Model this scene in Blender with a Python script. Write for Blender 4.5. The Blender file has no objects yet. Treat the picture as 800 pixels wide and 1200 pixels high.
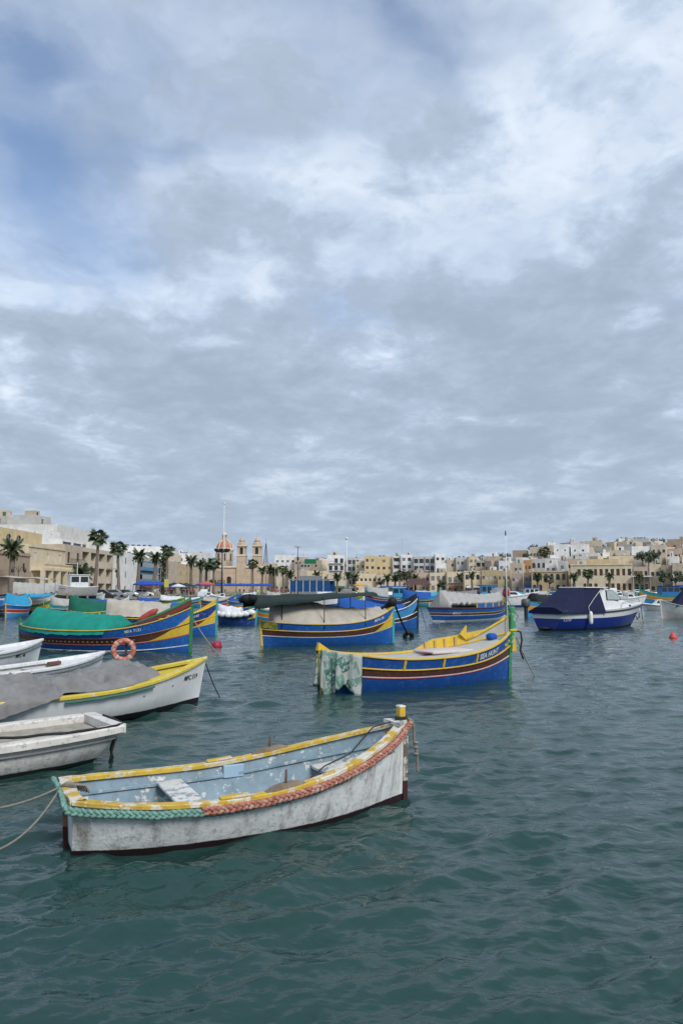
import bpy, math, random
import numpy as np
from mathutils import Vector, noise

R = math.radians
random.seed(7)
S = bpy.context.scene
COL = S.collection

# ------------------------------------------------------------------ camera
F, CX, CY, CAMH = 867.0, 400.0, 600.0, 2.6          # focal length in photo pixels (800 x 1200), eye height
PITCH = math.atan(90 / F)
cam_data = bpy.data.cameras.new('camera')
cam_data.sensor_fit = 'VERTICAL'; cam_data.sensor_height = 36.0; cam_data.lens = 36.0 * F / 1200
cam_data.clip_start = 0.05; cam_data.clip_end = 12000
cam = bpy.data.objects.new('camera', cam_data); COL.objects.link(cam)
cam.location = (0, 0, CAMH); cam.rotation_euler = (math.pi / 2 + PITCH, 0, 0)
S.camera = cam
S.render.resolution_x, S.render.resolution_y = 682, 1024

# ------------------------------------------------------------------ light
SUN_EL, SUN_AZ = R(40), R(146)                      # azimuth clockwise from +Y: behind the camera, a little to the right
world = bpy.data.worlds.new('World'); S.world = world; world.use_nodes = True
world.cycles.sampling_method = 'MANUAL'; world.cycles.sample_map_resolution = 256
wn = world.node_tree.nodes; wl = world.node_tree.links; wn.clear()

def wnode(t, **k):
    n = wn.new(t)
    for a, b in k.items():
        setattr(n, a, b)
    return n

def wmath(op, a, b=None, c=None, clamp=False):
    n = wnode('ShaderNodeMath', operation=op, use_clamp=clamp)
    for i, v in enumerate((a, b, c)):
        if v is None: continue
        if isinstance(v, (int, float)): n.inputs[i].default_value = v
        else: wl.new(v, n.inputs[i])
    return n.outputs[0]

def wramp(fac, stops, interp='EASE'):
    n = wnode('ShaderNodeValToRGB'); n.color_ramp.interpolation = interp
    e = n.color_ramp.elements
    while len(e) < len(stops): e.new(0.5)
    for k, (p, c) in enumerate(stops):
        e[k].position = p; e[k].color = (c[0], c[1], c[2], 1) if isinstance(c, tuple) else (c, c, c, 1)
    wl.new(fac, n.inputs[0]); return n.outputs[0]

def wmix(f, a, b):
    n = wnode('ShaderNodeMix', data_type='RGBA')
    for i, v in ((0, f), (6, a), (7, b)):
        if isinstance(v, (int, float)): n.inputs[i].default_value = v
        elif isinstance(v, tuple): n.inputs[i].default_value = (v[0], v[1], v[2], 1)
        else: wl.new(v, n.inputs[i])
    return n.outputs[2]

def wnoise(vec, scale, detail=8, rough=.55, dist=0., w=0.):
    n = wnode('ShaderNodeTexNoise', noise_dimensions='2D')
    n.inputs['Scale'].default_value = scale; n.inputs['Detail'].default_value = detail
    n.inputs['Roughness'].default_value = rough; n.inputs['Distortion'].default_value = dist
    o = wnode('ShaderNodeVectorMath', operation='ADD'); wl.new(vec, o.inputs[0]); o.inputs[1].default_value = (w * 3.7, w * 1.9, 0)
    wl.new(o.outputs[0], n.inputs['Vector']); return n.outputs[0]

sky = wnode('ShaderNodeTexSky', sky_type='NISHITA', sun_disc=False)
sky.sun_elevation = SUN_EL; sky.sun_rotation = SUN_AZ
sky.air_density = 1.0; sky.dust_density = 2.0; sky.ozone_density = 2.5
tc = wnode('ShaderNodeTexCoord')
sep = wnode('ShaderNodeSeparateXYZ'); wl.new(tc.outputs['Generated'], sep.inputs[0])
zc = wmath('MAXIMUM', sep.outputs[2], 0.0)
CK = 0.22                                           # cloud sheet curves down towards the horizon
den = wmath('ADD', zc, CK)
U = wmath('DIVIDE', sep.outputs[0], den); V = wmath('DIVIDE', sep.outputs[1], den)
cmb = wnode('ShaderNodeCombineXYZ'); wl.new(U, cmb.inputs[0]); wl.new(V, cmb.inputs[1])
CP = cmb.outputs[0]

def sheet_uv(px, py):
    r, u = (px - CX) / F, (CY - py) / F
    d = Vector((r, math.cos(PITCH) - math.sin(PITCH) * u, math.sin(PITCH) + math.cos(PITCH) * u)).normalized()
    return d.x / (max(d.z, 0) + CK), d.y / (max(d.z, 0) + CK)

def blob(px, py, rx, ry, warp=None):
    """soft hill of height 1 on the cloud sheet, centre and radii given where it stands in the photograph"""
    u, v = sheet_uv(px, py); u1, _ = sheet_uv(px + rx, py); _, v1 = sheet_uv(px, py - ry); _, v2 = sheet_uv(px, py + ry)
    ru, rv = abs(u1 - u), abs(v2 - v1) / 2
    du = wmath('DIVIDE', wmath('SUBTRACT', WU, u), ru); dv = wmath('DIVIDE', wmath('SUBTRACT', WV, v), rv)
    d2 = wmath('ADD', wmath('MULTIPLY', du, du), wmath('MULTIPLY', dv, dv))
    return wmath('POWER', 2.718, wmath('MULTIPLY', d2, -1.0))

w1 = wnoise(CP, 2.2, 4, .6, 0, 5.5); w2 = wnoise(CP, 2.2, 4, .6, 0, 9.5)
WU = wmath('MULTIPLY_ADD', wmath('SUBTRACT', w1, .5), .35, U); WV = wmath('MULTIPLY_ADD', wmath('SUBTRACT', w2, .5), .35, V)
GAPS = [(5, 150, 85, 210, .22), (140, 185, 120, 40, .20), (485, 30, 75, 65, .21), (20, 20, 120, 50, .12)]
DARK = [(230, 500, 330, 45, .12), (620, 545, 320, 40, .10), (250, 70, 190, 85, .11), (120, 270, 120, 40, .06), (330, 430, 360, 90, .17), (650, 450, 260, 130, .16), (270, 470, 90, 40, .08), (60, 390, 120, 50, .10), (330, 150, 190, 90, .08), (270, 290, 110, 30, .09), (650, 330, 130, 30, .08), (690, 400, 130, 60, .06), (380, 300, 80, 25, .10), (560, 340, 200, 40, .06)]
LITE = [(620, 220, 260, 110, .22), (700, 50, 220, 90, .14), (150, 335, 260, 30, .20), (470, 270, 160, 60, .10), (455, 418, 40, 20, .20), (548, 424, 34, 16, .14), (565, 490, 55, 16, .20), (210, 225, 60, 38, .10), (20, 460, 60, 40, .14), (350, 215, 50, 60, .10), (330, 410, 80, 25, .10), (740, 375, 40, 20, .16)]
big = wnoise(CP, 1.7, 8, .56, .15, 3.1)
fine = wnoise(CP, 4.6, 9, .66, .25, 8.4)
wisp = wnoise(CP, 11.0, 6, .62, .3, 1.7)
cover = wmath('ADD', wmath('MULTIPLY', big, .55), wmath('ADD', wmath('MULTIPLY', fine, .33), wmath('MULTIPLY', wisp, .12)))
for (x, y, rx, ry, k) in GAPS: cover = wmath('SUBTRACT', cover, wmath('MULTIPLY', blob(x, y, rx, ry), k))
low = wramp(zc, [(0.0, .30), (.26, .12), (.40, 0.)])
mask = wramp(wmath('ADD', cover, low), [(0.12, 0.10), (0.34, .50), (0.52, 1.0)])
vo = wnode('ShaderNodeTexVoronoi', voronoi_dimensions='2D', feature='SMOOTH_F1'); vo.inputs['Scale'].default_value = 5.5; vo.inputs['Detail'].default_value = 3.0; vo.inputs['Roughness'].default_value = .5; vo.inputs['Smoothness'].default_value = .6
wv = wnode('ShaderNodeCombineXYZ'); wl.new(WU, wv.inputs[0]); wl.new(WV, wv.inputs[1]); wl.new(wv.outputs[0], vo.inputs['Vector'])
billow = wmath('MULTIPLY', wmath('SUBTRACT', vo.outputs['Distance'], .52), .20)
tone = wmath('MULTIPLY_ADD', wmath('SUBTRACT', wmath('ADD', wmath('MULTIPLY', big, .44), wmath('ADD', wmath('MULTIPLY', fine, .38), wmath('MULTIPLY', wisp, .18))), .5), 1.55, .5)
tone = wmath('ADD', tone, billow)
for (x, y, rx, ry, k) in DARK: tone = wmath('ADD', tone, wmath('MULTIPLY', blob(x, y, rx, ry), k * .72))
for (x, y, rx, ry, k) in LITE: tone = wmath('SUBTRACT', tone, wmath('MULTIPLY', blob(x, y, rx, ry), k))
puff = wramp(tone, [(.30, 0.), (.42, .22), (.50, .50), (.58, .74), (.80, 1.)], 'B_SPLINE')
cloud = wramp(puff, [(0.0, (.435, .485, .548)), (0.28, (.330, .388, .472)), (0.60, (.270, .325, .408)), (1.0, (.200, .244, .310))], 'LINEAR')
horizon = wramp(zc, [(0.0, 1.0), (0.10, .70), (0.24, 0.0)])
cloud = wmix(wmath('MULTIPLY', horizon, .72), cloud, (.218, .269, .333))
skyc = wnode('ShaderNodeVectorMath', operation='SCALE'); wl.new(sky.outputs[0], skyc.inputs[0]); skyc.inputs[3].default_value = 0.098
final = wmix(mask, skyc.outputs[0], cloud)
bg = wnode('ShaderNodeBackground'); bg.inputs[1].default_value = 1.0
wl.new(final, bg.inputs[0])
wo = wnode('ShaderNodeOutputWorld'); wl.new(bg.outputs[0], wo.inputs[0])

sun_data = bpy.data.lights.new('sun', 'SUN'); sun_data.energy = 1.5; sun_data.angle = R(20); sun_data.color = (1, .955, .89)
sun = bpy.data.objects.new('sun', sun_data); COL.objects.link(sun)
sd = Vector((math.sin(SUN_AZ) * math.cos(SUN_EL), math.cos(SUN_AZ) * math.cos(SUN_EL), math.sin(SUN_EL)))
sun.rotation_euler = sd.to_track_quat('Z', 'Y').to_euler(); sun.location = sd * 200

S.view_settings.view_transform = 'Standard'; S.view_settings.look = 'None'
S.view_settings.gamma = 1; S.view_settings.exposure = 0.90; S.view_settings.use_curve_mapping = False
S.render.engine = 'CYCLES'
S.cycles.use_denoising = True
S.cycles.max_bounces = 6; S.cycles.diffuse_bounces = 3; S.cycles.glossy_bounces = 3
S.cycles.sample_clamp_direct = 3.0; S.cycles.sample_clamp_indirect = 4.0
S.cycles.caustics_reflective = False; S.cycles.caustics_refractive = False

# ------------------------------------------------------------------ measuring helpers
def ray(px, py):
    r, u = (px - CX) / F, (CY - py) / F
    return Vector((r, math.cos(PITCH) - math.sin(PITCH) * u, math.sin(PITCH) + math.cos(PITCH) * u))

def at_z(px, py, z=0.0):
    d = ray(px, py); t = (z - CAMH) / d.z
    return Vector((d.x * t, d.y * t, z))

def at_d(px, py, D):
    d = ray(px, py); t = D / d.y
    return Vector((d.x * t, D, CAMH + d.z * t))

# ------------------------------------------------------------------ mesh helpers
class MB:
    def __init__(s):
        s.v = []; s.f = []; s.m = []

    def add(s, vs, fs, m=0):
        o = len(s.v); s.v.extend([tuple(p) for p in vs]); s.f.extend([tuple(i + o for i in f) for f in fs])
        s.m.extend([m] * len(fs)); return s

    def box(s, x0, x1, y0, y1, z0, z1, m=0):
        return s.add([(x0, y0, z0), (x1, y0, z0), (x1, y1, z0), (x0, y1, z0), (x0, y0, z1), (x1, y0, z1), (x1, y1, z1), (x0, y1, z1)],
                     [(0, 3, 2, 1), (4, 5, 6, 7), (0, 1, 5, 4), (1, 2, 6, 5), (2, 3, 7, 6), (3, 0, 4, 7)], m)

    def bbox(s, x0, x1, y0, y1, z0, z1, b=.01, m=0):
        """box with bevelled vertical and top edges"""
        def ring(i, z):
            return [(x0 + i + b, y0 + i, z), (x1 - i - b, y0 + i, z), (x1 - i, y0 + i + b, z), (x1 - i, y1 - i - b, z),
                    (x1 - i - b, y1 - i, z), (x0 + i + b, y1 - i, z), (x0 + i, y1 - i - b, z), (x0 + i, y0 + i + b, z)]
        vs = ring(b, z0) + ring(0, z0 + b) + ring(0, z1 - b) + ring(b, z1); fs = []
        for k in range(3):
            for j in range(8):
                a, c = k * 8 + j, k * 8 + (j + 1) % 8; fs.append((a, c, c + 8, a + 8))
        fs += [tuple(range(7, -1, -1)), tuple(range(24, 32))]
        return s.add(vs, fs, m)

    def quad(s, a, b, c, d, m=0):
        return s.add([a, b, c, d], [(0, 1, 2, 3)], m)

    def grid(s, P, m=0, flip=False, closed=False):
        n, k = len(P), len(P[0]); vs = [p for r in P for p in r]; fs = []
        for i in range(n - 1):
            for j in range(k if closed else k - 1):
                q = (j + 1) % k
                f = (i * k + j, i * k + q, (i + 1) * k + q, (i + 1) * k + j)
                fs.append(f[::-1] if flip else f)
        return s.add(vs, fs, m)

    def tube(s, pts, r, n=6, m=0, cap=True):
        pts = [Vector(p) for p in pts]; rings = []; up0 = None
        for i, p in enumerate(pts):
            t = (pts[min(i + 1, len(pts) - 1)] - pts[max(i - 1, 0)])
            t = t.normalized() if t.length > 1e-9 else Vector((0, 0, 1))
            a = Vector((0, 0, 1)) if abs(t.z) < .9 else Vector((1, 0, 0))
            if up0 is not None:
                a = up0
            sx = t.cross(a)
            sx = sx.normalized() if sx.length > 1e-6 else t.orthogonal().normalized()
            up = sx.cross(t).normalized(); up0 = up
            rr = r[i] if isinstance(r, (list, tuple)) else r
            rings.append([p + (sx * math.cos(2 * math.pi * j / n) + up * math.sin(2 * math.pi * j / n)) * rr for j in range(n)])
        o = len(s.v); s.grid(rings, m, closed=True)
        if cap:
            s.f.append(tuple(o + j for j in range(n))[::-1]); s.m.append(m)
            b = o + (len(rings) - 1) * n; s.f.append(tuple(b + j for j in range(n))); s.m.append(m)
        return s

    def lathe(s, prof, n=12, c=(0, 0, 0), m=0, cap=True):
        rings = [[(c[0] + r * math.cos(2 * math.pi * j / n), c[1] + r * math.sin(2 * math.pi * j / n), c[2] + z) for j in range(n)] for (r, z) in prof]
        o = len(s.v); s.grid(rings, m, closed=True)
        if cap:
            s.f.append(tuple(o + j for j in range(n))[::-1]); s.m.append(m)
            b = o + (len(rings) - 1) * n; s.f.append(tuple(b + j for j in range(n))); s.m.append(m)
        return s

    def sphere(s, c, r, n=10, k=7, m=0):
        if not isinstance(r, (tuple, list)): r = (r, r, r)
        rows = []
        for i in range(k + 1):
            a = math.pi * i / k; q = max(math.sin(a), .02)
            rows.append([(c[0] + r[0] * q * math.cos(2 * math.pi * j / n), c[1] + r[1] * q * math.sin(2 * math.pi * j / n), c[2] - r[2] * math.cos(a)) for j in range(n)])
        return s.grid(rows, m, closed=True)

    def torus(s, c, Rr, r, axis='y', n=24, k=10, m=0, mats=None):
        rows = []
        for i in range(n + 1):
            a = 2 * math.pi * i / n; row = []
            for j in range(k):
                b = 2 * math.pi * j / k; q = Rr + r * math.cos(b); h = r * math.sin(b)
                p = (q * math.cos(a), h, q * math.sin(a)) if axis == 'y' else ((q * math.cos(a), q * math.sin(a), h) if axis == 'z' else (h, q * math.cos(a), q * math.sin(a)))
                row.append((c[0] + p[0], c[1] + p[1], c[2] + p[2]))
            rows.append(row)
        for i in range(n):
            s.grid(rows[i:i + 2], mats(i) if mats else m, closed=True)
        return s

    def mesh(s, name, mats, smooth=False, angle=None):
        me = bpy.data.meshes.new(name); me.from_pydata(s.v, [], s.f)
        for q in (mats if isinstance(mats, (list, tuple)) else [mats]): me.materials.append(q)
        me.polygons.foreach_set('material_index', s.m)
        if smooth:
            me.polygons.foreach_set('use_smooth', [True] * len(me.polygons))
            if angle:
                me.set_sharp_from_angle(angle=R(angle))
        me.update(); return me

    def build(s, name, mats, parent=None, smooth=False, angle=None, loc=None):
        o = bpy.data.objects.new(name, s.mesh(name, mats, smooth, angle)); COL.objects.link(o)
        if parent is not None: o.parent = parent
        if loc is not None: o.location = loc
        return o

LABELS = set()
def tag(o, label=None, cat=None, group=None, kind=None):
    if label: o['label'] = label
    if cat: o['category'] = cat
    if group: o['group'] = group
    if kind: o['kind'] = kind
    return o

def empty(name, label, cat, loc=(0, 0, 0), rz=0., group=None):
    o = bpy.data.objects.new(name, None); COL.objects.link(o); o.empty_display_size = .2
    o.location = loc; o.rotation_euler = (0, 0, rz); return tag(o, label, cat, group)

def inst(name, me, parent=None, loc=(0, 0, 0), rz=0., sc=None, rot=None):
    o = bpy.data.objects.new(name, me); COL.objects.link(o); o.parent = parent; o.location = loc
    o.rotation_euler = rot if rot else (0, 0, rz)
    if sc: o.scale = sc if isinstance(sc, tuple) else (sc, sc, sc)
    return o

# ------------------------------------------------------------------ materials
MATS = {}
def M(name, col, rough=.55, var=.12, scale=2.5, wear=None, amt=0., wscale=5., streak=0., bump=0., bscale=25., metal=0., boot=None, bz=.05, dirt=0., spec=.4):
    """procedural paint / cloth / stone: colour variation, worn patches, vertical streaks, painted boot-top below a height"""
    if name in MATS: return MATS[name]
    m = bpy.data.materials.new(name); m.use_nodes = True; MATS[name] = m
    nt = m.node_tree; N, Lk = nt.nodes, nt.links; b = N['Principled BSDF']
    b.inputs['Roughness'].default_value = rough; b.inputs['Metallic'].default_value = metal
    b.inputs['Specular IOR Level'].default_value = spec
    t = N.new('ShaderNodeTexCoord'); co = t.outputs['Object']
    def nz(sc, det=5, ro=.6, vec=co):
        n = N.new('ShaderNodeTexNoise'); n.inputs['Scale'].default_value = sc; n.inputs['Detail'].default_value = det; n.inputs['Roughness'].default_value = ro
        Lk.new(vec, n.inputs['Vector']); return n.outputs[0]
    def mr(f, a, c):
        n = N.new('ShaderNodeMapRange'); n.inputs[1].default_value = a; n.inputs[2].default_value = c; Lk.new(f, n.inputs[0]); return n.outputs[0]
    def mx(f, a, c, bt='MIX'):
        n = N.new('ShaderNodeMix'); n.data_type = 'RGBA'; n.blend_type = bt
        for i, v in ((0, f), (6, a), (7, c)):
            if isinstance(v, (int, float)): n.inputs[i].default_value = v
            elif isinstance(v, tuple): n.inputs[i].default_value = (v[0], v[1], v[2], 1)
            else: Lk.new(v, n.inputs[i])
        return n.outputs[2]
    sc_ = lambda k: tuple(min(1, c * k) for c in col)
    out = mx(mr(nz(scale), .3, .7), sc_(1 - var), sc_(1 + var))
    if wear and amt > 0:
        w = mr(nz(wscale, 9, .68), .62 - amt * .3, .66 - amt * .3)
        out = mx(w, out, wear)
    if streak > 0:
        mp = N.new('ShaderNodeMapping'); mp.inputs['Scale'].default_value = (1, 1, .07); Lk.new(co, mp.inputs[0])
        s1 = mr(nz(6, 6, .65, mp.outputs[0]), .5, .75)
        mm = N.new('ShaderNodeMath'); mm.operation = 'MULTIPLY'; mm.inputs[1].default_value = streak; Lk.new(s1, mm.inputs[0])
        out = mx(mm.outputs[0], out, (.16, .13, .10))
    if dirt > 0:
        d1 = mr(nz(11, 8, .7), .55, .72)
        mm = N.new('ShaderNodeMath'); mm.operation = 'MULTIPLY'; mm.inputs[1].default_value = dirt; Lk.new(d1, mm.inputs[0])
        out = mx(mm.outputs[0], out, (.10, .09, .075))
    if boot:
        sp = N.new('ShaderNodeSeparateXYZ'); Lk.new(co, sp.inputs[0])
        ad = N.new('ShaderNodeMath'); ad.operation = 'MULTIPLY_ADD'; ad.inputs[1].default_value = -.035; Lk.new(nz(3.5, 8, .7), ad.inputs[0]); Lk.new(sp.outputs[2], ad.inputs[2])
        out = mx(mr(ad.outputs[0], bz - .013, bz - .022), out, boot)
    Lk.new(out, b.inputs['Base Color'])
    if bump > 0:
        bp = N.new('ShaderNodeBump'); bp.inputs['Strength'].default_value = bump; bp.inputs['Distance'].default_value = .02
        Lk.new(nz(bscale, 6, .6), bp.inputs['Height']); Lk.new(bp.outputs[0], b.inputs['Normal'])
    return m

def paint(name, col, **k):
    k.setdefault('rough', .42); k.setdefault('var', .10); k.setdefault('wear', tuple(c * .55 + .12 for c in col)); k.setdefault('amt', .16); k.setdefault('wscale', 7); k.setdefault('dirt', .32); k.setdefault('streak', .22); k.setdefault('bump', .25); k.setdefault('bscale', 9)
    return M(name, col, **k)

white = paint('white_paint', (.70, .71, .71))
offwhite = paint('off_white_paint', (.56, .56, .54), dirt=.5)
blue = paint('blue_paint', (.014, .10, .37), wear=(.035, .15, .42), amt=.22, dirt=.22)
dblue = paint('dark_blue_paint', (.010, .045, .20))
lblue = paint('light_blue_paint', (.05, .26, .52))
teal = paint('teal_paint', (.04, .30, .33))
yellow = paint('yellow_paint', (.66, .44, .035), dirt=.3)
orange = paint('orange_paint', (.62, .24, .03))
red = paint('red_paint', (.42, .035, .03))
green = paint('green_paint', (.035, .22, .085))
brown = paint('brown_paint', (.085, .032, .026), wear=(.14, .06, .045))
black = M('black_rubber', (.012, .012, .013), rough=.7)
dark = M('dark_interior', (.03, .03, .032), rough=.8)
wood = M('weathered_wood', (.21, .16, .115), rough=.85, var=.3, scale=9, bump=.4)
rope_grey = M('grey_rope', (.24, .22, .18), rough=.95, var=.2, scale=12, bump=.4, bscale=80)
rope_dark = M('dark_rope', (.035, .035, .032), rough=.95)
steel = M('galvanised_steel', (.35, .36, .37), rough=.45, metal=.6)
dmetal = M('dark_metal', (.025, .027, .03), rough=.5)
glass_dark = M('dark_glass', (.02, .027, .033), rough=.08, var=.2, spec=.6)

# ------------------------------------------------------------------ water
def wave_height(X, Y, step):
    """short wind chop: many random wave trains; trains shorter than the local mesh step fade out"""
    rng = np.random.RandomState(11)
    dx = np.zeros_like(X); dy = np.zeros_like(X); dz = np.zeros_like(X)
    n = 140
    for i in range(n):
        lam = 0.09 * (1.25 / .09) ** (i / (n - 1.0)) * rng.uniform(.92, 1.08)
        th = R(-68) + rng.normal(0, .50)                   # wind runs towards the camera, slightly to the right
        k = 2 * math.pi / lam
        a = .0044 * lam ** .80 * rng.uniform(.5, 1.5) * (1.0 if lam > .5 else .9)
        ph = rng.uniform(0, 6.283)
        fade = np.clip((lam / np.maximum(step, 1e-6) - 2.2) / 3.0, 0, 1)
        arg = k * (X * math.cos(th) + Y * math.sin(th)) + ph
        c, s = np.cos(arg), np.sin(arg)
        dz += a * fade * c
        dx -= .50 * a * fade * s * math.cos(th); dy -= .50 * a * fade * s * math.sin(th)
    # gusts: calmer and rougher patches
    g = .84 + .30 * np.sin(X * .31 + .7 + .4 * np.sin(Y * .21)) * np.sin(Y * .23 + X * .08) + .16 * np.sin(X * .83 - Y * .57 + 1.1)
    return dx * g, dy * g, dz * g

def water():
    m = bpy.data.materials.new('harbour_water'); m.use_nodes = True
    N, Lk = m.node_tree.nodes, m.node_tree.links; b = N['Principled BSDF']
    b.inputs['Roughness'].default_value = .03; b.inputs['IOR'].default_value = 1.333
    t = N.new('ShaderNodeTexCoord')
    n0 = N.new('ShaderNodeTexNoise'); n0.inputs['Scale'].default_value = .25; n0.inputs['Detail'].default_value = 4; Lk.new(t.outputs['Object'], n0.inputs[0])
    mx = N.new('ShaderNodeMix'); mx.data_type = 'RGBA'; Lk.new(n0.outputs[0], mx.inputs[0])
    mx.inputs[6].default_value = (.014, .045, .042, 1); mx.inputs[7].default_value = (.023, .062, .057, 1)
    Lk.new(mx.outputs[2], b.inputs['Base Color'])
    mp = N.new('ShaderNodeMapping'); mp.inputs['Scale'].default_value = (1, 1.7, 1); mp.inputs['Rotation'].default_value = (0, 0, R(20)); Lk.new(t.outputs['Object'], mp.inputs[0])
    n1 = N.new('ShaderNodeTexNoise'); n1.inputs['Scale'].default_value = 1.5; n1.inputs['Detail'].default_value = 3; n1.inputs['Roughness'].default_value = .55; n1.inputs['Distortion'].default_value = .3
    Lk.new(mp.outputs[0], n1.inputs[0])
    n2 = N.new('ShaderNodeTexNoise'); n2.inputs['Scale'].default_value = 7.; n2.inputs['Detail'].default_value = 4; n2.inputs['Roughness'].default_value = .5; Lk.new(mp.outputs[0], n2.inputs[0])
    ad = N.new('ShaderNodeMath'); ad.operation = 'MULTIPLY_ADD'; ad.inputs[1].default_value = .22; Lk.new(n2.outputs[0], ad.inputs[0]); Lk.new(n1.outputs[0], ad.inputs[2])
    bp = N.new('ShaderNodeBump'); bp.inputs['Strength'].default_value = .50; bp.inputs['Distance'].default_value = .11
    Lk.new(ad.outputs[0], bp.inputs['Height']); Lk.new(bp.outputs[0], b.inputs['Normal'])
    na, nr = 820, 860
    rr = 2.2 * (130 / 2.2) ** (np.linspace(0, 1, nr)); aa = np.linspace(R(-44), R(44), na)
    Rg, Ag = np.meshgrid(rr, aa, indexing='ij')
    X, Y = Rg * np.sin(Ag), Rg * np.cos(Ag)
    step = np.maximum(Rg * (aa[1] - aa[0]), Rg * math.log(130 / 2.2) / nr)
    dx, dy, dz = wave_height(X, Y, step)
    edge = np.clip(np.minimum((130 - Rg) / 30, (R(44) - np.abs(Ag)) / R(3)), 0, 1) * np.clip((Rg - 2.2) / .4, 0, 1)
    V = np.stack([X + dx * edge, Y + dy * edge, dz * edge], -1).reshape(-1, 3)
    idx = np.arange(nr * na).reshape(nr, na)
    q = np.stack([idx[:-1, :-1], idx[:-1, 1:], idx[1:, 1:], idx[1:, :-1]], -1).reshape(-1, 4)[:, ::-1]
    # flat remainder out to the horizon, sharing the patch's border
    vs = V.tolist(); fs = q.tolist()
    def ring(pts):
        o = len(vs); vs.extend(pts); return list(range(o, o + len(pts)))
    far = 6000.0
    outer = idx[-1, :].tolist()
    o2 = ring([(far * math.sin(a), far * math.cos(a), 0) for a in aa])
    for j in range(na - 1): fs.append([outer[j + 1], outer[j], o2[j], o2[j + 1]][::-1])
    for side, c in ((0, -1), (na - 1, 1)):
        col = idx[:, side].tolist() + [o2[side]]
        w = ring([(c * far, -50 + 100 * i / (len(col) - 1) + (far * .2 if i == len(col) - 1 else 0), 0) for i in range(len(col))])
        for i in range(len(col) - 1):
            f = [col[i], col[i + 1], w[i + 1], w[i]]; fs.append(f if c < 0 else f[::-1])
        if c < 0: wl_ = w[0]
        else: wr_ = w[0]
    inner = idx[0, :].tolist(); nr2 = ring([(-far, -far, 0), (far, -far, 0)])
    mid = na // 2
    fs.append([inner[mid]] + inner[:mid][::-1] + [wl_, nr2[0]]); fs.append([inner[mid], nr2[0], nr2[1]]); fs.append(inner[mid:][::-1] + [nr2[1], wr_][::1] if False else [inner[mid], nr2[1], wr_] + inner[mid + 1:][::-1])
    me = bpy.data.meshes.new('water'); me.from_pydata(vs, [], fs); me.materials.append(m)
    me.polygons.foreach_set('use_smooth', [True] * len(me.polygons)); me.update()
    o = bpy.data.objects.new('water', me); COL.objects.link(o); tag(o, kind='structure')
water()

# ------------------------------------------------------------------ land: quay apron with a stone edge, ground rising behind
QUAY = [(-60, -40), (-36, 10), (-33, 60), (-33.5, 83), (-38, 140), (-37, 200), (-26, 275), (2, 318), (40, 300), (62, 262), (80, 232), (98, 205), (150, 150), (240, 60), (300, -60)]
QZ = 1.0
def land():
    conc = M('quay_concrete', (.30, .27, .225), rough=.9, var=.25, scale=.8, dirt=.35, bump=.4)
    earth = M('dry_hill_ground', (.22, .19, .12), rough=.95, var=.35, scale=.05)
    cx, cy = 20, 90
    pts = []
    for i in range(len(QUAY) - 1):
        (x0, y0), (x1, y1) = QUAY[i], QUAY[i + 1]
        for k in range(4): pts.append((x0 + (x1 - x0) * k / 4, y0 + (y1 - y0) * k / 4))
    pts.append(QUAY[-1])
    def rise(x, y, d):
        hill = max(0, min(1, (x - 20) / 60.0))
        return QZ + .012 * max(0, d - 45) + hill * .06 * max(0, d - 30)
    mb = MB(); rows = []
    for d in (0, .6, 12, 30, 60, 110, 170, 240, 330, 520, 1200, 5200):
        row = []
        for (x, y) in pts:
            v = Vector((x - cx, y - cy)); v.normalize()
            z = rise(x + v.x * d, y, min(d, 300)); row.append((x + v.x * d, y + v.y * d, z))
        rows.append(row)
    mb.grid(rows[:4], 0); mb.grid(rows[3:], 1)
    mb.grid([[(x, y, -.6) for (x, y) in pts], rows[0]], 0)
    tag(mb.build('ground', [conc, earth], smooth=True, angle=40), kind='structure')
    # kerb coping along the water
    ce = MB()
    for (x0, y0), (x1, y1) in zip(pts[8:-12], pts[9:-11]):
        a = Vector((x0, y0, 0)); b = Vector((x1, y1, 0)); t = (b - a).normalized(); nn = Vector((-t.y, t.x, 0))
        if nn.dot(Vector((x0 - cx, y0 - cy, 0))) < 0: nn = -nn
        p = [a - nn * .08, b - nn * .08, b + nn * .5, a + nn * .5]
        vs = [(q.x, q.y, QZ - .25) for q in p] + [(q.x, q.y, QZ + .12) for q in p]
        ce.add(vs, [(4, 5, 6, 7), (0, 1, 5, 4), (2, 3, 7, 6), (1, 2, 6, 5), (3, 0, 4, 7)])
    tag(ce.build('kerb', M('kerb_stone', (.40, .36, .30), rough=.9, var=.2, scale=1.2, dirt=.4)), kind='structure')
land()

# ------------------------------------------------------------------ boats: hull geometry
def lerp(a, b, t): return a + (b - a) * t

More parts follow.
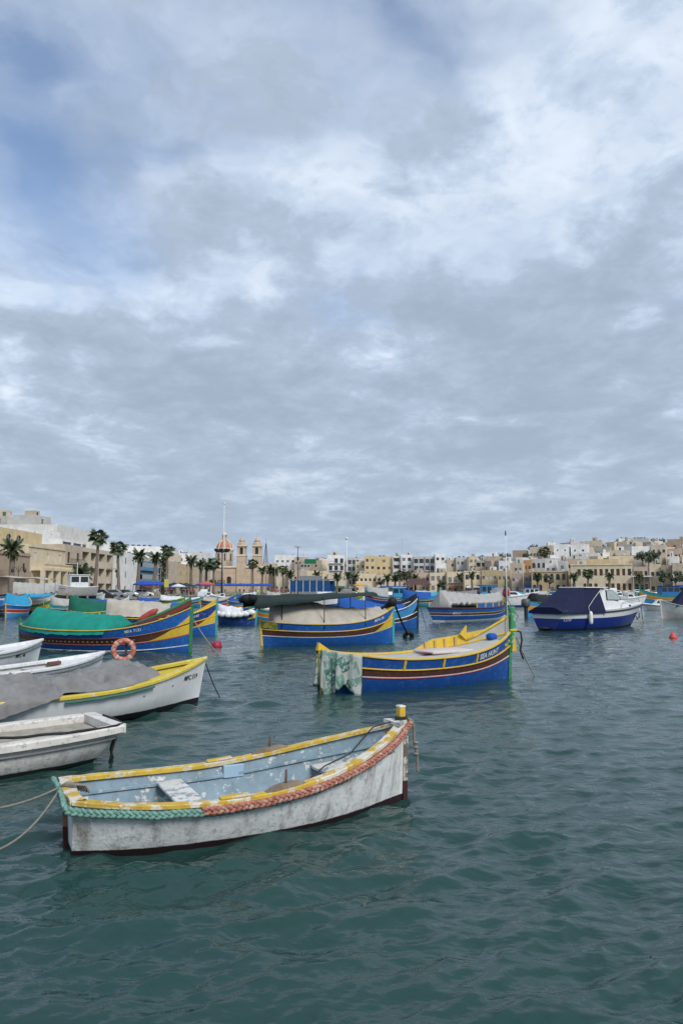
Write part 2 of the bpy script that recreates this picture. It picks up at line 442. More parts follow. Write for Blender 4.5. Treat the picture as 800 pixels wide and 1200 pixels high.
class Hull:
    """local frame: +x bow, +y port, z = 0 waterline. t runs stern to bow, s runs bottom to sheer"""
    def __init__(s, L, B, fm, fb, fs, draft=.3, rb=.25, rs=.1, tr=0., eb=2.2, es=2.6, tb=.45, tm=.42, pb=2.3, ps=2., full=.32, vee=.95):
        s.__dict__.update(locals()); del s.__dict__['s']

    def zs(s, t):
        if t > s.tm: return s.fm + (s.fb - s.fm) * ((t - s.tm) / (1 - s.tm)) ** s.pb
        return s.fm + (s.fs - s.fm) * ((s.tm - t) / s.tm) ** s.ps

    def hb(s, t):
        if t > s.tb: return .5 * s.B * max(0., 1 - ((t - s.tb) / (1 - s.tb)) ** s.eb)
        return .5 * s.B * (s.tr + (1 - s.tr) * max(0., 1 - ((s.tb - t) / s.tb) ** s.es))

    def P(s, t, q, side=1, off=0.):
        zt = s.zs(t); z = -s.draft + (zt + s.draft) * q
        e = lerp(s.full, s.vee, max(abs(2 * t - 1) ** 3 * (1 if t > .5 else (1 - .55 * s.tr)), 0))
        y = s.hb(t) * max(q, 1e-4) ** e
        sw = s.draft / (zt + s.draft)
        x = -s.L / 2 + s.L * t + (q - sw) * (s.rb * t ** 5 - s.rs * (1 - t) ** 5)
        if off:
            d = 1e-3; t0, t1 = max(0, t - d), min(1, t + d)
            dx, dy = s.L * (t1 - t0), s.hb(t1) - s.hb(t0); l = math.hypot(dx, dy)
            x += -dy / l * off; y = max(0., y + dx / l * off)
        return Vector((x, y * side, z))

    def sz(s, t, z): return (z + s.draft) / (s.zs(t) + s.draft)

    def shell(s, name, bands, mats, parent, nt=44, sub=3, bowpick=None):
        """outer planking; bands = [(s_top, material index)]"""
        mb = MB(); qs = [0.]; ms = []
        for (qt, mi) in bands:
            q0 = qs[-1]; k = sub if qt - q0 > .12 else 1
            for j in range(k): qs.append(lerp(q0, qt, (j + 1) / k)); ms.append(mi)
        ts = [.5 - .5 * math.cos(math.pi * i / nt) for i in range(nt + 1)]
        for side in (1, -1):
            for j in range(len(ms)):
                for i in range(nt):
                    a, b, c, d = s.P(ts[i], qs[j], side), s.P(ts[i + 1], qs[j], side), s.P(ts[i + 1], qs[j + 1], side), s.P(ts[i], qs[j + 1], side)
                    mi = ms[j]
                    if bowpick:
                        r = bowpick((ts[i] + ts[i + 1]) / 2, (qs[j] + qs[j + 1]) / 2)
                        if r is not None: mi = r
                    mb.quad(*((b, a, d, c) if side > 0 else (a, b, c, d)), m=mi)
        if s.tr > 0:
            for j in range(len(ms)):
                a, b, c, d = s.P(0, qs[j], 1), s.P(0, qs[j], -1), s.P(0, qs[j + 1], -1), s.P(0, qs[j + 1], 1)
                mb.quad(a, b, c, d, m=ms[j])
        weld(mb); return mb.build(name, mats, parent, smooth=True, angle=50)

    def inner(s, parent, mat, th=.035, q0=.45, nt=36, name='inner_hull', floor_mat=None, floor_name='floor_boards'):
        mb = MB(); ts = [.015 + .97 * (.5 - .5 * math.cos(math.pi * i / nt)) for i in range(nt + 1)]
        qs = [q0, .55, .65, .75, .85, .93, .995]
        for side in (1, -1):
            mb.grid([[s.P(t, q, side, -th) for q in qs] for t in ts], flip=(side > 0))
        if s.tr > 0:
            mb.grid([[s.P(.015, q, sd, -th) for q in qs] for sd in (1, -1)], flip=True)
        weld(mb); o = mb.build(name, mat, parent, smooth=True, angle=50)
        fl = MB(); fl.grid([[s.P(t, q0 + .001, 1, -th), s.P(t, q0 + .001, -1, -th)] for t in ts])
        weld(fl); fl.build(floor_name, floor_mat or mat, parent)
        return o

    def rail(s, name, mats, parent, q=1., win=.07, out=.02, h=.05, dz=0., nt=60, t0=0., t1=1., sides=(1, -1), transom=True, pick=None, build=True, jag=0.):
        """a rail (gunwale, rubbing strake) swept along the sheer"""
        mb = MB()
        for side in sides:
            rows = []
            for i in range(nt + 1):
                t = lerp(t0, t1, .5 - .5 * math.cos(math.pi * i / nt))
                o_, i_ = s.P(t, q, side, out), s.P(t, q, side, -win)
                j1 = jag * noise.noise((t * 40, side, 1.3)); j2 = jag * noise.noise((t * 31, side, 7.3))
                zb, zt = dz - h / 2, dz + h / 2; b = min(h, win + out) * .18
                mid = lambda k: o_.lerp(i_, k)
                w = max((o_ - i_).length, 1e-4); kb = min(.4, b / w)
                rows.append([o_ + Vector((0, 0, zb + b)), o_ + Vector((0, 0, zt - b + j1)), mid(kb) + Vector((0, 0, zt + j1)), mid(1 - kb) + Vector((0, 0, zt + j2)), i_ + Vector((0, 0, zt - b)), i_ + Vector((0, 0, zb))])
            for i in range(nt):
                mb.grid(rows[i:i + 2], pick(lerp(t0, t1, .5 - .5 * math.cos(math.pi * (i + .5) / nt)), side) if pick else 0, closed=True, flip=(side < 0))
        if transom and s.tr > 0:
            a, b = s.P(t0, q, 1, 0), s.P(t0, q, -1, 0)
            mb.box(a.x - out, a.x + win, b.y, a.y, a.z + dz - h / 2 + .002, a.z + dz + h / 2 + .002)
        weld(mb)
        return mb.build(name, mats, parent, smooth=True, angle=35) if build else mb

    def sheet(s, name, mat, parent, t0, t1, q, dz=0., th=.03, inset=.04, nt=16, crown=0.):
        mb = MB(); rows = []; lo = []
        for i in range(nt + 1):
            t = lerp(t0, t1, i / nt); a, b = s.P(t, q, 1, -inset), s.P(t, q, -1, -inset)
            row = [a.lerp(b, k / 8) + Vector((0, 0, dz + crown * (1 - (k / 4 - 1) ** 2))) for k in range(9)]
            rows.append(row); lo.append([p - Vector((0, 0, th)) for p in row])
        mb.grid(rows, flip=False); mb.grid(lo, flip=True)
        mb.grid([rows[0], lo[0]]); mb.grid([lo[-1], rows[-1]])
        return mb.build(name, mat, parent, smooth=True, angle=40)

    def stem(s, name, mat, parent, end=1, w=.07, d=.09, up=.25, q0=.0, lean=0., taper=.9, tip=None):
        t = 1 if end > 0 else 0
        mb = MB(); pts = [s.P(t, q, 1) for q in (q0, .3, .5, .7, .85, 1.)]
        for p in pts: p.y = 0
        top = pts[-1].copy(); pts.append(top + Vector((end * lean, 0, up)))
        rows = []
        for i, p in enumerate(pts):
            k = 1 if i < len(pts) - 1 else taper; f, bk = end * d * .55, -end * d * .45
            rows.append([p + Vector((f, -w / 2 * .7 * k, 0)), p + Vector((f, w / 2 * .7 * k, 0)), p + Vector((bk, w / 2 * k, 0)), p + Vector((bk, -w / 2 * k, 0))])
        o = 0; mb.grid(rows, closed=True, flip=(end < 0)); n = len(rows) * 4
        mb.f.append((n - 4, n - 3, n - 2, n - 1) if end > 0 else (n - 1, n - 2, n - 3, n - 4)); mb.m.append(0)
        return mb.build(name, mat, parent), top

    def cover(s, name, mat, parent, t0, t1, ridge, drop=.06, nx=56, ny=30, wr=.03, seed=0, pw=1.25, over=.035, tip0=True, tip1=True, flat=0.):
        """tarpaulin from gunwale to gunwale; ridge(k) height above the sheer along it"""
        mb = MB(); rows = []
        for i in range(nx + 1):
            k = i / nx; t = lerp(t0, t1, k); a, b = s.P(t, 1, 1, over), s.P(t, 1, -1, over); row = []
            hk = ridge(k)
            for j in range(ny + 1):
                v = 2 * j / ny - 1; p = a.lerp(b, j / ny)
                sh = max(0, 1 - (max(0, abs(v) - flat) / (1 - flat)) ** pw)
                nz_ = noise.noise((p.x * 2.1 + seed, p.y * 2.6, seed)) + .6 * noise.noise((p.x * 5.3, p.y * 5.9 + seed, 3)) + .25 * noise.noise((p.x * 14, p.y * 12, seed))
                fold = abs(noise.noise((p.x * 1.6 + seed * 2, p.y * .8, 6))) + .5 * abs(noise.noise((p.x * 3.4, p.y * 1.5 + seed, 8)))
                z = .035 + hk * sh + wr * nz_ * (.35 + sh) - wr * 1.5 * fold * (.3 + sh)
                if j in (0, ny): z = -drop * (1 + .5 * noise.noise((p.x * 3, seed, 2)))
                row.append(p + Vector((0, wr * .6 * noise.noise((p.x * 4, p.y * 2, 9 + seed)), z)))
            rows.append(row)
        def endrow(row, t): return [Vector((p.x, p.y * 1.0, min(p.z, s.zs(t) + .02))) for p in row]
        if tip0: rows.insert(0, endrow(rows[0], t0))
        if tip1: rows.append(endrow(rows[-1], t1))
        mb.grid(rows); return mb.build(name, mat, parent, smooth=True)

    def text(s, name, body, mat, parent, t0, zc, size, side=-1, off=.006, dirn=1, q=None, stretch=1., bold=.003):
        """flat painted lettering wrapped on the planking"""
        cu = bpy.data.curves.new('tmp', 'FONT'); cu.body = body; cu.size = size; cu.resolution_u = 2; cu.offset = bold
        ob = bpy.data.objects.new('tmp', cu); COL.objects.link(ob)
        dg = bpy.context.evaluated_depsgraph_get(); me = ob.evaluated_get(dg).to_mesh()
        vs = [v.co.copy() for v in me.vertices]; fs = [tuple(p.vertices) for p in me.polygons]
        ob.evaluated_get(dg).to_mesh_clear(); bpy.data.objects.remove(ob); bpy.data.curves.remove(cu)
        out = []
        for v in vs:
            t = min(.999, max(.001, t0 + dirn * v.x * stretch / s.L))
            qq = (q if q is not None else s.sz(t, zc)) + v.y / (s.zs(t) + s.draft)
            out.append(s.P(t, qq, side, off))
        mb = MB(); mb.add(out, fs); return mb.build(name, mat, parent)

def weld(mb, d=1e-5):
    seen = {}; mp = []; vs = []
    for p in mb.v:
        k = (round(p[0], 4), round(p[1], 4), round(p[2], 4))
        if k not in seen: seen[k] = len(vs); vs.append(p)
        mp.append(seen[k])
    fs, ms = [], []
    for f, m in zip(mb.f, mb.m):
        g = []
        for i in f:
            q = mp[i]
            if q not in g: g.append(q)
        if len(g) > 2: fs.append(tuple(g)); ms.append(m)
    mb.v, mb.f, mb.m = vs, fs, ms

def boat_at(name, label, stern, bow, cat='boat', group=None):
    """stern / bow: photo pixels of the waterline ends, or world (x, y)"""
    a = at_z(*stern) if stern[0] > 0 and stern[1] > 400 else Vector((stern[0], stern[1], 0))
    b = at_z(*bow) if bow[1] > 400 else Vector((bow[0], bow[1], 0))
    e = empty(name, label, cat, ((a + b) / 2).to_tuple(), math.atan2(b.y - a.y, b.x - a.x), group)
    return e, (b - a).length

def tarp(name, col, **k):
    k.setdefault('rough', .8); k.setdefault('var', .14); k.setdefault('bump', .5); k.setdefault('bscale', 5); k.setdefault('dirt', .28); k.setdefault('spec', .25)
    return M(name, col, **k)
t_grey = tarp('grey_tarpaulin', (.195, .195, .195), bump=.7, bscale=4.5, var=.22)
t_beige = tarp('beige_canvas', (.42, .385, .33))
t_lgrey = tarp('light_grey_canvas', (.36, .36, .345))
t_green = tarp('green_tarpaulin', (.008, .23, .18))
t_dgreen = tarp('dark_green_tarpaulin', (.010, .115, .075))
t_navy = tarp('navy_canvas', (.008, .012, .046))
t_blue = tarp('blue_tarpaulin', (.016, .085, .33))
t_black = tarp('black_canvas', (.014, .018, .02))
t_awn = tarp('dark_awning', (.022, .036, .037))
t_white = tarp('white_cover', (.62, .64, .66))
t_cyan = tarp('cyan_tarpaulin', (.035, .30, .52))
fend = M('white_fender', (.72, .72, .70), rough=.5)
fred = M('faded_orange_plastic', (.42, .115, .075), rough=.6, var=.15, wear=(.55, .30, .22), amt=.35, wscale=9)

def strand_rope(name, pts, r, mat, parent=None, turns=5.5, strands=3, n=6, sub=14, plait=False):
    """laid rope: three strands twisted round the path"""
    pts = [Vector(p) for p in pts]; dense = []
    for i in range(len(pts) - 1):
        p0, p1, p2, p3 = pts[max(i - 1, 0)], pts[i], pts[i + 1], pts[min(i + 2, len(pts) - 1)]
        for k in range(sub):
            u = k / sub
            dense.append(.5 * ((2 * p1) + (p2 - p0) * u + (2 * p0 - 5 * p1 + 4 * p2 - p3) * u * u + (3 * p1 - p0 - 3 * p2 + p3) * u ** 3))
    dense.append(pts[-1])
    mb = MB(); acc = 0.
    fr = []
    for i, p in enumerate(dense):
        if i: acc += (p - dense[i - 1]).length
        t = (dense[min(i + 1, len(dense) - 1)] - dense[max(i - 1, 0)]).normalized()
        a = t.cross(Vector((0, 0, 1)));  a = a.normalized() if a.length > 1e-4 else Vector((1, 0, 0))
        fr.append((p, a, a.cross(t).normalized(), acc))
    for k in range(strands):
        path = []
        for (p, a, b, d) in fr:
            an = 2 * math.pi * (k / strands * (2 if plait else 1) + d * turns); rr = r * (1 + .12 * noise.noise((d * 9, k, 4.4)))
            if plait: path.append(p + b * math.cos(an * .5) * rr * .60 + a * math.sin(an) * rr * .34)
            else: path.append(p + (a * math.cos(an) + b * math.sin(an)) * rr * .55)
        mb.tube(path, r * (.50 if plait else .62), n)
    return mb.build(name, mat, parent, smooth=True)

def sag(a, b, drop, n=14):
    a, b = Vector(a), Vector(b)
    return [a.lerp(b, i / n) - Vector((0, 0, drop * 4 * (i / n) * (1 - i / n))) for i in range(n + 1)]

def mooring(label, pts, r=.012, mat=None, group='mooring ropes'):
    mb = MB(); mb.tube(pts, r, 6); return tag(mb.build('mooring_rope', mat or rope_dark, smooth=True), label, 'rope', group)

# ------------------------------------------------------------------ the worn rowing boat in front
def rowing_boat():
    e, L = boat_at('rowing_boat', 'worn white rowing boat with yellow gunwale and light blue inside, nearest in front', (80, 991), (473, 933))
    H = Hull(L, 1.66, .445, .91, .535, draft=.30, rb=.03, rs=.05, tr=.60, eb=2.5, es=2.8, tb=.42, tm=.36, pb=1.9, full=.30, vee=.62)
    hull_m = M('peeling_white_hull', (.72, .735, .73), rough=.6, var=.14, scale=3, wear=(.46, .52, .55), amt=.14, wscale=16, streak=.95, bump=.5, bscale=14, dirt=.55, boot=(.022, .009, .011), bz=.045)
    in_m = M('peeling_blue_inside', (.20, .285, .345), rough=.7, var=.18, scale=4, wear=(.56, .58, .56), amt=.17, wscale=7, streak=.4, bump=.4, bscale=14, dirt=.4)
    gun_m = M('worn_yellow_gunwale', (.52, .34, .045), rough=.65, var=.2, scale=6, wear=(.62, .585, .50), amt=.42, wscale=4.6, bump=.5, bscale=20, dirt=.45)
    gun_y = M('yellow_gunwale_repaint', (.56, .38, .04), rough=.55, var=.15, scale=6, wear=(.55, .50, .40), amt=.34, wscale=9, bump=.4, dirt=.35)
    wht = M('flaking_white_wood', (.64, .635, .60), rough=.7, var=.1, wear=(.30, .33, .35), amt=.34, wscale=7, dirt=.6, bump=.4)
    H.shell('hull', [(.35, 0), (.7, 0), (1., 0)], [hull_m], e, nt=60)
    H.inner(e, in_m, th=.035, q0=.42, floor_mat=M('dirty_blue_floor', (.20, .25, .27), rough=.8, var=.25, scale=5, wear=(.42, .42, .40), amt=.4, dirt=.6), floor_name='floor')
    H.rail('gunwale', [gun_m, gun_y], e, win=.085, out=.03, h=.05, dz=.012, nt=90, jag=.006, pick=lambda t, sd: 1 if (sd > 0 and t < .86) or (sd < 0 and .45 < t < .56) else 0)
    H.rail('inner_stringer', M('blue_stringer', (.20, .29, .35), rough=.7, var=.25, wear=(.42, .45, .45), amt=.2, wscale=9, dirt=.4), e, q=.83, win=.075, out=-.037, h=.035, t0=.03, t1=.95, transom=False)
    # rounded stern cap, worn through to white
    c = MB(); a = H.P(0, 1, 1, .0)
    for i in range(13):
        pass
    rows = []
    for i in range(17):
        v = -1 + i / 8; y = v * (a.y + .02); x = a.x - .035 + .05 * v * v
        rows.append([(x - .02, y, a.z - .01), (x - .02, y, a.z + .036), (x + .10, y, a.z + .040), (x + .12, y, a.z - .005)])
    c.grid(rows, closed=True); c.build('stern_cap', gun_m, e, smooth=True, angle=40)
    H.stem('stern_post', M('bare_brown_post', (.20, .115, .06), rough=.8, var=.3, scale=8, boot=(.05, .012, .012), bz=.2, dirt=.5), e, end=-1, w=.07, d=.085, up=-.03)
    H.stem('stem', M('worn_stem', (.50, .48, .42), rough=.7, wear=(.14, .11, .08), amt=.45, wscale=6, boot=(.045, .012, .014), bz=.2, dirt=.5), e, end=1, w=.07, d=.07, up=0.)
    top = H.P(1, 1, 1)
    p = MB(); p.bbox(top.x - .10, top.x - .015, -.05, .05, top.z - .12, top.z + .185, .008); p.bbox(top.x - .104, top.x - .011, -.054, .054, top.z + .186, top.z + .215, .008, 1)
    p.build('stem_head', [yellow, wht], e)
    bc = MB(); bc.add([(top.x + .0, -.05, top.z + .045), (top.x - .2, -.2, top.z + .030), (top.x - .2, .2, top.z + .030), (top.x, .05, top.z + .045), (top.x + .0, -.05, top.z + .0), (top.x - .2, -.2, top.z - .01), (top.x - .2, .2, top.z - .01), (top.x, .05, top.z)],
                      [(0, 3, 2, 1), (4, 5, 6, 7), (0, 1, 5, 4), (1, 2, 6, 5), (2, 3, 7, 6), (3, 0, 4, 7)]); bc.build('breasthook', wht, e)
    # thwarts
    for (t, w, q, nm) in ((.30, .30, .87, 'thwart'),):
        mb = MB(); a, b = H.P(t, q, 1, -.04), H.P(t, q, -1, -.04); mb.bbox(a.x - w / 2, a.x + w / 2, b.y, a.y, a.z - .035, a.z, .008); mb.build(nm, wht, e)
        kn = MB(); kn.box(a.x - .02, a.x + .02, -.03, .03, H.P(t, .42).z, a.z - .036); kn.build('thwart_knee', in_m, e)
    H.sheet('bow_sheet', wht, e, .74, .965, .74, th=.03)
    H.sheet('stern_sheet', in_m, e, .02, .10, .70, th=.03)
    for t in (.40, .55, .68):
        pass
    # rowlock pads and thole pins
    for side, t in ((1, .62), (-1, .515)):
        a0 = H.P(t, 1, side, -.03); pad = MB(); tg = (H.P(t + .05, 1, side) - H.P(t - .05, 1, side)).normalized(); ang = math.atan2(tg.y, tg.x)
        pad.add(*_pad(.23, .055, .042)); o = pad.build('oar_pad', wood, e); o.location = a0 + Vector((0, 0, .038)); o.rotation_euler = (0, -math.asin(tg.z), ang)
        pin = MB(); pin.tube([(a0.x, a0.y, a0.z), (a0.x + .004, a0.y, a0.z + .22)], [.016, .013], 8); pin.build('thole_pin', M('rusty_pin', (.10, .07, .05), rough=.8), e, smooth=True)
        pb = MB(); pb.bbox(-.16, .16, -.045, .05, 0, .03, .01); o2 = pb.build('gunwale_block', gun_y, e)
        t2 = t - .14 if side < 0 else t - .16; b0 = H.P(t2, 1, side, -.03); tg = (H.P(t2 + .05, 1, side) - H.P(t2 - .05, 1, side)).normalized()
        o2.location = b0 + Vector((0, 0, .036)); o2.rotation_euler = (0, -math.asin(tg.z), math.atan2(tg.y, tg.x))
    bl = MB(); a0 = H.P(.50, .93, 1, -.075); bl.bbox(a0.x - .13, a0.x + .13, a0.y - .03, a0.y + .03, a0.z - .12, a0.z + .03, .008); bl.build('cleat_block', M('pale_blue_block', (.30, .44, .56), rough=.5), e)
    H.text('registration_lettering', 'S-0832', M('faded_black_lettering', (.07, .07, .075), rough=.8, wear=(.45, .45, .43), amt=.4, wscale=25), e, .845, .60, .115, stretch=1.15)
    # rope fenders lashed under the gunwale
    g1 = M('green_rope', (.17, .33, .275), rough=.95, var=.35, scale=22, bump=.5, bscale=90, dirt=.55)
    o1 = M('faded_orange_rope', (.40, .16, .115), rough=.95, var=.4, scale=22, bump=.5, bscale=90, dirt=.55, wear=(.50, .34, .28), amt=.3, wscale=16)
    jig = lambda t, k: .010 * noise.noise((t * 19, k, 2.2))
    pa = [H.P(.0, 1, 1, .03) + Vector((-.06, 0, .01)), Vector((H.P(0, 1).x - .07, .12, H.P(0, 1).z + .015)), Vector((H.P(0, 1).x - .07, -.25, H.P(0, 1).z + .0)), H.P(.0, .99, -1, .03) + Vector((-.05, -.0, -.03))]
    pa += [H.P(t, .93, -1, .045) + Vector((0, 0, jig(t, 1))) for t in [.02 + i * .023 for i in range(13)]]
    strand_rope('green_rope_fender', pa, .040, g1, e, turns=11, plait=True)
    strand_rope('thin_green_rope', [H.P(t, .885, -1, .02) + Vector((0, 0, jig(t, 5) * 1.5)) for t in [.29 + i * .036 for i in range(13)]], .022, g1, e, turns=9)
    po = [H.P(t, .945, -1, .05) + Vector((0, 0, jig(t, 3))) for t in [.288 + i * .0338 for i in range(21)]] + [H.P(.993, .96, -1, .04), top + Vector((.075, -.02, -.02)), top + Vector((.07, .06, -.01))]
    strand_rope('orange_rope_fender', po, .042, o1, e, turns=10.5, plait=True)
    # lashing at the stern corner, loose painter inside the bow
    ls = MB(); s0 = H.P(0, 1, 1)
    for k in range(5):
        x = s0.x + .02 + k * .02; ls.tube([(x - .09, .10 - k * .02, s0.z + .03), (x - .02, .05 - k * .03, s0.z + .078), (x + .07, .0 - k * .03, s0.z + .070), (x + .10, -.02 - k * .03, s0.z + .0)], .011, 6)
    ls.build('stern_lashing', rope_grey, e, smooth=True)
    pt = MB(); pt.tube([top + Vector((-.06, -.06, .06)), top + Vector((-.4, .12, -.05)), H.P(.86, .78, 1, -.25) + Vector((0, 0, .05)), H.P(.78, .76, 1, -.45) + Vector((0, 0, .03)), H.P(.70, .6, 1, -.4), H.P(.66, .45, -1, -.4)], .009, 6); pt.build('painter', rope_dark, e, smooth=True)
    bt = MB(); bt.torus((top.x - .057, 0, top.z + .05), .068, .012, 'z'); bt.torus((top.x - .057, 0, top.z + .072), .066, .011, 'z'); bt.build('stem_lashing', rope_dark, e, smooth=True)
    hp = [top + Vector((.04, 0, .04)), top + Vector((.11, -.02, -.02)), top + Vector((.13, -.02, -.25)), top + Vector((.16, -.03, -.42)), top + Vector((.17, -.03, -.62))]
    strand_rope('hanging_rope', hp, .018, rope_grey, e, turns=9)
    for dz in (-.30, -.36, -.44):
        kn = MB(); kn.torus((hp[2].x + .015, hp[2].y - .005, hp[1].z + dz + .06), .022, .016, 'z', 10, 6)
        kn.build('rope_knot', rope_grey, e, smooth=True)
    mw = e.matrix_basis
    p0 = mw @ (s0 * 1.0); p0 = mw @ Vector((s0.x - .05, .04, s0.z + .05))
    mooring('thin mooring rope from the stern of the worn rowing boat, upper one', sag(p0, at_d(-40, 952, 6.0), .05), .011, rope_grey)
    mooring('slack mooring rope from the stern of the worn rowing boat, lower one', sag(p0, at_d(-40, 1003, 5.6), .18), .011, rope_grey)
    return e

def _pad(l, w, h):
    """hand-hewn pad, thick in the middle"""
    vs, fs = [], []; n = 8
    for i in range(n + 1):
        x = -l + 2 * l * i / n; hh = .008 + h * max(0, 1 - abs(x / l) ** 2.4) + .005 * noise.noise((x * 20, 1, 1)); ww = w * (1 - .25 * abs(x / l))
        vs += [(x, -ww, 0), (x, ww, 0), (x, ww * .8, hh), (x, -ww * .8, hh)]
    for i in range(n):
        for j in range(4):
            a, b = i * 4 + j, i * 4 + (j + 1) % 4; fs.append((a, b, b + 4, a + 4))
    fs += [(0, 1, 2, 3)[::-1], (n * 4, n * 4 + 1, n * 4 + 2, n * 4 + 3)]
    return vs, fs
rowing_boat()

# ------------------------------------------------------------------ other boats in the harbour
def stemtop(H, end=1): return H.P(1 if end > 0 else 0, 1, 1)

def luzzu(name, label, stern, bow, B, fm, fb, fs, pal, up=.35, tilt=None, dividers=0, moust=True, detail=True, group='painted wooden fishing boats', gunw=.05, stern_up=.12, q=(.54, .575, .74, .775), deck=None, inside=None, **hk):
    """traditional painted double-ended boat. pal: lower, line, band, line2, wash, gunwale, stem"""
    e, L = boat_at(name, label, stern, bow, group=group)
    H = Hull(L, B, fm, fb, fs, draft=.35, **hk)
    names = ('lower', 'line', 'band', 'line2', 'wash', 'gunwale', 'stem')
    m = {k: pal[i] for i, k in enumerate(names)}
    low = m['lower']
    bands = [(.27, 5), (q[0], 0), (q[1], 1), (q[2], 2), (q[3], 3), (1., 4)]
    H.shell('hull', bands, [low, m['line'], m['band'], m['line2'], m['wash'], low], e, nt=44 if detail else 24)
    if moust:
        for sd in (1, -1):
            mb = MB(); mb.grid([[H.P(t, lerp(q[0] + .015, q[0] + .02 + .36 * k ** 1.3, j / 4), sd, .007) for j in range(5)] for k, t in [(i / 12, .80 + .199 * i / 12) for i in range(13)]], flip=sd < 0)
            mb.build('bow_panel', pal[7] if len(pal) > 7 else yellow, e, smooth=True)
    H.rail('gunwale', m['gunwale'], e, win=.07, out=.03, h=gunw, dz=gunw * .3, nt=50 if detail else 26)
    if detail:
        H.rail('rubbing_strake', m['line2'], e, q=(q[2] + q[3]) / 2, win=.01, out=.028, h=.035, nt=44)
    H.stem('stem', m['stem'], e, 1, w=.10, d=.12, up=up, lean=.05)
    H.stem('stern_post', m['gunwale'] if stern_up < .3 else m['stem'], e, -1, w=.09, d=.10, up=stern_up)
    H.inner(e, inside or yellow, th=.05, q0=.62, nt=26)
    if deck: H.sheet('deck', deck, e, .05, .95, .90)
    for k in range(dividers):
        t = .10 + .58 * k / (dividers - 1)
        mb = MB(); a, b = H.P(t, q[3], -1, .012), H.P(t, .985, -1, .012); c = H.P(t + .06 / L, .985, -1, .012); d = H.P(t + .06 / L, q[3], -1, .012)
        o_ = Vector((0, -.02, 0)); mb.add([a + o_, d + o_, c + o_, b + o_, a - o_, d - o_, c - o_, b - o_], [(0, 1, 2, 3), (0, 3, 7, 4), (1, 5, 6, 2), (3, 2, 6, 7), (0, 4, 5, 1)]); mb.build('strake_divider', m['gunwale'], e)
    return e, H

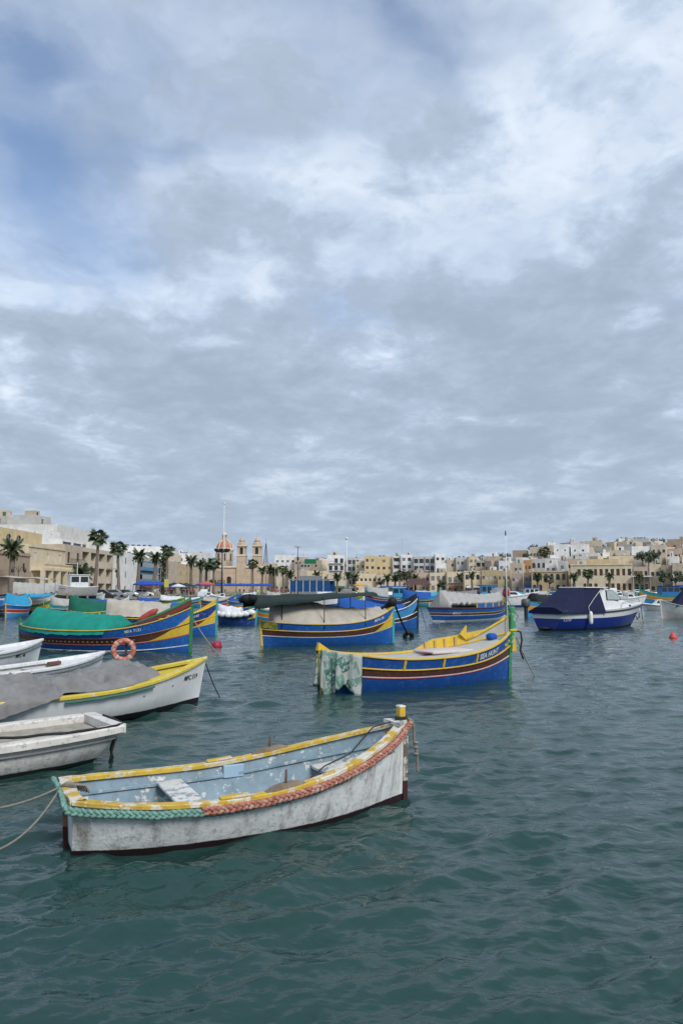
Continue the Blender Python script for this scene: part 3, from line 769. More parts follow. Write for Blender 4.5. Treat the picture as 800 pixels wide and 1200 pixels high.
# --- blue boat with its name on the bow
def sea_boat():
    seab = paint('deep_blue_paint', (.011, .075, .31), wear=(.03, .12, .37), amt=.22, dirt=.22)
    e, H = luzzu('fishing_boat', 'blue yellow and brown wooden fishing boat lettered SEA HUNT on its bow', (378, 812), (596, 794), 2.0, .78, 1.32, 1.06,
                 [seab, white, brown, yellow, seab, yellow, green], up=.62, dividers=4, moust=False, rb=.12, rs=.10, eb=2.6, es=3.0, pb=2.4, stern_up=.10, gunw=.048, q=(.585, .61, .752, .785), inside=M('grey_inside', (.33, .35, .35), rough=.7, wear=(.5, .5, .47), amt=.3))
    L = H.L
    H.rail('red_line', red, e, q=.580, win=.01, out=.012, h=.018, nt=44)
    H.text('name_lettering', 'SEA HUNT', M('white_lettering', (.62, .63, .62), rough=.6), e, .705, 0, .20, q=.835, stretch=1.0, off=.014, bold=.006)
    # carved emblem on the bow board
    em = MB()
    for k in range(6):
        t = .935 + .01 * k; p = H.P(t, .86 + .02 * math.sin(k * 2), -1, .015); em.sphere(p, (.035, .012, .045), 8, 5, k % 2)
    em.build('bow_emblem', [yellow, green], e, smooth=True)
    H.sheet('deck', M('pale_grey_deck', (.43, .42, .385), rough=.75, var=.12, dirt=.3), e, .04, .90, .985, crown=.05)
    mb = MB(); p = H.P(.62, 1.0); mb.bbox(p.x - .75, p.x + .75, -.45, .50, p.z + .01, p.z + .10, .03); mb.build('hatch_cushion', M('pale_pink_cushion', (.56, .50, .485), rough=.8, var=.08), e, smooth=True, angle=40)
    mb = MB(); mb.grid([[(p.x - 1.0 + .25 * i + .05 * noise.noise((i, j, 1)), -.42 + .09 * j, p.z + .055 + .02 * noise.noise((i * .9, j * .9, 4))) for j in range(5)] for i in range(5)]); mb.build('red_net', M('red_net_cloth', (.22, .05, .05), rough=.95, bump=.8, bscale=40), e, smooth=True)
    # raised weather boards on the far side and round the bow
    wb = MB(); rows = []
    for i in range(25):
        t = .50 + .48 * i / 24; a = H.P(t, 1, 1, -.02); h = .05 + .24 * min(1, max(0, (t - .56) / .10)) * (1 - .15 * max(0, (t - .85) / .15))
        rows.append([a, a + Vector((0, .02, h)), a + Vector((0, -.03, h)), a + Vector((0, -.05, 0))])
    wb.grid(rows, closed=True, flip=True); wb.build('weather_board', yellow, e, smooth=True, angle=40)
    for t in (.62, .67, .72, .77):
        rb = MB(); a = H.P(t, 1, 1, -.075); rb.box(a.x - .035, a.x + .035, a.y - .02, a.y + .02, a.z - .1, a.z + .25); rb.build('board_rib', M('tan_rib', (.47, .32, .12), rough=.6), e)
    wg = MB(); a = H.P(.80, 1, 1, -.08)
    wg.add([(a.x - .1, a.y - .02, a.z + .3), (a.x + .12, a.y - .02, a.z + .12), (a.x + .14, a.y - .02, a.z + .55), (a.x - .1, a.y - .07, a.z + .3), (a.x + .12, a.y - .07, a.z + .12), (a.x + .14, a.y - .07, a.z + .55)],
           [(0, 1, 2), (5, 4, 3), (0, 3, 4, 1), (1, 4, 5, 2), (2, 5, 3, 0)]); wg.build('bow_wing', yellow, e)
    # bow coaming rising to the stem
    top = stemtop(H); cb = MB()
    for sd in (1, -1):
        pts = [H.P(t, 1, sd, -.02) for t in (.82, .87, .92, .96, .99)]
        hh = [.02, .10, .22, .32, .42] if sd > 0 else [.0, .01, .02, .03, .04]
        rows = [[p, p + Vector((0, 0, h + .02)), p + Vector((0, -.045 * sd, h + .02)), p + Vector((0, -.045 * sd, 0))] for p, h in zip(pts, hh)]
        cb.grid(rows, closed=True, flip=sd > 0)
    cb.build('bow_coaming', M('grey_white_coaming', (.42, .43, .41), rough=.6), e)
    ct = MB(); pts = [H.P(t, 1, 1, -.04) + Vector((0, 0, h + .06)) for t, h in zip((.82, .87, .92, .96, .99), (.02, .10, .22, .32, .42))]
    ct.tube(pts, .045, 6); ct.build('coaming_cap', yellow, e, smooth=True)
    sh = MB(); sh.bbox(top.x - .02, top.x + .16, -.075, .075, top.z - .55, top.z + .75, .02); sh.build('stem_board', M('green_stem_board', (.045, .25, .10), rough=.5, wear=(.3, .42, .33), amt=.25), e)
    ye = MB(); ye.add([(top.x + .165, -.08, top.z - .55), (top.x - .03, -.082, top.z - .55), (top.x + .10, -.082, top.z - .1), (top.x + .165, .08, top.z - .55), (top.x - .03, .08, top.z - .55), (top.x + .10, .08, top.z - .1)], [(0, 2, 1), (3, 4, 5), (0, 3, 5, 2), (1, 2, 5, 4), (0, 1, 4, 3)]); ye.build('stem_chevron', yellow, e)
    cap = MB(); cap.bbox(top.x - .06, top.x + .20, -.10, .10, top.z + .02, top.z + .09, .015); cap.build('stem_collar', yellow, e)
    r = MB(); r.tube([top + Vector((.12, -.06, .05)), top + Vector((.32, -.1, .0)), top + Vector((.36, -.1, -.25)), top + Vector((.30, -.08, -.55)), top + Vector((.42, -.08, -.8))], .028, 8); r.build('black_bow_line', rope_dark, e, smooth=True)
    mst = MB(); mst.tube([(top.x - .16, -.05, top.z - .3), (top.x - .15, -.05, top.z + 2.85)], [.013, .008], 8); mst.build('mast', M('white_mast', (.70, .71, .71), rough=.4), e, smooth=True)
    tip = MB(); tip.lathe([(.01, 0), (.018, .03), (.018, .10), (.008, .16)], 8, (top.x - .15, -.05, top.z + 2.86)); tip.build('mast_lamp', dmetal, e, smooth=True)
    bx = MB(); q = H.P(.90, 1.0); bx.bbox(q.x - .22, q.x + .06, -.14, .12, q.z - .02, q.z + .19, .05); bx.build('blue_bundle', t_blue, e, smooth=True)
    # patchwork sheet hanging over the stern
    sh = patch_sheet(H, e)
    ypk = MB(); s0 = H.P(0, 1, 1); ypk.add([(s0.x - .10, -.06, s0.z), (s0.x + .28, -.06, s0.z - .02), (s0.x - .06, -.05, s0.z + .20), (s0.x - .10, .06, s0.z), (s0.x + .28, .06, s0.z - .02), (s0.x - .06, .05, s0.z + .20)], [(0, 1, 2), (5, 4, 3), (0, 2, 5, 3), (1, 4, 5, 2), (0, 3, 4, 1)]); ypk.build('stern_peak', yellow, e)
    mw = e.matrix_basis
    mooring('grey mooring rope dropping from the bow of the boat lettered SEA HUNT', sag(mw @ (top + Vector((.2, 0, -.1))), mw @ (top + Vector((.75, -.3, -1.45))), .05), .02, rope_grey)
    return e

def patch_sheet(H, e):
    m = bpy.data.materials.new('patchwork_sacking'); m.use_nodes = True; N, Lk = m.node_tree.nodes, m.node_tree.links; b = N['Principled BSDF']; b.inputs['Roughness'].default_value = .8
    t = N.new('ShaderNodeTexCoord'); mp = N.new('ShaderNodeMapping'); mp.inputs['Rotation'].default_value = (.3, .2, .35); mp.inputs['Scale'].default_value = (1, 1, 1); Lk.new(t.outputs['Object'], mp.inputs[0])
    br = N.new('ShaderNodeTexVoronoi'); br.distance = 'CHEBYCHEV'; br.inputs['Scale'].default_value = 5.2; br.inputs['Randomness'].default_value = .55; Lk.new(mp.outputs[0], br.inputs[0])
    sp = N.new('ShaderNodeSeparateColor'); Lk.new(br.outputs['Color'], sp.inputs[0])
    rp = N.new('ShaderNodeValToRGB'); rp.color_ramp.interpolation = 'CONSTANT'
    cols = [(0, (.38, .41, .39)), (.25, (.07, .19, .14)), (.42, (.36, .39, .37)), (.58, (.15, .26, .21)), (.78, (.42, .44, .43)), (.88, (.03, .12, .09))]
    while len(rp.color_ramp.elements) < len(cols): rp.color_ramp.elements.new(.5)
    for k, (p, c) in enumerate(cols): rp.color_ramp.elements[k].position = p; rp.color_ramp.elements[k].color = (*c, 1)
    Lk.new(sp.outputs[0], rp.inputs[0])
    n = N.new('ShaderNodeTexNoise'); n.inputs['Scale'].default_value = 14; n.inputs['Detail'].default_value = 6; Lk.new(t.outputs['Object'], n.inputs[0])
    mr = N.new('ShaderNodeMapRange'); mr.inputs[1].default_value = .53; mr.inputs[2].default_value = .60; Lk.new(n.outputs[0], mr.inputs[0])
    mx = N.new('ShaderNodeMix'); mx.data_type = 'RGBA'; Lk.new(mr.outputs[0], mx.inputs[0]); Lk.new(rp.outputs[0], mx.inputs[6]); mx.inputs[7].default_value = (.36, .40, .38, 1); Lk.new(mx.outputs[2], b.inputs['Base Color'])
    mb = MB(); s0 = H.P(0, 1, 1); path = []
    # runs round the stern from the far quarter to the near quarter
    for i in range(21): path.append(H.P(.10 * (1 - i / 20) ** 1.5, 1, 1, .05))
    for i in range(1, 25): path.append(H.P(.13 * (i / 24) ** 1.5, 1, -1, .05))
    rows = []
    for i, p in enumerate(path):
        fold = .07 * math.sin(i * .8) + .04 * math.sin(i * 2.1 + 1); row = []
        for j in range(15):
            k = j / 14; d = Vector((p.x - (s0.x + .8), p.y, 0)).normalized()
            row.append(p + d * (.02 + fold * (.3 + k) + .03 * noise.noise((i * .3, k * 3, 1))) + Vector((0, 0, (.03 - (.98 + .16 * math.sin(i * .42 + 2.2) + .06 * math.sin(i * 1.7)) * k))))
        rows.append(row)
    mb.grid(rows); o = mb.build('patchwork_sheet', m, e, smooth=True)
    md = o.modifiers.new('thickness', 'SOLIDIFY'); md.thickness = .008
    return o
sea_boat()

# --- luzzu with the green tarpaulin
def green_tarp_boat():
    e, H = luzzu('fishing_boat', 'blue and yellow wooden fishing boat under a bright green tarpaulin', (24, 758), (223, 764), 2.7, .84, 1.82, 1.0,
                 [blue, white, brown, yellow, blue, yellow, green], up=.15, rb=.04, rs=.10, eb=2.4, es=2.6, pb=3.0, stern_up=.30, dividers=0, inside=yellow, q=(.50, .53, .70, .74))
    H.rail('red_line', red, e, q=.512, win=.01, out=.014, h=.03)
    H.rail('white_line', white, e, q=.30, win=.01, out=.012, h=.035)
    H.rail('dark_strake', M('dark_red_strake', (.12, .02, .02), rough=.5), e, q=.72, win=.01, out=.03, h=.04)
    H.cover('tarpaulin', t_green, e, .03, .615, lambda k: .84 * min(1, k / .14) * (1 - .36 * max(0, k - .14)) if k < .96 else .30, drop=.16, wr=.032, seed=3, pw=1.9)
    H.sheet('foredeck', M('yellow_deck', (.58, .40, .05), rough=.6), e, .60, .97, .93)
    for t in (.66, .74, .81):
        mb = MB(); a, b = H.P(t, .97, 1, -.06), H.P(t, .97, -1, -.06); mb.bbox(a.x - .08, a.x + .08, b.y, a.y, a.z, a.z + .07, .01); mb.build('thwart', yellow, e)
    # rising bow boards in red and green
    for sd in (1, -1):
        for (q0, h0, h1, mt, nm) in ((1., .06, .30, M('maroon_paint', (.17, .03, .03), rough=.5), 'bow_board'), (1., .31, .42, green, 'bow_board_cap')):
            mb = MB(); rows = []
            for i in range(13):
                t = .70 + .295 * i / 12; k = (i / 12) ** .8; p = H.P(t, 1, sd, -.01)
                a, b = h0 * k + (.05 if h0 < .2 else 0), h1 * k + .05
                rows.append([p + Vector((0, 0, a)), p + Vector((0, 0, b)), p + Vector((0, -.05 * sd, b)), p + Vector((0, -.05 * sd, a))])
            mb.grid(rows, closed=True, flip=sd > 0); mb.build(nm, mt, e)
    fd = MB(); a, b = H.P(.77, 1, -1, -.25) + Vector((0, 0, .18)), H.P(.86, 1, -1, -.22) + Vector((0, 0, .48)); pts = [a.lerp(b, i / 6) for i in range(7)]
    fd.tube(pts, [.05, .13, .15, .15, .15, .13, .05], 10); fd.build('red_fender', M('faded_red_fender', (.36, .06, .05), rough=.7, var=.2), e, smooth=True)
    np_ = MB(); t0 = .66
    H.text('number_board_lettering', 'MFA 7121', white, e, .715, 0, .16, q=.85, off=.016)
    bx = MB()
    for k in range(26):                                      # carved trim on the dark band
        t = .10 + k * .026; p = H.P(t, .615, -1, .01); bx.sphere(p, (.05, .012, .035), 6, 4)
    tag(bx.build('band_carving', M('ochre_carving', (.30, .17, .03), rough=.6), e), kind='stuff')
    top = stemtop(H); mw = e.matrix_basis
    mooring('grey mooring rope under the bow of the green tarpaulin boat', sag(mw @ (top + Vector((.1, 0, -.5))), mw @ Vector((top.x + 1.8, -.9, -.02)), .1), .022, rope_grey)
    return e
green_tarp_boat()

# --- boat behind it: beige canvas amidships, blue box, yellow bow
def beige_box_boat():
    D = 40.0
    a, b = at_d(118, 740, 41.5), at_z(253, 744)
    e, H = luzzu('fishing_boat', 'blue wooden fishing boat with beige canvas, a blue box and a bright yellow inner bow', (a.x, a.y), (b.x, b.y), 2.3, .95, 1.75, 1.15,
                 [blue, white, M('maroon_band', (.16, .03, .04), rough=.5), yellow, dblue, yellow, teal], up=.34, rb=.03, pb=2.6, inside=yellow, q=(.50, .53, .68, .72))
    H.cover('canvas', t_beige, e, .06, .60, lambda k: .95 - .2 * k + .1 * math.sin(k * 3), drop=-.1, wr=.05, seed=8, pw=2.2)
    mb = MB(); p = H.P(.66, 1); mb.bbox(p.x - .05 * H.L, p.x + .10 * H.L, -.62, .62, p.z - .2, p.z + .80, .03); bo = mb.build('blue_box', M('bright_blue_box', (.016, .15, .50), rough=.5, var=.1), e)
    d = MB(); d.bbox(p.x + .0, p.x + .3, -.65, -.621, p.z + .1, p.z + .4, .005); d.build('box_door', M('deeper_blue_door', (.012, .10, .38), rough=.5), bo)
    bd = MB(); rows = []
    for sd in (1, -1):
        rows = []
        for i in range(10):
            t = .80 + .195 * i / 9; q_ = H.P(t, 1, sd, -.02); h = .06 + .25 * (i / 9)
            rows.append([q_, q_ + Vector((0, 0, h)), q_ + Vector((0, -.05 * sd, h)), q_ + Vector((0, -.05 * sd, 0))])
        bd.grid(rows, closed=True, flip=sd > 0)
    bd.build('bow_boards', yellow, e)
    H.text('number_lettering', 'MFA 6183', white, e, .73, 0, .18, q=.85, off=.016)
    gi = MB(); q_ = H.P(.93, .93); gi.add([(q_.x - .35, .18, q_.z + .12), (q_.x + .05, .1, q_.z + .38), (q_.x + .1, .1, q_.z + .12), (q_.x - .35, .22, q_.z + .12), (q_.x + .05, .14, q_.z + .38), (q_.x + .1, .14, q_.z + .12)], [(0, 2, 1), (3, 4, 5), (0, 1, 4, 3), (1, 2, 5, 4)]); gi.build('green_bow_panel', green, e)
beige_box_boat()

# --- boat with tent canvas and dark awning
def awning_boat():
    e, H = luzzu('fishing_boat', 'blue wooden fishing boat with beige tent canvas below a dark flat awning', (307, 757), (460, 753), 2.5, .98, 1.72, 1.12,
                 [blue, white, brown, yellow, blue, yellow, teal], up=.28, rb=.05, rs=.12, eb=2.6, pb=2.6, dividers=0, inside=yellow, q=(.55, .575, .735, .77))
    L = H.L
    H.cover('tent_canvas', t_beige, e, .075, .93, lambda k: (1.35 - 1.05 * k) if k < .95 else .12, drop=.0, wr=.035, seed=21, pw=1.35)
    H.text('number_lettering', 'MFA 86', white, e, .80, 0, .19, q=.87, off=.016)
    qd = MB(); p = H.P(0, 1); rows = []
    for i in range(9):
        t = .0 + .10 * i / 8; q_ = H.P(t, .985, -1, .035); z_ = H.P(t, .80, -1, .03); rows.append([z_, q_])
    qd.grid(rows); qd.build('quarter_board', M('green_yellow_quarter', (.16, .22, .04), rough=.6, wear=(.5, .35, .04), amt=.5, wscale=3), e)
    # awning: sagging sheet on four poles
    x0, x1, zt = -L * .60, L * .32, 2.34; n = 30; rows = []
    mb = MB()
    for i in range(n + 1):
        k = i / n; x = lerp(x0, x1, k); row = []
        for j in range(13):
            v = j / 6 - 1; y = v * (1.25 - .25 * k)
            z = zt + .10 * k - .10 * math.sin(math.pi * ((k * 3) % 1)) * (1 - abs(v)) - .02 * noise.noise((x * 2, y * 2, 1)) - .10 * abs(v) ** 3
            if abs(v) > .99: z -= .52 * max(.15, 1 - k * 1.05) + .05 * noise.noise((x * 1.3, y, 5))
            row.append((x, y, z))
        rows.append(row)
    mb.grid(rows); aw = mb.build('awning', t_awn, e, smooth=True); md = aw.modifiers.new('thickness', 'SOLIDIFY'); md.thickness = .015
    ro = MB(); ro.tube([(x0 - .05, y, zt - .20 + .05 * math.sin(y * 4)) for y in [-1.3 + .2 * i for i in range(14)]], .17, 9); ro.build('rolled_awning_edge', t_black, aw, smooth=True)
    for (t, sd) in ((.12, -1), (.40, -1), (.72, -1), (.12, 1), (.40, 1), (.72, 1)):
        p = H.P(t, 1, sd, -.03); mb = MB(); mb.tube([p - Vector((0, 0, .2)), (p.x, p.y, zt + .02)], .022, 7); mb.build('awning_pole', dmetal, e, smooth=True)
    top = stemtop(H); c = MB(); c.sphere((top.x - .05, 0, top.z + .25), (.24, .2, .24), 10, 7); c.build('black_stem_bag', black, e, smooth=True)
    y = MB(); a = H.P(.88, 1, 1, -.1); y.add([(a.x - .3, a.y, a.z), (a.x + .1, a.y, a.z), (a.x + .15, a.y, a.z + .4), (a.x - .3, a.y - .05, a.z), (a.x + .1, a.y - .05, a.z), (a.x + .15, a.y - .05, a.z + .4)], [(0, 1, 2), (5, 4, 3), (0, 2, 5, 3), (1, 4, 5, 2)]); y.build('bow_wing', M('lime_wing', (.40, .46, .06), rough=.5), e)
    b = MB(); rows = []
    for i in range(9):
        t = .86 + .135 * i / 8; q_ = H.P(t, 1, 1, -.02); h = .04 + .33 * (i / 8); rows.append([q_, q_ + Vector((0, 0, h)), q_ + Vector((0, -.05, h)), q_ - Vector((0, .05, 0))])
    b.grid(rows, closed=True, flip=True); b.build('bow_board', black, e)
    mw = e.matrix_basis; tw = at_z(478, 748); ty = MB()
    ty.torus((0, 0, .12), .20, .10, 'y', 20, 9); ty.torus((.05, .22, .05), .20, .10, 'y', 20, 9)
    o = ty.build('tyre_float', black, smooth=True); o.location = tw; o.rotation_euler = (.3, .2, .3); tag(o, 'black tyre float hanging in the water off the awning boat', 'float')
    mooring('thick dark rope from the awning boat bow down to the tyre float', sag(mw @ (top + Vector((.1, 0, .1))), tw + Vector((0, 0, .2)), .12), .05, black)
awning_boat()

# --- boat behind it: dark stem, royal blue tarpaulin
def blue_tarp_boat():
    a, b = at_d(395, 735, 47), at_z(489, 736)
    e, H = luzzu('fishing_boat', 'blue wooden fishing boat with royal blue tarpaulin and black painted bow', (a.x, a.y), (b.x, b.y), 2.2, 1.15, 1.95, 1.2,
                 [blue, white, brown, white, lblue, white, black, black], up=.12, rb=.02, pb=2.4, inside=black, q=(.48, .51, .62, .66))
    H.cover('tarpaulin', t_blue, e, .03, .80, lambda k: 1.0 - .85 * k, drop=.05, wr=.04, seed=31, pw=1.6)
    for sd in (1, -1):
        mb = MB(); rows = []
        for i in range(10):
            t = .70 + .29 * i / 9; q_ = H.P(t, 1, sd, -.015); h = .04 + .34 * (i / 9); rows.append([q_, q_ + Vector((0, 0, h)), q_ + Vector((0, -.05 * sd, h)), q_ - Vector((0, .05 * sd, 0))])
        mb.grid(rows, closed=True, flip=sd > 0); mb.build('bow_board', black, e)
    top = stemtop(H); mw = e.matrix_basis
    mooring('thin mooring rope running from the black bow into the water', sag(mw @ (top + Vector((.1, 0, -.1))), at_z(500, 738), .1), .018)
blue_tarp_boat()

# --- big blue boat under a long grey canvas
def grey_canvas_boat():
    a, b = at_z(514, 729), at_d(592, 722, 67)
    e, L = boat_at('fishing_boat', 'blue fishing boat under a long pale grey tent canvas with green stem', (a.x, a.y), (b.x, b.y), group='painted wooden fishing boats')
    H = Hull(L, 3.3, 1.05, 1.6, 1.1, draft=.35, rb=.1, rs=.05, tr=.66, pb=2.6, full=.25, vee=.8)
    H.shell('hull', [(.30, 1), (.34, 1), (.58, 0), (.61, 1), (.72, 2), (.75, 3), (1., 0)], [blue, white, brown, yellow], e)
    H.rail('gunwale', brown, e, win=.08, out=.05, h=.09)
    H.inner(e, dark, q0=.6)
    cb = MB(); rows = []
    for sd in (-1,):
        for i in range(20):
            t = .30 + .60 * i / 19; p = H.P(t, 1, sd, -.12); rows.append([p, p + Vector((0, 0, .42)), p + Vector((0, -.05 * sd, .42)), p - Vector((0, .05 * sd, 0))])
    cb.grid(rows, closed=True); cb.build('wash_boards', blue, e)
    for k in range(6):
        t = .30 + .60 * k / 5; p = H.P(t, 1, -1, -.10); q_ = MB(); q_.box(p.x - .06, p.x + .06, p.y - .03, p.y + .03, p.z, p.z + .46); q_.build('board_post', yellow, e)
    H.cover('tent_canvas', t_lgrey, e, .02, .93, lambda k: .42 + (.95 if k < .10 else .95 - .45 * k) - .0, drop=-.42, wr=.05, seed=4, pw=1.1, over=-.08)
    H.stem('stem', green, e, 1, w=.25, d=.25, up=1.25, taper=.8)
    bc = MB(); top = stemtop(H); bc.sphere((top.x - .5, -.3, top.z + .65), (.45, .25, .45), 9, 6); bc.build('red_bundle', M('crimson_cloth', (.34, .02, .04), rough=.8), e, smooth=True)
    yb = MB(); yb.bbox(top.x + .1, top.x + .4, -.1, .1, top.z + .5, top.z + .8, .04); yb.build('stem_lamp', yellow, e)
    fl = MB(); fl.tube([(top.x - .75, -.5, top.z - .1), (top.x - .9, -.5, top.z + 1.9)], .10, 6); fl.build('green_post', M('dark_green_post', (.02, .10, .05)), e)
    H.text('stern_number', 'MFA 27', white, e, .04, 0, .28, q=.66, off=.012)
    mooring('mooring rope slanting down from the green stem of the grey canvas boat', sag(e.matrix_basis @ (top + Vector((.2, 0, .3))), at_z(607, 722), .2), .025)
grey_canvas_boat()

# --- white boat with yellow rim and grey sheet (left), lifebuoy
def yellow_rim_boat():
    e, L = boat_at('dinghy', 'white open boat with yellow rim and crumpled grey sheet, lettered on the bow', (-7.2, 12.7), (232, 823))
    H = Hull(L, 2.0, .60, .98, .66, draft=.3, rb=.28, rs=.1, tr=.6, eb=2.2, es=2.6, pb=2.0, full=.28, vee=.7)
    hm = M('white_gelcoat', (.74, .75, .76), rough=.35, var=.05, dirt=.12, streak=.15, boot=(.016, .012, .012), bz=.12)
    H.shell('hull', [(1., 0)], [hm], e, nt=50)
    ym = M('chalky_yellow_rim', (.60, .46, .05), rough=.6, var=.12, wear=(.62, .58, .42), amt=.2, dirt=.3)
    H.rail('gunwale', ym, e, win=.13, out=.035, h=.075, dz=.01, nt=70)
    H.inner(e, ym, q0=.5, th=.06, floor_mat=dark)
    H.sheet('bow_deck', M('green_inside_deck', (.05, .13, .09), rough=.7), e, .72, .95, .80)
    for t in (.70, .36):
        mb = MB(); a, b = H.P(t, .86, 1, -.06), H.P(t, .86, -1, -.06); mb.bbox(a.x - .13, a.x + .13, b.y, a.y, a.z - .04, a.z, .01); mb.build('thwart', ym, e)
    sh = MB(); rows = []; nx, ny = 90, 50
    for i in range(nx + 1):
        k = i / nx; t = lerp(.0, .76, k); a, b = H.P(t, 1, 1, .03), H.P(t, 1, -1, .03); row = []
        edge = .92 + .03 * math.sin(k * 19) - (.30 * math.sin((k - .47) / .12 * math.pi) if .47 < k < .59 else 0)
        if k < .45: edge = 1.0 + (.45 - k) * 1.2
        if k > .8: edge = .9 - (k - .8) * 1.2
        for j in range(ny + 1):
            v = -1 + (1 + edge) * j / ny; vv = min(1, v); p = a.lerp(b, (vv + 1) / 2)
            hump = .40 * max(0, 1 - abs(v) ** 1.6) * (.72 + .28 * math.sin(k * 7 + .6)) * (1 if k < .85 else max(.25, 1 - (k - .85) * 5))
            z = .07 + hump + .07 * noise.noise((p.x * 2.2, p.y * 2.4, 4)) - .20 * abs(noise.noise((p.x * 2.2 + p.y, p.y * 1.2, 2))) - .11 * abs(noise.noise((p.x * 5 - p.y * 2, p.y * 3, 5))) + .035 * noise.noise((p.x * 11, p.y * 9, 2)) + .10
            hem = max(0, min(1, (edge - v) / .35)); z = .055 + (z - .055) * (hem * hem * (3 - 2 * hem) if v <= 1 else 1)
            q_ = p + Vector((0, 0, z))
            if v > 1: q_ = b + Vector((0, -.06 - .09 * abs(noise.noise((k * 16, v * .6, 3))) - .05 * noise.noise((k * 40, v, 7)) - .06 * (v - 1), .06 - (v - 1) * 1.05))
            row.append(q_)
        rows.append(row)
    sh.grid(rows); o = sh.build('grey_sheet', t_grey, e, smooth=True)
    H.text('registration_lettering', 'MFC 519', M('black_lettering', (.015, .015, .017), rough=.7), e, .865, .58, .155, off=.008, stretch=.95)
    strand_rope('green_side_rope', [H.P(t, .93, -1, .05) + Vector((0, 0, .02 * noise.noise((t * 20, 1, 1)))) for t in [.36 + i * .03 for i in range(12)]], .022, M('dark_green_rope', (.06, .17, .12), rough=.9), e, turns=8)
    top = stemtop(H)
    for (t, z) in ((.66, .45), (.80, .55)):
        fs = MB(); p = H.P(t, H.sz(t, z), -1, .0); fs.sphere(p, (.03, .02, .022), 7, 5); fs.build('hull_fitting', steel, e, smooth=True)
    mw = e.matrix_basis
    mooring('dark mooring rope from the lettered bow of the yellow-rimmed boat', sag(mw @ (top + Vector((.0, 0, -.12))), at_z(258, 818), .05), .014, rope_dark)
    # lifebuoy hung on a short post
    p = at_d(145, 762, 18.6)
    pm = MB(); pm.tube([(p.x + .02, p.y + .14, .3), (p.x + .02, p.y + .14, p.z + .38)], .03, 8); tag(pm.build('short_post', dmetal, smooth=True), 'short dark post carrying the orange lifebuoy', 'post')
    lb = MB(); lb.torus((0, 0, 0), .235, .068, 'y', 32, 12, mats=lambda i: 0); l = lb.build('ring', fred, None, smooth=True)
    le = empty('lifebuoy', 'faded orange lifebuoy ring behind the grey-sheeted white boat', 'lifebuoy', p); l.parent = le; le.rotation_euler = (.05, 0, .35)
    for k in range(4):
        a = math.pi / 4 + k * math.pi / 2; bd = MB(); bd.torus((0, 0, 0), .072, .006, 'y', 14, 5)
        bo = MB(); bo.lathe([(.071, -.035), (.073, -.03), (.073, .03), (.071, .035)], 14, cap=False); o = bo.build('band', M('pale_band', (.48, .33, .28), rough=.7), le, smooth=True)
        o.location = (.235 * math.cos(a), 0, .235 * math.sin(a)); o.rotation_euler = (0, -a, 0)
yellow_rim_boat()

# --- blunt weathered boat at the left edge
def blunt_boat():
    a = at_z(98, 886); d = Vector((-.79, -.61, 0)); b = a + d * 3.9
    e, L = boat_at('dinghy', 'weathered white boat with blunt end and faded stencil, cut by the left edge', (a.x, a.y), (b.x, b.y))
    H = Hull(L, 1.75, .44, .62, .50, draft=.25, rb=.2, rs=.52, tr=.80, eb=2.4, full=.22, vee=.55)
    hm = M('grimy_white_hull', (.66, .655, .63), rough=.6, var=.1, wear=(.46, .45, .43), amt=.18, wscale=9, streak=.5, dirt=.4, bump=.4, boot=(.035, .035, .03), bz=.05)
    H.shell('hull', [(1., 0)], [hm], e, nt=40)
    H.rail('gunwale', M('grimy_rim', (.62, .60, .56), rough=.7, var=.15, wear=(.40, .39, .36), amt=.16, wscale=9, dirt=.4), e, win=.16, out=.05, h=.13, dz=-.02)
    H.rail('rub_rail', M('grey_rub_rail', (.20, .20, .20), rough=.7), e, q=.80, win=.01, out=.035, h=.03)
    H.inner(e, M('stained_inside', (.34, .32, .28), rough=.8, var=.2, dirt=.6), q0=.6)
    H.sheet('deck', M('dirty_deck', (.33, .30, .25), rough=.9, var=.25, scale=5, dirt=.8, bump=.5), e, .02, .95, .90, inset=.14)
    hs = MB(); z = .60; ho = [H.P(.55, 1, 1, -.3) + Vector((0, 0, .07)), H.P(.40, 1, 1, -.55) + Vector((0, 0, .05)), H.P(.30, 1, 1, -.30) + Vector((0, 0, .06)), H.P(.20, 1, 1, -.1) + Vector((0, 0, .07)), H.P(.12, 1, 1, .0) + Vector((0, 0, .06)), H.P(.02, 1, 1, .02) + Vector((0, 0, .05)), H.P(0, 1, 1, 0) + Vector((-.05, -.1, .04)), H.P(0, 1, -1, 0) + Vector((-.03, .3, .06))]
    sub = []
    for i in range(len(ho) - 1):
        for k in range(6): sub.append(ho[i].lerp(ho[i + 1], k / 6) + Vector((0, 0, .006 * math.sin(i * 5 + k))))
    hs.tube(sub, .020, 7); hs.build('black_hose', black, e, smooth=True)
    # faded stencil: ring of laurel-like blots over a bar
    st = MB()
    for k in range(26):
        r = random.random; px_, py_ = -.20 + .40 * r(), .17 * (r() - .5); w, h = .025 + .045 * r(), .008 + .016 * r()
        t = .47 + px_ / L; q = H.sz(t, .24 + py_); vs = []
        for j in range(8):
            an = j * math.pi / 4; vs.append(H.P(t + w * math.cos(an) / L, q + h * math.sin(an) / (H.zs(t) + H.draft), 1, .006))
        st.add(vs, [tuple(range(8))])
    tag(st.build('faded_stencil', M('faded_stencil_ink', (.10, .12, .12), rough=.8, wear=(.5, .5, .48), amt=.45, wscale=20), e), kind='stuff')
    for k in range(3):
        stp = MB(); p = H.P(.0, .8, 1, 0) + Vector((-.03 - .03 * k, -.12 * k, .0)); stp.tube([p, p + Vector((.06, 0, -.20)), p + Vector((.10 - .05 * k, 0, -.42))], [.012, .012, .028], 6); stp.build('hanging_strap', black, e, smooth=True)
blunt_boat()

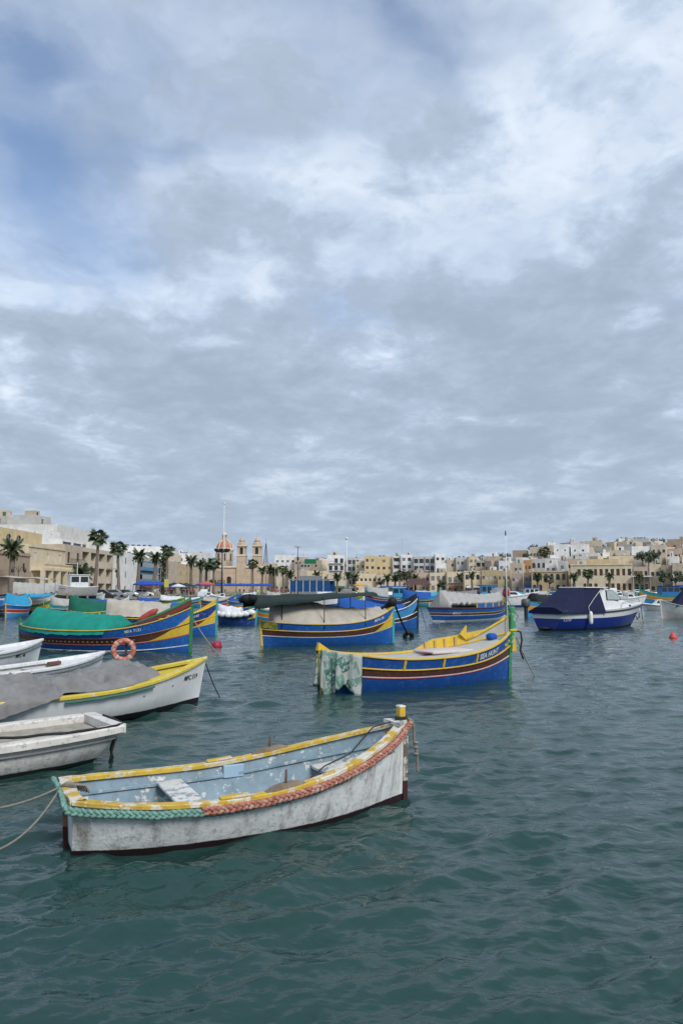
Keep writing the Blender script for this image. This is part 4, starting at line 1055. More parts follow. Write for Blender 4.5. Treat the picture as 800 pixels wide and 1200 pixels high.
# --- two plain white boats further left
def plain_white(label, stern, bow, B, fm, fb, num=None, stick=False, **k):
    e, L = boat_at('dinghy', label, stern, bow)
    H = Hull(L, B, fm, fb, fm + .05, draft=.3, rb=.3, rs=.1, tr=.6, **k)
    H.shell('hull', [(1., 0)], [M('white_gelcoat_far', (.72, .73, .75), rough=.35, var=.05, dirt=.15, streak=.2, boot=(.02, .03, .05), bz=.08)], e)
    H.rail('gunwale', white, e, win=.14, out=.04, h=.08)
    H.rail('rub_rail', M('grey_rub_rail', (.2, .2, .2)), e, q=.86, win=.01, out=.03, h=.03)
    H.inner(e, offwhite, q0=.6)
    for t in (.35, .62):
        mb = MB(); a, b = H.P(t, .9, 1, -.06), H.P(t, .9, -1, -.06); mb.bbox(a.x - .12, a.x + .12, b.y, a.y, a.z - .04, a.z, .01); mb.build('thwart', offwhite, e)
    H.sheet('bow_deck', white, e, .72, .97, .97)
    if num: H.text('registration_lettering', num, M('black_lettering', (.015, .015, .017), rough=.7), e, .72, .42, .17, off=.008)
    if stick:
        mb = MB(); p = H.P(.62, 1, -1, -.2); mb.bbox(p.x - .35, p.x + .05, p.y - .06, p.y + .06, p.z + .05, p.z + .14, .01); mb.build('wooden_block', M('red_brown_wood', (.15, .07, .05), rough=.8), e)
    return e, H
plain_white('small white boat with black registration lettering below the green tarpaulin boat', (-12.4, 20.4), (43, 781), 1.7, .62, .88, 'MFC 46')
b_ = at_d(116, 772, 21.9)
plain_white('low white boat with a wooden block, half hidden behind the grey sheet', (-9.3, 16.8), (b_.x, b_.y), 1.6, .56, .74, None, True)

# ------------------------------------------------------------------ cabin boat with navy cover
def cabin_boat():
    e, L = boat_at('cabin_boat', 'white and blue cabin motorboat with big navy blue cover over its stern', (640, 739), (738, 734), cat='motorboat')
    H = Hull(L, 2.9, 1.22, 1.58, 1.22, draft=.35, rb=1.9, rs=-.1, tr=.86, eb=2.6, es=2.2, tb=.5, full=.22, vee=.75, pb=1.6)
    bm = M('cobalt_gelcoat', (.010, .028, .19), rough=.3, var=.08); wm = M('clean_white_gelcoat', (.66, .67, .68), rough=.3, var=.04, dirt=.06)
    H.shell('hull', [(.29, 2), (.70, 0), (1., 1)], [bm, wm, M('black_boot_top', (.012, .012, .014), rough=.6)], e, nt=48)
    H.rail('rub_rail', dmetal, e, q=.93, win=.02, out=.06, h=.10, nt=60)
    H.sheet('deck', wm, e, .02, .985, 1., dz=.02, inset=.0, crown=.10, nt=30)
    # cabin: lofted sections along x
    z0 = 1.22; secs = [(-.03, .98, .92, 1.05), (.02, 1.0, .93, 1.36), (.055, 1.0, .86, 1.42), (.12, .99, .80, 1.38), (.20, .97, .82, .74), (.29, .92, .76, .64), (.40, .74, .58, .46), (.50, .42, .3, .26), (.55, .2, .12, .12)]
    cab = MB(); rows = []
    for (k, wb, wt, h) in secs:
        x = k * L - .01 * L; rows.append([(x, -wb * 1.22, z0 + .0), (x, -wb * 1.18, z0 + h * .45), (x, -wt * 1.14, z0 + h * .92), (x, -wt * .8, z0 + h), (x, wt * .8, z0 + h), (x, wt * 1.1, z0 + h * .92), (x, wb * 1.12, z0 + h * .45), (x, wb * 1.15, z0)])
    cab.grid(rows, flip=True); cab.add(rows[0], [tuple(range(8))]); cab.build('cabin', wm, e, smooth=True, angle=28)
    # raked side window and windscreen
    def pane(name, pts, th=.02):
        n = (pts[1] - pts[0]).cross(pts[2] - pts[0]).normalized() * th; mb = MB(); k = len(pts); vs = [p + n for p in pts] + [p - n for p in pts]
        mb.add(vs, [tuple(range(k)), tuple(range(2 * k - 1, k - 1, -1))] + [(i, i + k, (i + 1) % k + k, (i + 1) % k) for i in range(k)]); return mb
    x_ = lambda k: k * L - .01 * L
    y_ = -1.20
    wpts = [Vector((x_(.03), y_ + .025, z0 + .68)), Vector((x_(.180), y_ + .03, z0 + .66)), Vector((x_(.185), y_ + .04, z0 + .76)), Vector((x_(.125), y_ + .20, z0 + 1.24)), Vector((x_(.04), y_ + .13, z0 + 1.24))]
    fr = pane('f', [p + (p - Vector((x_(.09), y_ + .09, z0 + .93))) * .13 for p in wpts], .03); w = fr.build('side_window_frame', dmetal, e)
    pane('g', [p + Vector((0, -.035, 0)) for p in wpts]).build('pane', M('pale_window_glass', (.30, .36, .36), rough=.1, var=.15), w)
    ws = pane('w', [Vector((x_(.130), -.62, z0 + 1.30)), Vector((x_(.200), -.70, z0 + .78)), Vector((x_(.200), .70, z0 + .78)), Vector((x_(.130), .62, z0 + 1.30))]); ws.build('windscreen', glass_dark, e)
    po = MB(); po.sphere((x_(.34), -1.0, z0 + .22), (.18, .05, .10), 10, 6); po.build('porthole', glass_dark, e, smooth=True)
    ro = MB(); ro.bbox(x_(-.20), x_(.075), -1.05, 1.05, z0 + 1.42, z0 + 1.50, .03); ro.build('roof', wm, e, smooth=True, angle=40)
    rl = MB()
    rl.tube([H.P(t, 1.0, -1, -.12) + Vector((0, 0, .05 if i in (0, 7) else .38)) for i, t in enumerate([.66, .68, .74, .80, .86, .92, .96, .985])], .018, 6); rl.build('bow_rail', steel, e, smooth=True)
    # stern cover: big sloping navy tent
    cv = MB(); rows = []; nx = 26
    for i in range(nx + 1):
        k = i / nx; t = lerp(-.0, .45, k); x = -L / 2 + L * t; hb = H.hb(min(max(t, 0), 1)) + .05
        h = .28 + 1.20 * min(1, max(0, (k - .03) / .62)) ** 1.0; tw = .55 + .10 * k
        row = []
        for v in (-1, -1, -.98, -.9, -tw - .12, -tw, -.3, 0, .3, tw, tw + .12, .9, .98, 1, 1):
            a = abs(v); prof = 1 if a <= tw else max(0, 1 - ((a - tw) / (1 - tw)) ** 1.1)
            z = z0 - .05 + h * prof + .03 * noise.noise((x * 2, v * 3, 1)) * (1 if a < .97 else .3)
            row.append(Vector((x - .10 * (1 - k), v * hb, z)))
        row[0].z = z0 - .18; row[-1].z = z0 - .18
        rows.append(row)
    cv.grid(rows); cv.add(rows[0], [tuple(range(15))[::-1]]); cv.add(rows[-1], [tuple(range(15))]); cvo = cv.build('navy_cover', t_navy, e, smooth=True, angle=50)
    ln = MB(); ln.tube([(x_(-.01), -1.02, z0 + 1.36), (x_(-.14), -1.28, z0 + .75), (x_(-.235), -1.48, z0 + .25), (x_(-.235), -1.53, z0 - .12)], .02, 6); ln.build('white_cord', M('white_cord', (.55, .55, .53), rough=.9), e, smooth=True)
    p = H.P(.27, .86, -1, .10); fd = MB(); fd.lathe([(.03, -.42), (.11, -.36), (.13, -.2), (.13, .2), (.11, .34), (.03, .42)], 10, (p.x, p.y - .05, p.z - .22)); fd.build('fender', fend, e, smooth=True)
    H.text('registration_lettering', 'S 2714', M('white_lettering', (.62, .63, .62)), e, .03, 0, .24, q=.60, off=.012)
    for (t, z) in ((.44, .95), (.03, .62)):
        f = MB(); q_ = H.P(t, H.sz(t, z), -1, .0); f.sphere(q_, (.05, .03, .05), 8, 5); f.build('hull_fitting', dmetal, e, smooth=True)
    an = MB(); top = stemtop(H); an.tube([top + Vector((-.35, 0, -.2)), top + Vector((-.45, 0, -1.0)), top + Vector((-.7, 0, -1.1)), top + Vector((-.8, 0, -.8))], .05, 6); an.build('anchor', steel, e, smooth=True)
    om = MB(); om.bbox(-L / 2 - .5, -L / 2, -.3, .3, .12, .22, .02); om.build('swim_step', dmetal, e)
    mooring('thin mooring line from the motorboat bow into the water', [e.matrix_basis @ (top + Vector((-.2, 0, -.1))), at_z(753, 730)], .02)
cabin_boat()

# ------------------------------------------------------------------ smaller boats further out
def outboard(e, x, z, s=1., mat=None):
    mb = MB(); mb.bbox(x - .42 * s, x + .05 * s, -.22 * s, .22 * s, z, z + .52 * s, .07 * s); o = mb.build('outboard_motor', mat or M('grey_cowl', (.10, .105, .11), rough=.4), e, smooth=True, angle=50)
    l = MB(); l.bbox(x - .28 * s, x - .06 * s, -.08 * s, .08 * s, z - .95 * s, z, .02); l.build('motor_leg', dmetal, o)

def far_luzzu(label, px0, px1, D, pal, fm=.9, fb=1.6, B=2.2, tilt=0., cov=None, cov_h=.5, cov_t=(.08, .8), dD=0., extras=None, up=.3, name='fishing_boat', pw=1.3):
    a, b = at_d(px0, 700, D), at_d(px1, 700, D + dD)
    e, H = luzzu(name, label, (a.x, a.y), (b.x, b.y), B, fm, fb, fm + .15, pal, up=up, detail=False, rb=.1)
    if cov: H.cover('tarpaulin', cov, e, cov_t[0], cov_t[1], lambda k: cov_h * (1 - .35 * k), drop=.05, wr=.05, seed=px0 * .13, nx=18, ny=12, pw=pw)
    else: H.sheet('deck', offwhite, e, .05, .95, .88)
    if extras: extras(e, H)
    return e, H

def wheelhouse(x0, x1, w, h, mat, roofm, glass=True):
    def f(e, H):
        z = H.zs(.45); mb = MB(); mb.bbox(x0, x1, -w, w, z - .3, z + h, .04); o = mb.build('wheelhouse', mat, e)
        r = MB(); r.bbox(x0 - .15, x1 + .15, -w - .12, w + .12, z + h + .002, z + h + .09, .02); r.build('roof', roofm, o)
        n = max(2, int((x1 - x0) / .8)); wd = (x1 - x0) / n
        for sd in (-1, 1):
            for k in range(n):
                g = MB(); g.bbox(x0 + k * wd + .1, x0 + (k + 1) * wd - .1, sd * w - .02, sd * w + .02, z + h * .42, z + h * .88, .005); g.build('pane', glass_dark, o)
    return f

PA = [blue, white, brown, yellow, lblue, yellow, teal]
PB = [lblue, white, red, yellow, blue, yellow, green]
PC = [teal, yellow, orange, yellow, lblue, green, green]
PD = [blue, white, orange, yellow, green, yellow, green]
PE = [lblue, white, brown, white, teal, teal, teal]

e, H = far_luzzu('blue and orange boat with black cover and grey outboard beside the navy-covered motorboat', 617, 662, 70, [lblue, teal, orange, yellow, lblue, green, green], fm=1.25, fb=1.9, B=2.4, cov=t_black, cov_h=.9, cov_t=(.12, .9), dD=6, pw=1.6)
outboard(e, -H.L / 2, .9, 1.5)
def fender_row(e, H):
    for k in range(7):
        p = H.P(.08 + .13 * k, .88, -1, .14); f = MB(); f.sphere(p, (.30, .16, .2), 9, 6); f.build('fender', fend, e, smooth=True)
far_luzzu('small dark blue boat with white cover and a row of white fenders', 256, 300, 54, [dblue, dblue, dblue, dblue, dblue, white, teal], fm=.9, fb=1.25, B=1.9, cov=t_white, cov_h=.5, cov_t=(.02, .62), extras=fender_row, up=.0, pw=2.5)
far_luzzu('orange and blue striped boat half hidden behind the dark awning', 338, 293, 58, [lblue, white, orange, yellow, teal, yellow, green], fm=1.0, fb=1.7, B=2.1, cov=t_white, cov_h=.3)
far_luzzu('blue boat with yellow and lime bow behind the small fender-lined boat', 268, 303, 84, [blue, yellow, orange, yellow, lblue, yellow, M('lime_paint', (.22, .42, .10))], fm=1.1, fb=2.4, B=2.2, cov=t_blue, cov_h=.35)
far_luzzu('blue and white boat with pale grey tent, black bow mark and light blue stem', 476, 428, 132, [blue, white, red, white, teal, lblue, lblue, black], fm=1.2, fb=2.5, B=2.6, cov=t_lgrey, cov_h=1.6, cov_t=(.45, .97), up=.8, extras=wheelhouse(-3.4, -1.2, .9, 1.6, t_cyan, white))
far_luzzu('teal boat with dark blue and royal blue covers beyond the black-bowed boat', 470, 517, 112, [teal, white, brown, yellow, lblue, lblue, teal], fm=1.2, fb=1.9, B=2.4, cov=t_blue, cov_h=1.2, cov_t=(.05, .72), up=.7, pw=2.2)
far_luzzu('cream and teal boat with dark green cover just behind the bright green tarpaulin', 82, 150, 46, [teal, white, brown, yellow, teal, yellow, green], fm=1.15, fb=1.6, B=2.2, cov=t_dgreen, cov_h=.95, cov_t=(.03, .66), pw=2.)
far_luzzu('green blue and orange boat with blue wheelhouse and brown roof at the right edge', 812, 750, 122, [lblue, white, orange, yellow, teal, green, green, orange], fm=1.5, fb=2.6, B=2.8, up=.5, extras=wheelhouse(-1.8, 1.2, .8, 1.5, M('blue_cabin_wall', (.02, .13, .36)), brown))
e, H = far_luzzu('pale pinkish white boat with navy pyramid cover cut by the right edge', 830, 774, 66, [M('pinkish_white_hull', (.48, .45, .44), rough=.5), offwhite, offwhite, offwhite, offwhite, offwhite, offwhite, offwhite], fm=1.05, fb=1.6, B=2.3, up=-.1)
mb = MB(); z = H.zs(.6); mb.add([(1.2, -.9, z), (-1.2, -.9, z), (-1.2, .9, z), (1.2, .9, z), (-.1, 0, z + 1.7)], [(0, 1, 4)[::-1], (1, 2, 4)[::-1], (2, 3, 4)[::-1], (3, 0, 4)[::-1]]); mb.build('pyramid_cover', t_navy, e)
far_luzzu('yellow-bowed blue boat far left of the awning boat, close to the quay', 236, 276, 92, PB, fm=1.1, fb=2.0, B=2.2, cov=t_beige, cov_h=.4)
far_luzzu('blue and teal boat with open white cabin against the far right quay', 640, 602, 150, PE, fm=1.2, fb=2.0, B=2.6, extras=wheelhouse(-1.5, 1.2, .9, 1.5, white, lblue))
far_luzzu('blue cabin fishing boat left of the white hull with grey canopy', 556, 590, 140, PA, fm=1.2, fb=2.2, B=2.6, extras=wheelhouse(-1.6, 1.3, 1.0, 2.1, lblue, M('grey_blue_roof', (.22, .30, .36))))
far_luzzu('grey and black covered boat behind the long grey canvas', 560, 520, 150, [offwhite, white, dblue, white, offwhite, white, white], fm=1.2, fb=1.7, B=2.6, cov=t_grey, cov_h=1.1, cov_t=(.05, .8))
for k, (p0, p1, D, pal, cv, lab) in enumerate([
    (652, 681, 165, PA, t_blue, 'blue boat under a blue tarpaulin, left one of the far blue covers'),
    (676, 700, 172, PE, t_cyan, 'light blue boat under a bright blue tarpaulin, middle of the far blue covers'),
    (690, 716, 180, PB, t_cyan, 'boat with bright cyan tarpaulin, right one of the far blue covers'),
    (786, 760, 170, PD, t_dgreen, 'green covered fishing boat behind the blue wheelhouse boat at the right'),
    (742, 764, 178, PC, t_dgreen, 'teal and orange boat with dark cover before the right-hand houses'),
    (700, 660, 128, PC, t_lgrey, 'teal and yellow boat seen over the roof of the navy-covered motorboat'),
    (660, 628, 132, PD, t_white, 'green and blue boat with white cover left of the far blue covers'),
    (455, 420, 190, PA, t_white, 'white-covered boat moored off the yellow apartment houses'),
    (340, 318, 150, PB, t_beige, 'small blue boat close to the crowded quay'),
    (0, 30, 74, PE, t_blue, 'teal boat with blue cover against the left quay'),
    (20, 62, 80, PD, t_grey, 'small boat with grey cover moored below the hauled-out hulls'),
    (545, 520, 185, PE, t_cyan, 'light blue covered boat before the beige terrace'),
    (205, 240, 110, PE, t_white, 'pale blue boat with white cover alongside the cafe quay'),
    (160, 200, 100, PA, t_blue, 'blue tarpaulin boat against the quay below the white house'),
    (100, 150, 86, [offwhite, white, offwhite, white, offwhite, white, white], t_blue, 'white boat with bright blue sheet below the parked cars')]):
    far_luzzu(lab, p0, p1, D, pal, fm=.9, fb=1.5, B=2.2, cov=cv, cov_h=.9 if k < 9 else .5, cov_t=(.06, .8), dD=(-3, 0, 4)[k % 3], pw=1.8)

def motor_cruiser(label, px0, px1, D, hullm=None, dD=0., canopy=None, screen=True, h=1.0):
    a, b = at_d(px0, 700, D), at_d(px1, 700, D + dD)
    e, L = boat_at('motorboat', label, (a.x, a.y), (b.x, b.y), cat='motorboat', group='white motorboats')
    H = Hull(L, L * .33, h, h * 1.45, h, draft=.3, rb=.9, rs=0, tr=.85, full=.22, vee=.7, pb=1.6)
    H.shell('hull', [(.30, 1), (1., 0)], [hullm or white, dblue], e, nt=22); H.rail('rub_rail', steel, e, q=.94, win=.02, out=.05, h=.07, nt=22)
    H.sheet('deck', white, e, .02, .985, 1., dz=.02, inset=0, crown=.08)
    cb = MB(); rows = []
    for (k, w, hh) in ((-.12, .36, .0), (-.10, .38, .75), (.08, .36, .72), (.20, .30, .30), (.34, .16, .12)):
        x = k * L; w *= L * .33; rows.append([(x, -w, h), (x, -w * .85, h + hh), (x, w * .85, h + hh), (x, w, h)])
    cb.grid(rows, flip=True); c = cb.build('cabin', white, e)
    for sd in (-1, 1):
        g = MB(); y0, y1 = sd * L * .33 * .37, sd * L * .33 * .33
        g.add([(-.08 * L, y0, h + .3), (.12 * L, y0, h + .3), (.07 * L, y1, h + .62), (-.08 * L, y1, h + .62)], [(0, 1, 2, 3)]); g.build('pane', glass_dark, c)
    if canopy:
        cp = MB(); rows = []
        for i in range(9):
            x = lerp(-.48 * L, -.06 * L, i / 8); rows.append([(x, L * .15 * math.cos(math.pi * j / 10) * 1.0, h + .05 + (1.25 if i > 1 else .8) * math.sin(math.pi * j / 10) ** .6) for j in range(11)])
        cp.grid(rows); cp.build('canopy', canopy, e, smooth=True)
    outboard(e, -L / 2, h * .7, 1.0)
    return e
motor_cruiser('white boat with grey see-through canopy left of the black-covered boat', 572, 626, 108, canopy=M('grey_clear_canopy', (.20, .215, .24), rough=.4), h=1.5)
motor_cruiser('white sports motorboat just behind the bow of the navy-covered boat', 722, 752, 118, h=1.1)
motor_cruiser('second white sports motorboat beyond, tucked behind the first one', 738, 712, 136, h=1.2)
motor_cruiser('white cruiser with tall cabin moored at the far right quay', 712, 734, 185, canopy=t_white, h=1.5)
motor_cruiser('white cabin cruiser with dark windows before the beige stone house', 732, 758, 196, h=1.7)
motor_cruiser('grey inflatable-like tender between the motorboat and the pinkish hull', 785, 757, 92, hullm=M('grey_tender_hull', (.30, .31, .32), rough=.5), h=.55)
motor_cruiser('small white motorboat below the flagpole and high floodlight mast', 272, 250, 130, h=1.1)
motor_cruiser('white motorboat moored under the red parasol', 232, 258, 138, canopy=t_white, h=1.2)
motor_cruiser('white motorboat beside the tour boat with blue screens', 398, 430, 150, canopy=t_grey, h=1.3)
motor_cruiser('white motorboat off the brown-roofed kiosk', 500, 478, 170, h=1.3)

def tour_boat():
    a, b = at_d(340, 700, 108), at_d(396, 700, 106)
    e, L = boat_at('tour_boat', 'covered tour boat with blue side screens behind the dark awning', (a.x, a.y), (b.x, b.y), cat='boat')
    H = Hull(L, 2.6, 1.3, 2.0, 1.4, draft=.4, tr=.7); H.shell('hull', [(.4, 1), (1., 0)], [white, blue], e); H.rail('gunwale', blue, e, h=.1); H.sheet('deck', offwhite, e, .02, .97, .95)
    z = 2.25
    r = MB(); r.bbox(-L * .47, L * .40, -1.35, 1.35, z + 1.62, z + 1.74, .03); r.build('roof', M('grey_flat_roof', (.30, .31, .32)), e)
    n = 6
    for sd in (-1, 1):
        for k in range(n):
            x0 = -L * .45 + k * L * .84 / n; s_ = MB(); s_.bbox(x0 + .06, x0 + L * .84 / n - .03, sd * 1.2 - .02, sd * 1.2 + .02, z - .05, z + 1.5, .008); s_.build('blue_screen', M('blue_screen', (.018, .075, .21), rough=.3, var=.2), e)
            p = MB(); p.box(x0 - .03, x0 + .05, sd * 1.24 - .03, sd * 1.24 + .03, z - .1, z + 1.62); p.build('roof_post', white, e)
tour_boat()

# ------------------------------------------------------------------ buoys
def buoy(label, px, py, r, mat, cone=True):
    p = at_z(px, py); mb = MB()
    if cone: mb.lathe([(.25 * r, -.6 * r), (r, -.1 * r), (.98 * r, .4 * r), (.6 * r, 1.0 * r), (.18 * r, 1.35 * r), (.16 * r, 1.75 * r), (.05 * r, 1.8 * r)], 16)
    else: mb.lathe([(.3 * r, -.8 * r), (.85 * r, -.5 * r), (1.0 * r, .1 * r), (.95 * r, .7 * r), (.6 * r, 1.05 * r), (.2 * r, 1.1 * r)], 16)
    o = mb.build('mooring_buoy', mat, smooth=True); o.location = p; o.rotation_euler = (.12, -.15, 0); tag(o, label, 'buoy')
buoy('dark red round mooring buoy below the yellow inner bow', 254, 758, .24, M('crimson_buoy', (.33, .03, .06), rough=.5), False)
buoy('orange red cone buoy floating at the right below the pinkish hull', 788, 748, .20, M('orange_buoy', (.60, .07, .045), rough=.5))
buoy('small yellow cone buoy at the left of the green tarpaulin boat', 43, 752, .22, M('yellow_buoy', (.55, .38, .04), rough=.5))

# ------------------------------------------------------------------ town: houses built from facade ends measured at their distance
def stone(name, col, **k):
    k.setdefault('rough', .9); k.setdefault('var', .16); k.setdefault('scale', .5); k.setdefault('streak', .28); k.setdefault('dirt', .22); k.setdefault('bump', .2); k.setdefault('bscale', 8); k.setdefault('spec', .2)
    return M(name, col, **k)
C = dict(
    cream=stone('cream_limestone', (.64, .55, .40)), yellow=stone('yellow_render', (.60, .48, .28)), gold=stone('golden_limestone', (.52, .41, .255)),
    beige=stone('beige_limestone', (.49, .42, .325)), brown=stone('brown_stone', (.38, .30, .225)), white=stone('white_render', (.74, .74, .72), streak=.18),
    offw=stone('off_white_render', (.64, .63, .59)), grey=stone('grey_concrete', (.37, .36, .335)), lgrey=stone('light_grey_render', (.50, .50, .485)),
    pink=stone('pinkish_limestone', (.50, .39, .31)), orange=stone('orange_render', (.48, .26, .14)), sand=stone('sand_limestone', (.57, .495, .385)), dgrey=stone('dark_grey_stone', (.22, .20, .18)))
roof_m = M('flat_roof_screed', (.36, .34, .30), rough=.95, var=.15, scale=.6)
shut = {k: M('shutter_' + k, c, rough=.5) for k, c in dict(blue=(.03, .11, .30), green=(.03, .12, .07), brown=(.09, .045, .025), grey=(.18, .19, .20), white=(.58, .58, .56), red=(.22, .04, .03)).items()}
WIN = {}

def win_mesh(w, h, frame, arch=False, kind='win'):
    key = (round(w, 1), round(h, 1), frame, arch, kind)
    if key in WIN: return WIN[key]
    w, h = key[0], key[1]; f = MB(); b = .07
    f.box(-w / 2, -w / 2 + b, -.04, .04, 0, h); f.box(w / 2 - b, w / 2, -.04, .04, 0, h); f.box(-w / 2 + b, w / 2 - b, -.035, .035, h - b, h); f.box(-w / 2 + b, w / 2 - b, -.035, .035, 0, b); f.box(-.03, .03, -.03, .03, b, h - b)
    if kind == 'shutter':
        f.box(-w / 2 + b, -.03, -.03, .0, b, h - b); f.box(.03, w / 2 - b, -.03, .0, b, h - b)
    p = MB(); p.box(-w / 2 + b, w / 2 - b, .0, .02, b, h - b)
    WIN[key] = (f.mesh('window', shut[frame]), p.mesh('pane', glass_dark)); return WIN[key]

def facade(mb, W, H, ops, rev=.22, m=0):
    """front wall in the plane y = 0 with real openings and reveals"""
    xs = sorted({0., W} | {round(v, 4) for o in ops for v in (o[0], o[1])}); zs = sorted({0., H} | {round(v, 4) for o in ops for v in (o[2], o[3])})
    for i in range(len(xs) - 1):
        for j in range(len(zs) - 1):
            cx, cz = (xs[i] + xs[i + 1]) / 2, (zs[j] + zs[j + 1]) / 2
            if any(o[0] < cx < o[1] and o[2] < cz < o[3] for o in ops): continue
            mb.quad((xs[i], 0, zs[j]), (xs[i + 1], 0, zs[j]), (xs[i + 1], 0, zs[j + 1]), (xs[i], 0, zs[j + 1]), m)
    for o in ops:
        x0, x1, z0, z1 = o[:4]; r = o[5] if len(o) > 5 and o[5] else rev
        mb.quad((x0, 0, z0), (x0, 0, z1), (x0, r, z1), (x0, r, z0), m); mb.quad((x1, 0, z1), (x1, 0, z0), (x1, r, z0), (x1, r, z1), m)
        mb.quad((x0, 0, z1), (x1, 0, z1), (x1, r, z1), (x0, r, z1), m); mb.quad((x1, 0, z0), (x0, 0, z0), (x0, r, z0), (x1, r, z0), m)
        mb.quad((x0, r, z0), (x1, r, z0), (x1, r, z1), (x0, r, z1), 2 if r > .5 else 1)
        if len(o) > 4 and o[4]:                       # round-headed: fill the corners above the springing
            c, rad = (x0 + x1) / 2, (x1 - x0) / 2; zc = z1 - rad; n = 6
            for sgn in (-1, 1):
                arc = [(c + sgn * rad * math.cos(a * math.pi / 2 / n), zc + rad * math.sin(a * math.pi / 2 / n)) for a in range(n + 1)]
                for a in range(n):
                    q = [(arc[a][0], .004, arc[a][1]), (arc[a + 1][0], .004, arc[a + 1][1]), (c + sgn * rad, .004, z1)]
                    mb.add(q if sgn < 0 else q[::-1], [(0, 1, 2)], m)

def house(label, pxA, DA, pxB, DB, ytop, col, storeys=2, cols=3, depth=9., style='win', frame='grey', ww=.95, wh=1.25, base=None, parapet=.5, name='house', group='houses round the harbour', yref='A', balc=None, door=True, tank=0, cornice=False, bal_mat=None, z0=None, room=None, arch=False, shutp=.35):
    """facade runs from (pixel column pxA at distance DA) to (pxB, DB); ytop = photo row of its roof line at A"""
    A, B = at_d(pxA, ytop, DA), at_d(pxB, 690, DB); ztop = A.z if yref == 'A' else at_d(pxB, ytop, DB).z
    b0 = (QZ - .1) if z0 is None else z0
    d = Vector((B.x - A.x, B.y - A.y, 0)); W = d.length; H = ztop - b0
    e = empty(name, label, 'house' if name == 'house' else name.replace('_', ' '), (A.x, A.y, b0), math.atan2(d.y, d.x), group)
    rng = random.Random(int(pxA * 31 + DA * 7 + ytop)); cm = C[col]
    vis0 = room if room is not None else 0.; usable = H - parapet - vis0; sh = usable / storeys
    ops = []; wins = []
    cw = W / cols
    for s_ in range(storeys):
        zb = vis0 + s_ * sh
        for c in range(cols):
            xc = (c + .5) * cw
            if style == 'loggia':
                ops.append((c * cw + cw * .10, (c + 1) * cw - cw * .10, zb + sh * .10, zb + sh * .88, arch, 1.1))
            elif style == 'glass':
                w, h = cw * .80, sh * .62; ops.append((xc - w / 2, xc + w / 2, zb + sh * .18, zb + sh * .18 + h)); wins.append((xc, zb + sh * .18, w, h, 'win'))
            else:
                if s_ == 0 and vis0 == 0 and door and c == cols // 2:
                    w, h = min(1.3, cw * .5), min(2.4, sh * .74); ops.append((xc - w / 2, xc + w / 2, 0.02, h, arch)); wins.append((xc, .02, w, h, 'door')); continue
                if rng.random() < .12 and cols > 2: continue
                w, h = min(ww, cw * .6) * rng.uniform(.9, 1.1), min(wh, sh * .58); z = zb + sh * .28
                bal = balc and (s_ in balc)
                if bal: z = zb + .12; h = min(2.2, sh * .72)
                ops.append((xc - w / 2, xc + w / 2, z, z + h, arch)); wins.append((xc, z, w, h, 'shutter' if rng.random() < shutp else 'win'))
    wm = MB(); facade(wm, W, H, ops)
    wm.quad((0, depth, 0), (0, 0, 0), (0, 0, H), (0, depth, H)); wm.quad((W, 0, 0), (W, depth, 0), (W, depth, H), (W, 0, H)); wm.quad((W, depth, 0), (0, depth, 0), (0, depth, H), (W, depth, H))
    p = .25
    wm.add([(0, 0, H), (W, 0, H), (W, depth, H), (0, depth, H), (p, p, H), (W - p, p, H), (W - p, depth - p, H), (p, depth - p, H)], [(0, 1, 5, 4), (1, 2, 6, 5), (2, 3, 7, 6), (3, 0, 4, 7)])
    zr = H - parapet
    wm.add([(p, p, H), (W - p, p, H), (W - p, depth - p, H), (p, depth - p, H), (p, p, zr), (W - p, p, zr), (W - p, depth - p, zr), (p, depth - p, zr)], [(0, 1, 5, 4), (1, 2, 6, 5), (2, 3, 7, 6), (3, 0, 4, 7)])
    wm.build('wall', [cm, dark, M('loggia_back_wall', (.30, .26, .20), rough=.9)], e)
    rf = MB(); rf.box(p, W - p, p, depth - p, zr - .1, zr); rf.build('roof', roof_m, e)
    far = (DA + DB) / 2 > 190
    for (xc, z, w, h, k) in wins:
        fm, pm = win_mesh(w, h, frame if k != 'door' else rng.choice(['brown', 'green', 'blue', 'grey']), False, 'shutter' if k != 'win' else 'win')
        o = inst('door' if k == 'door' else 'window', fm, e, (xc, .15, z))
        inst('pane', pm, o)
    if style == 'loggia':
        for s_ in range(storeys):
            zb = vis0 + s_ * sh
            for c in range(cols):
                r_ = MB(); x0, x1 = c * cw + cw * .10, (c + 1) * cw - cw * .10; z = zb + sh * .10
                r_.box(x0 + .01, x1 - .01, .05, .12, z + .01, z + .85); r_.build('balcony_rail', bal_mat or cm, e)
                fm, pm = win_mesh(min(1.5, cw * .45), min(2., sh * .62), frame, False, 'win'); o = inst('window', fm, e, ((x0 + x1) / 2, 1.02, z + .02)); inst('pane', pm, o)
    for s_ in (balc or ()):
        zb = vis0 + s_ * sh; x0, x1 = W * .08, W * .92; bo = MB(); bo.box(x0, x1, -1.05, -.003, zb - .02, zb + .14); b_ = bo.build('balcony', cm, e)
        ra = MB(); ra.box(x0, x1, -1.03, -.97, zb + .92, zb + 1.0)
        n = int((x1 - x0) / .35) + 1
        if bal_mat: ra.box(x0 + .03, x1 - .03, -1.02, -.98, zb + .141, zb + .919)
        else:
            for k in range(n): xx = x0 + .03 + (x1 - x0 - .06) * k / (n - 1); ra.box(xx - .02, xx + .02, -1.015, -.985, zb + .141, zb + .919)
        ra.build('railing', bal_mat or dmetal, b_)
    if cornice:
        co = MB(); co.box(-.12, W + .12, -.18, -.003, zr - .02, zr + .2); co.build('cornice', cm, e)
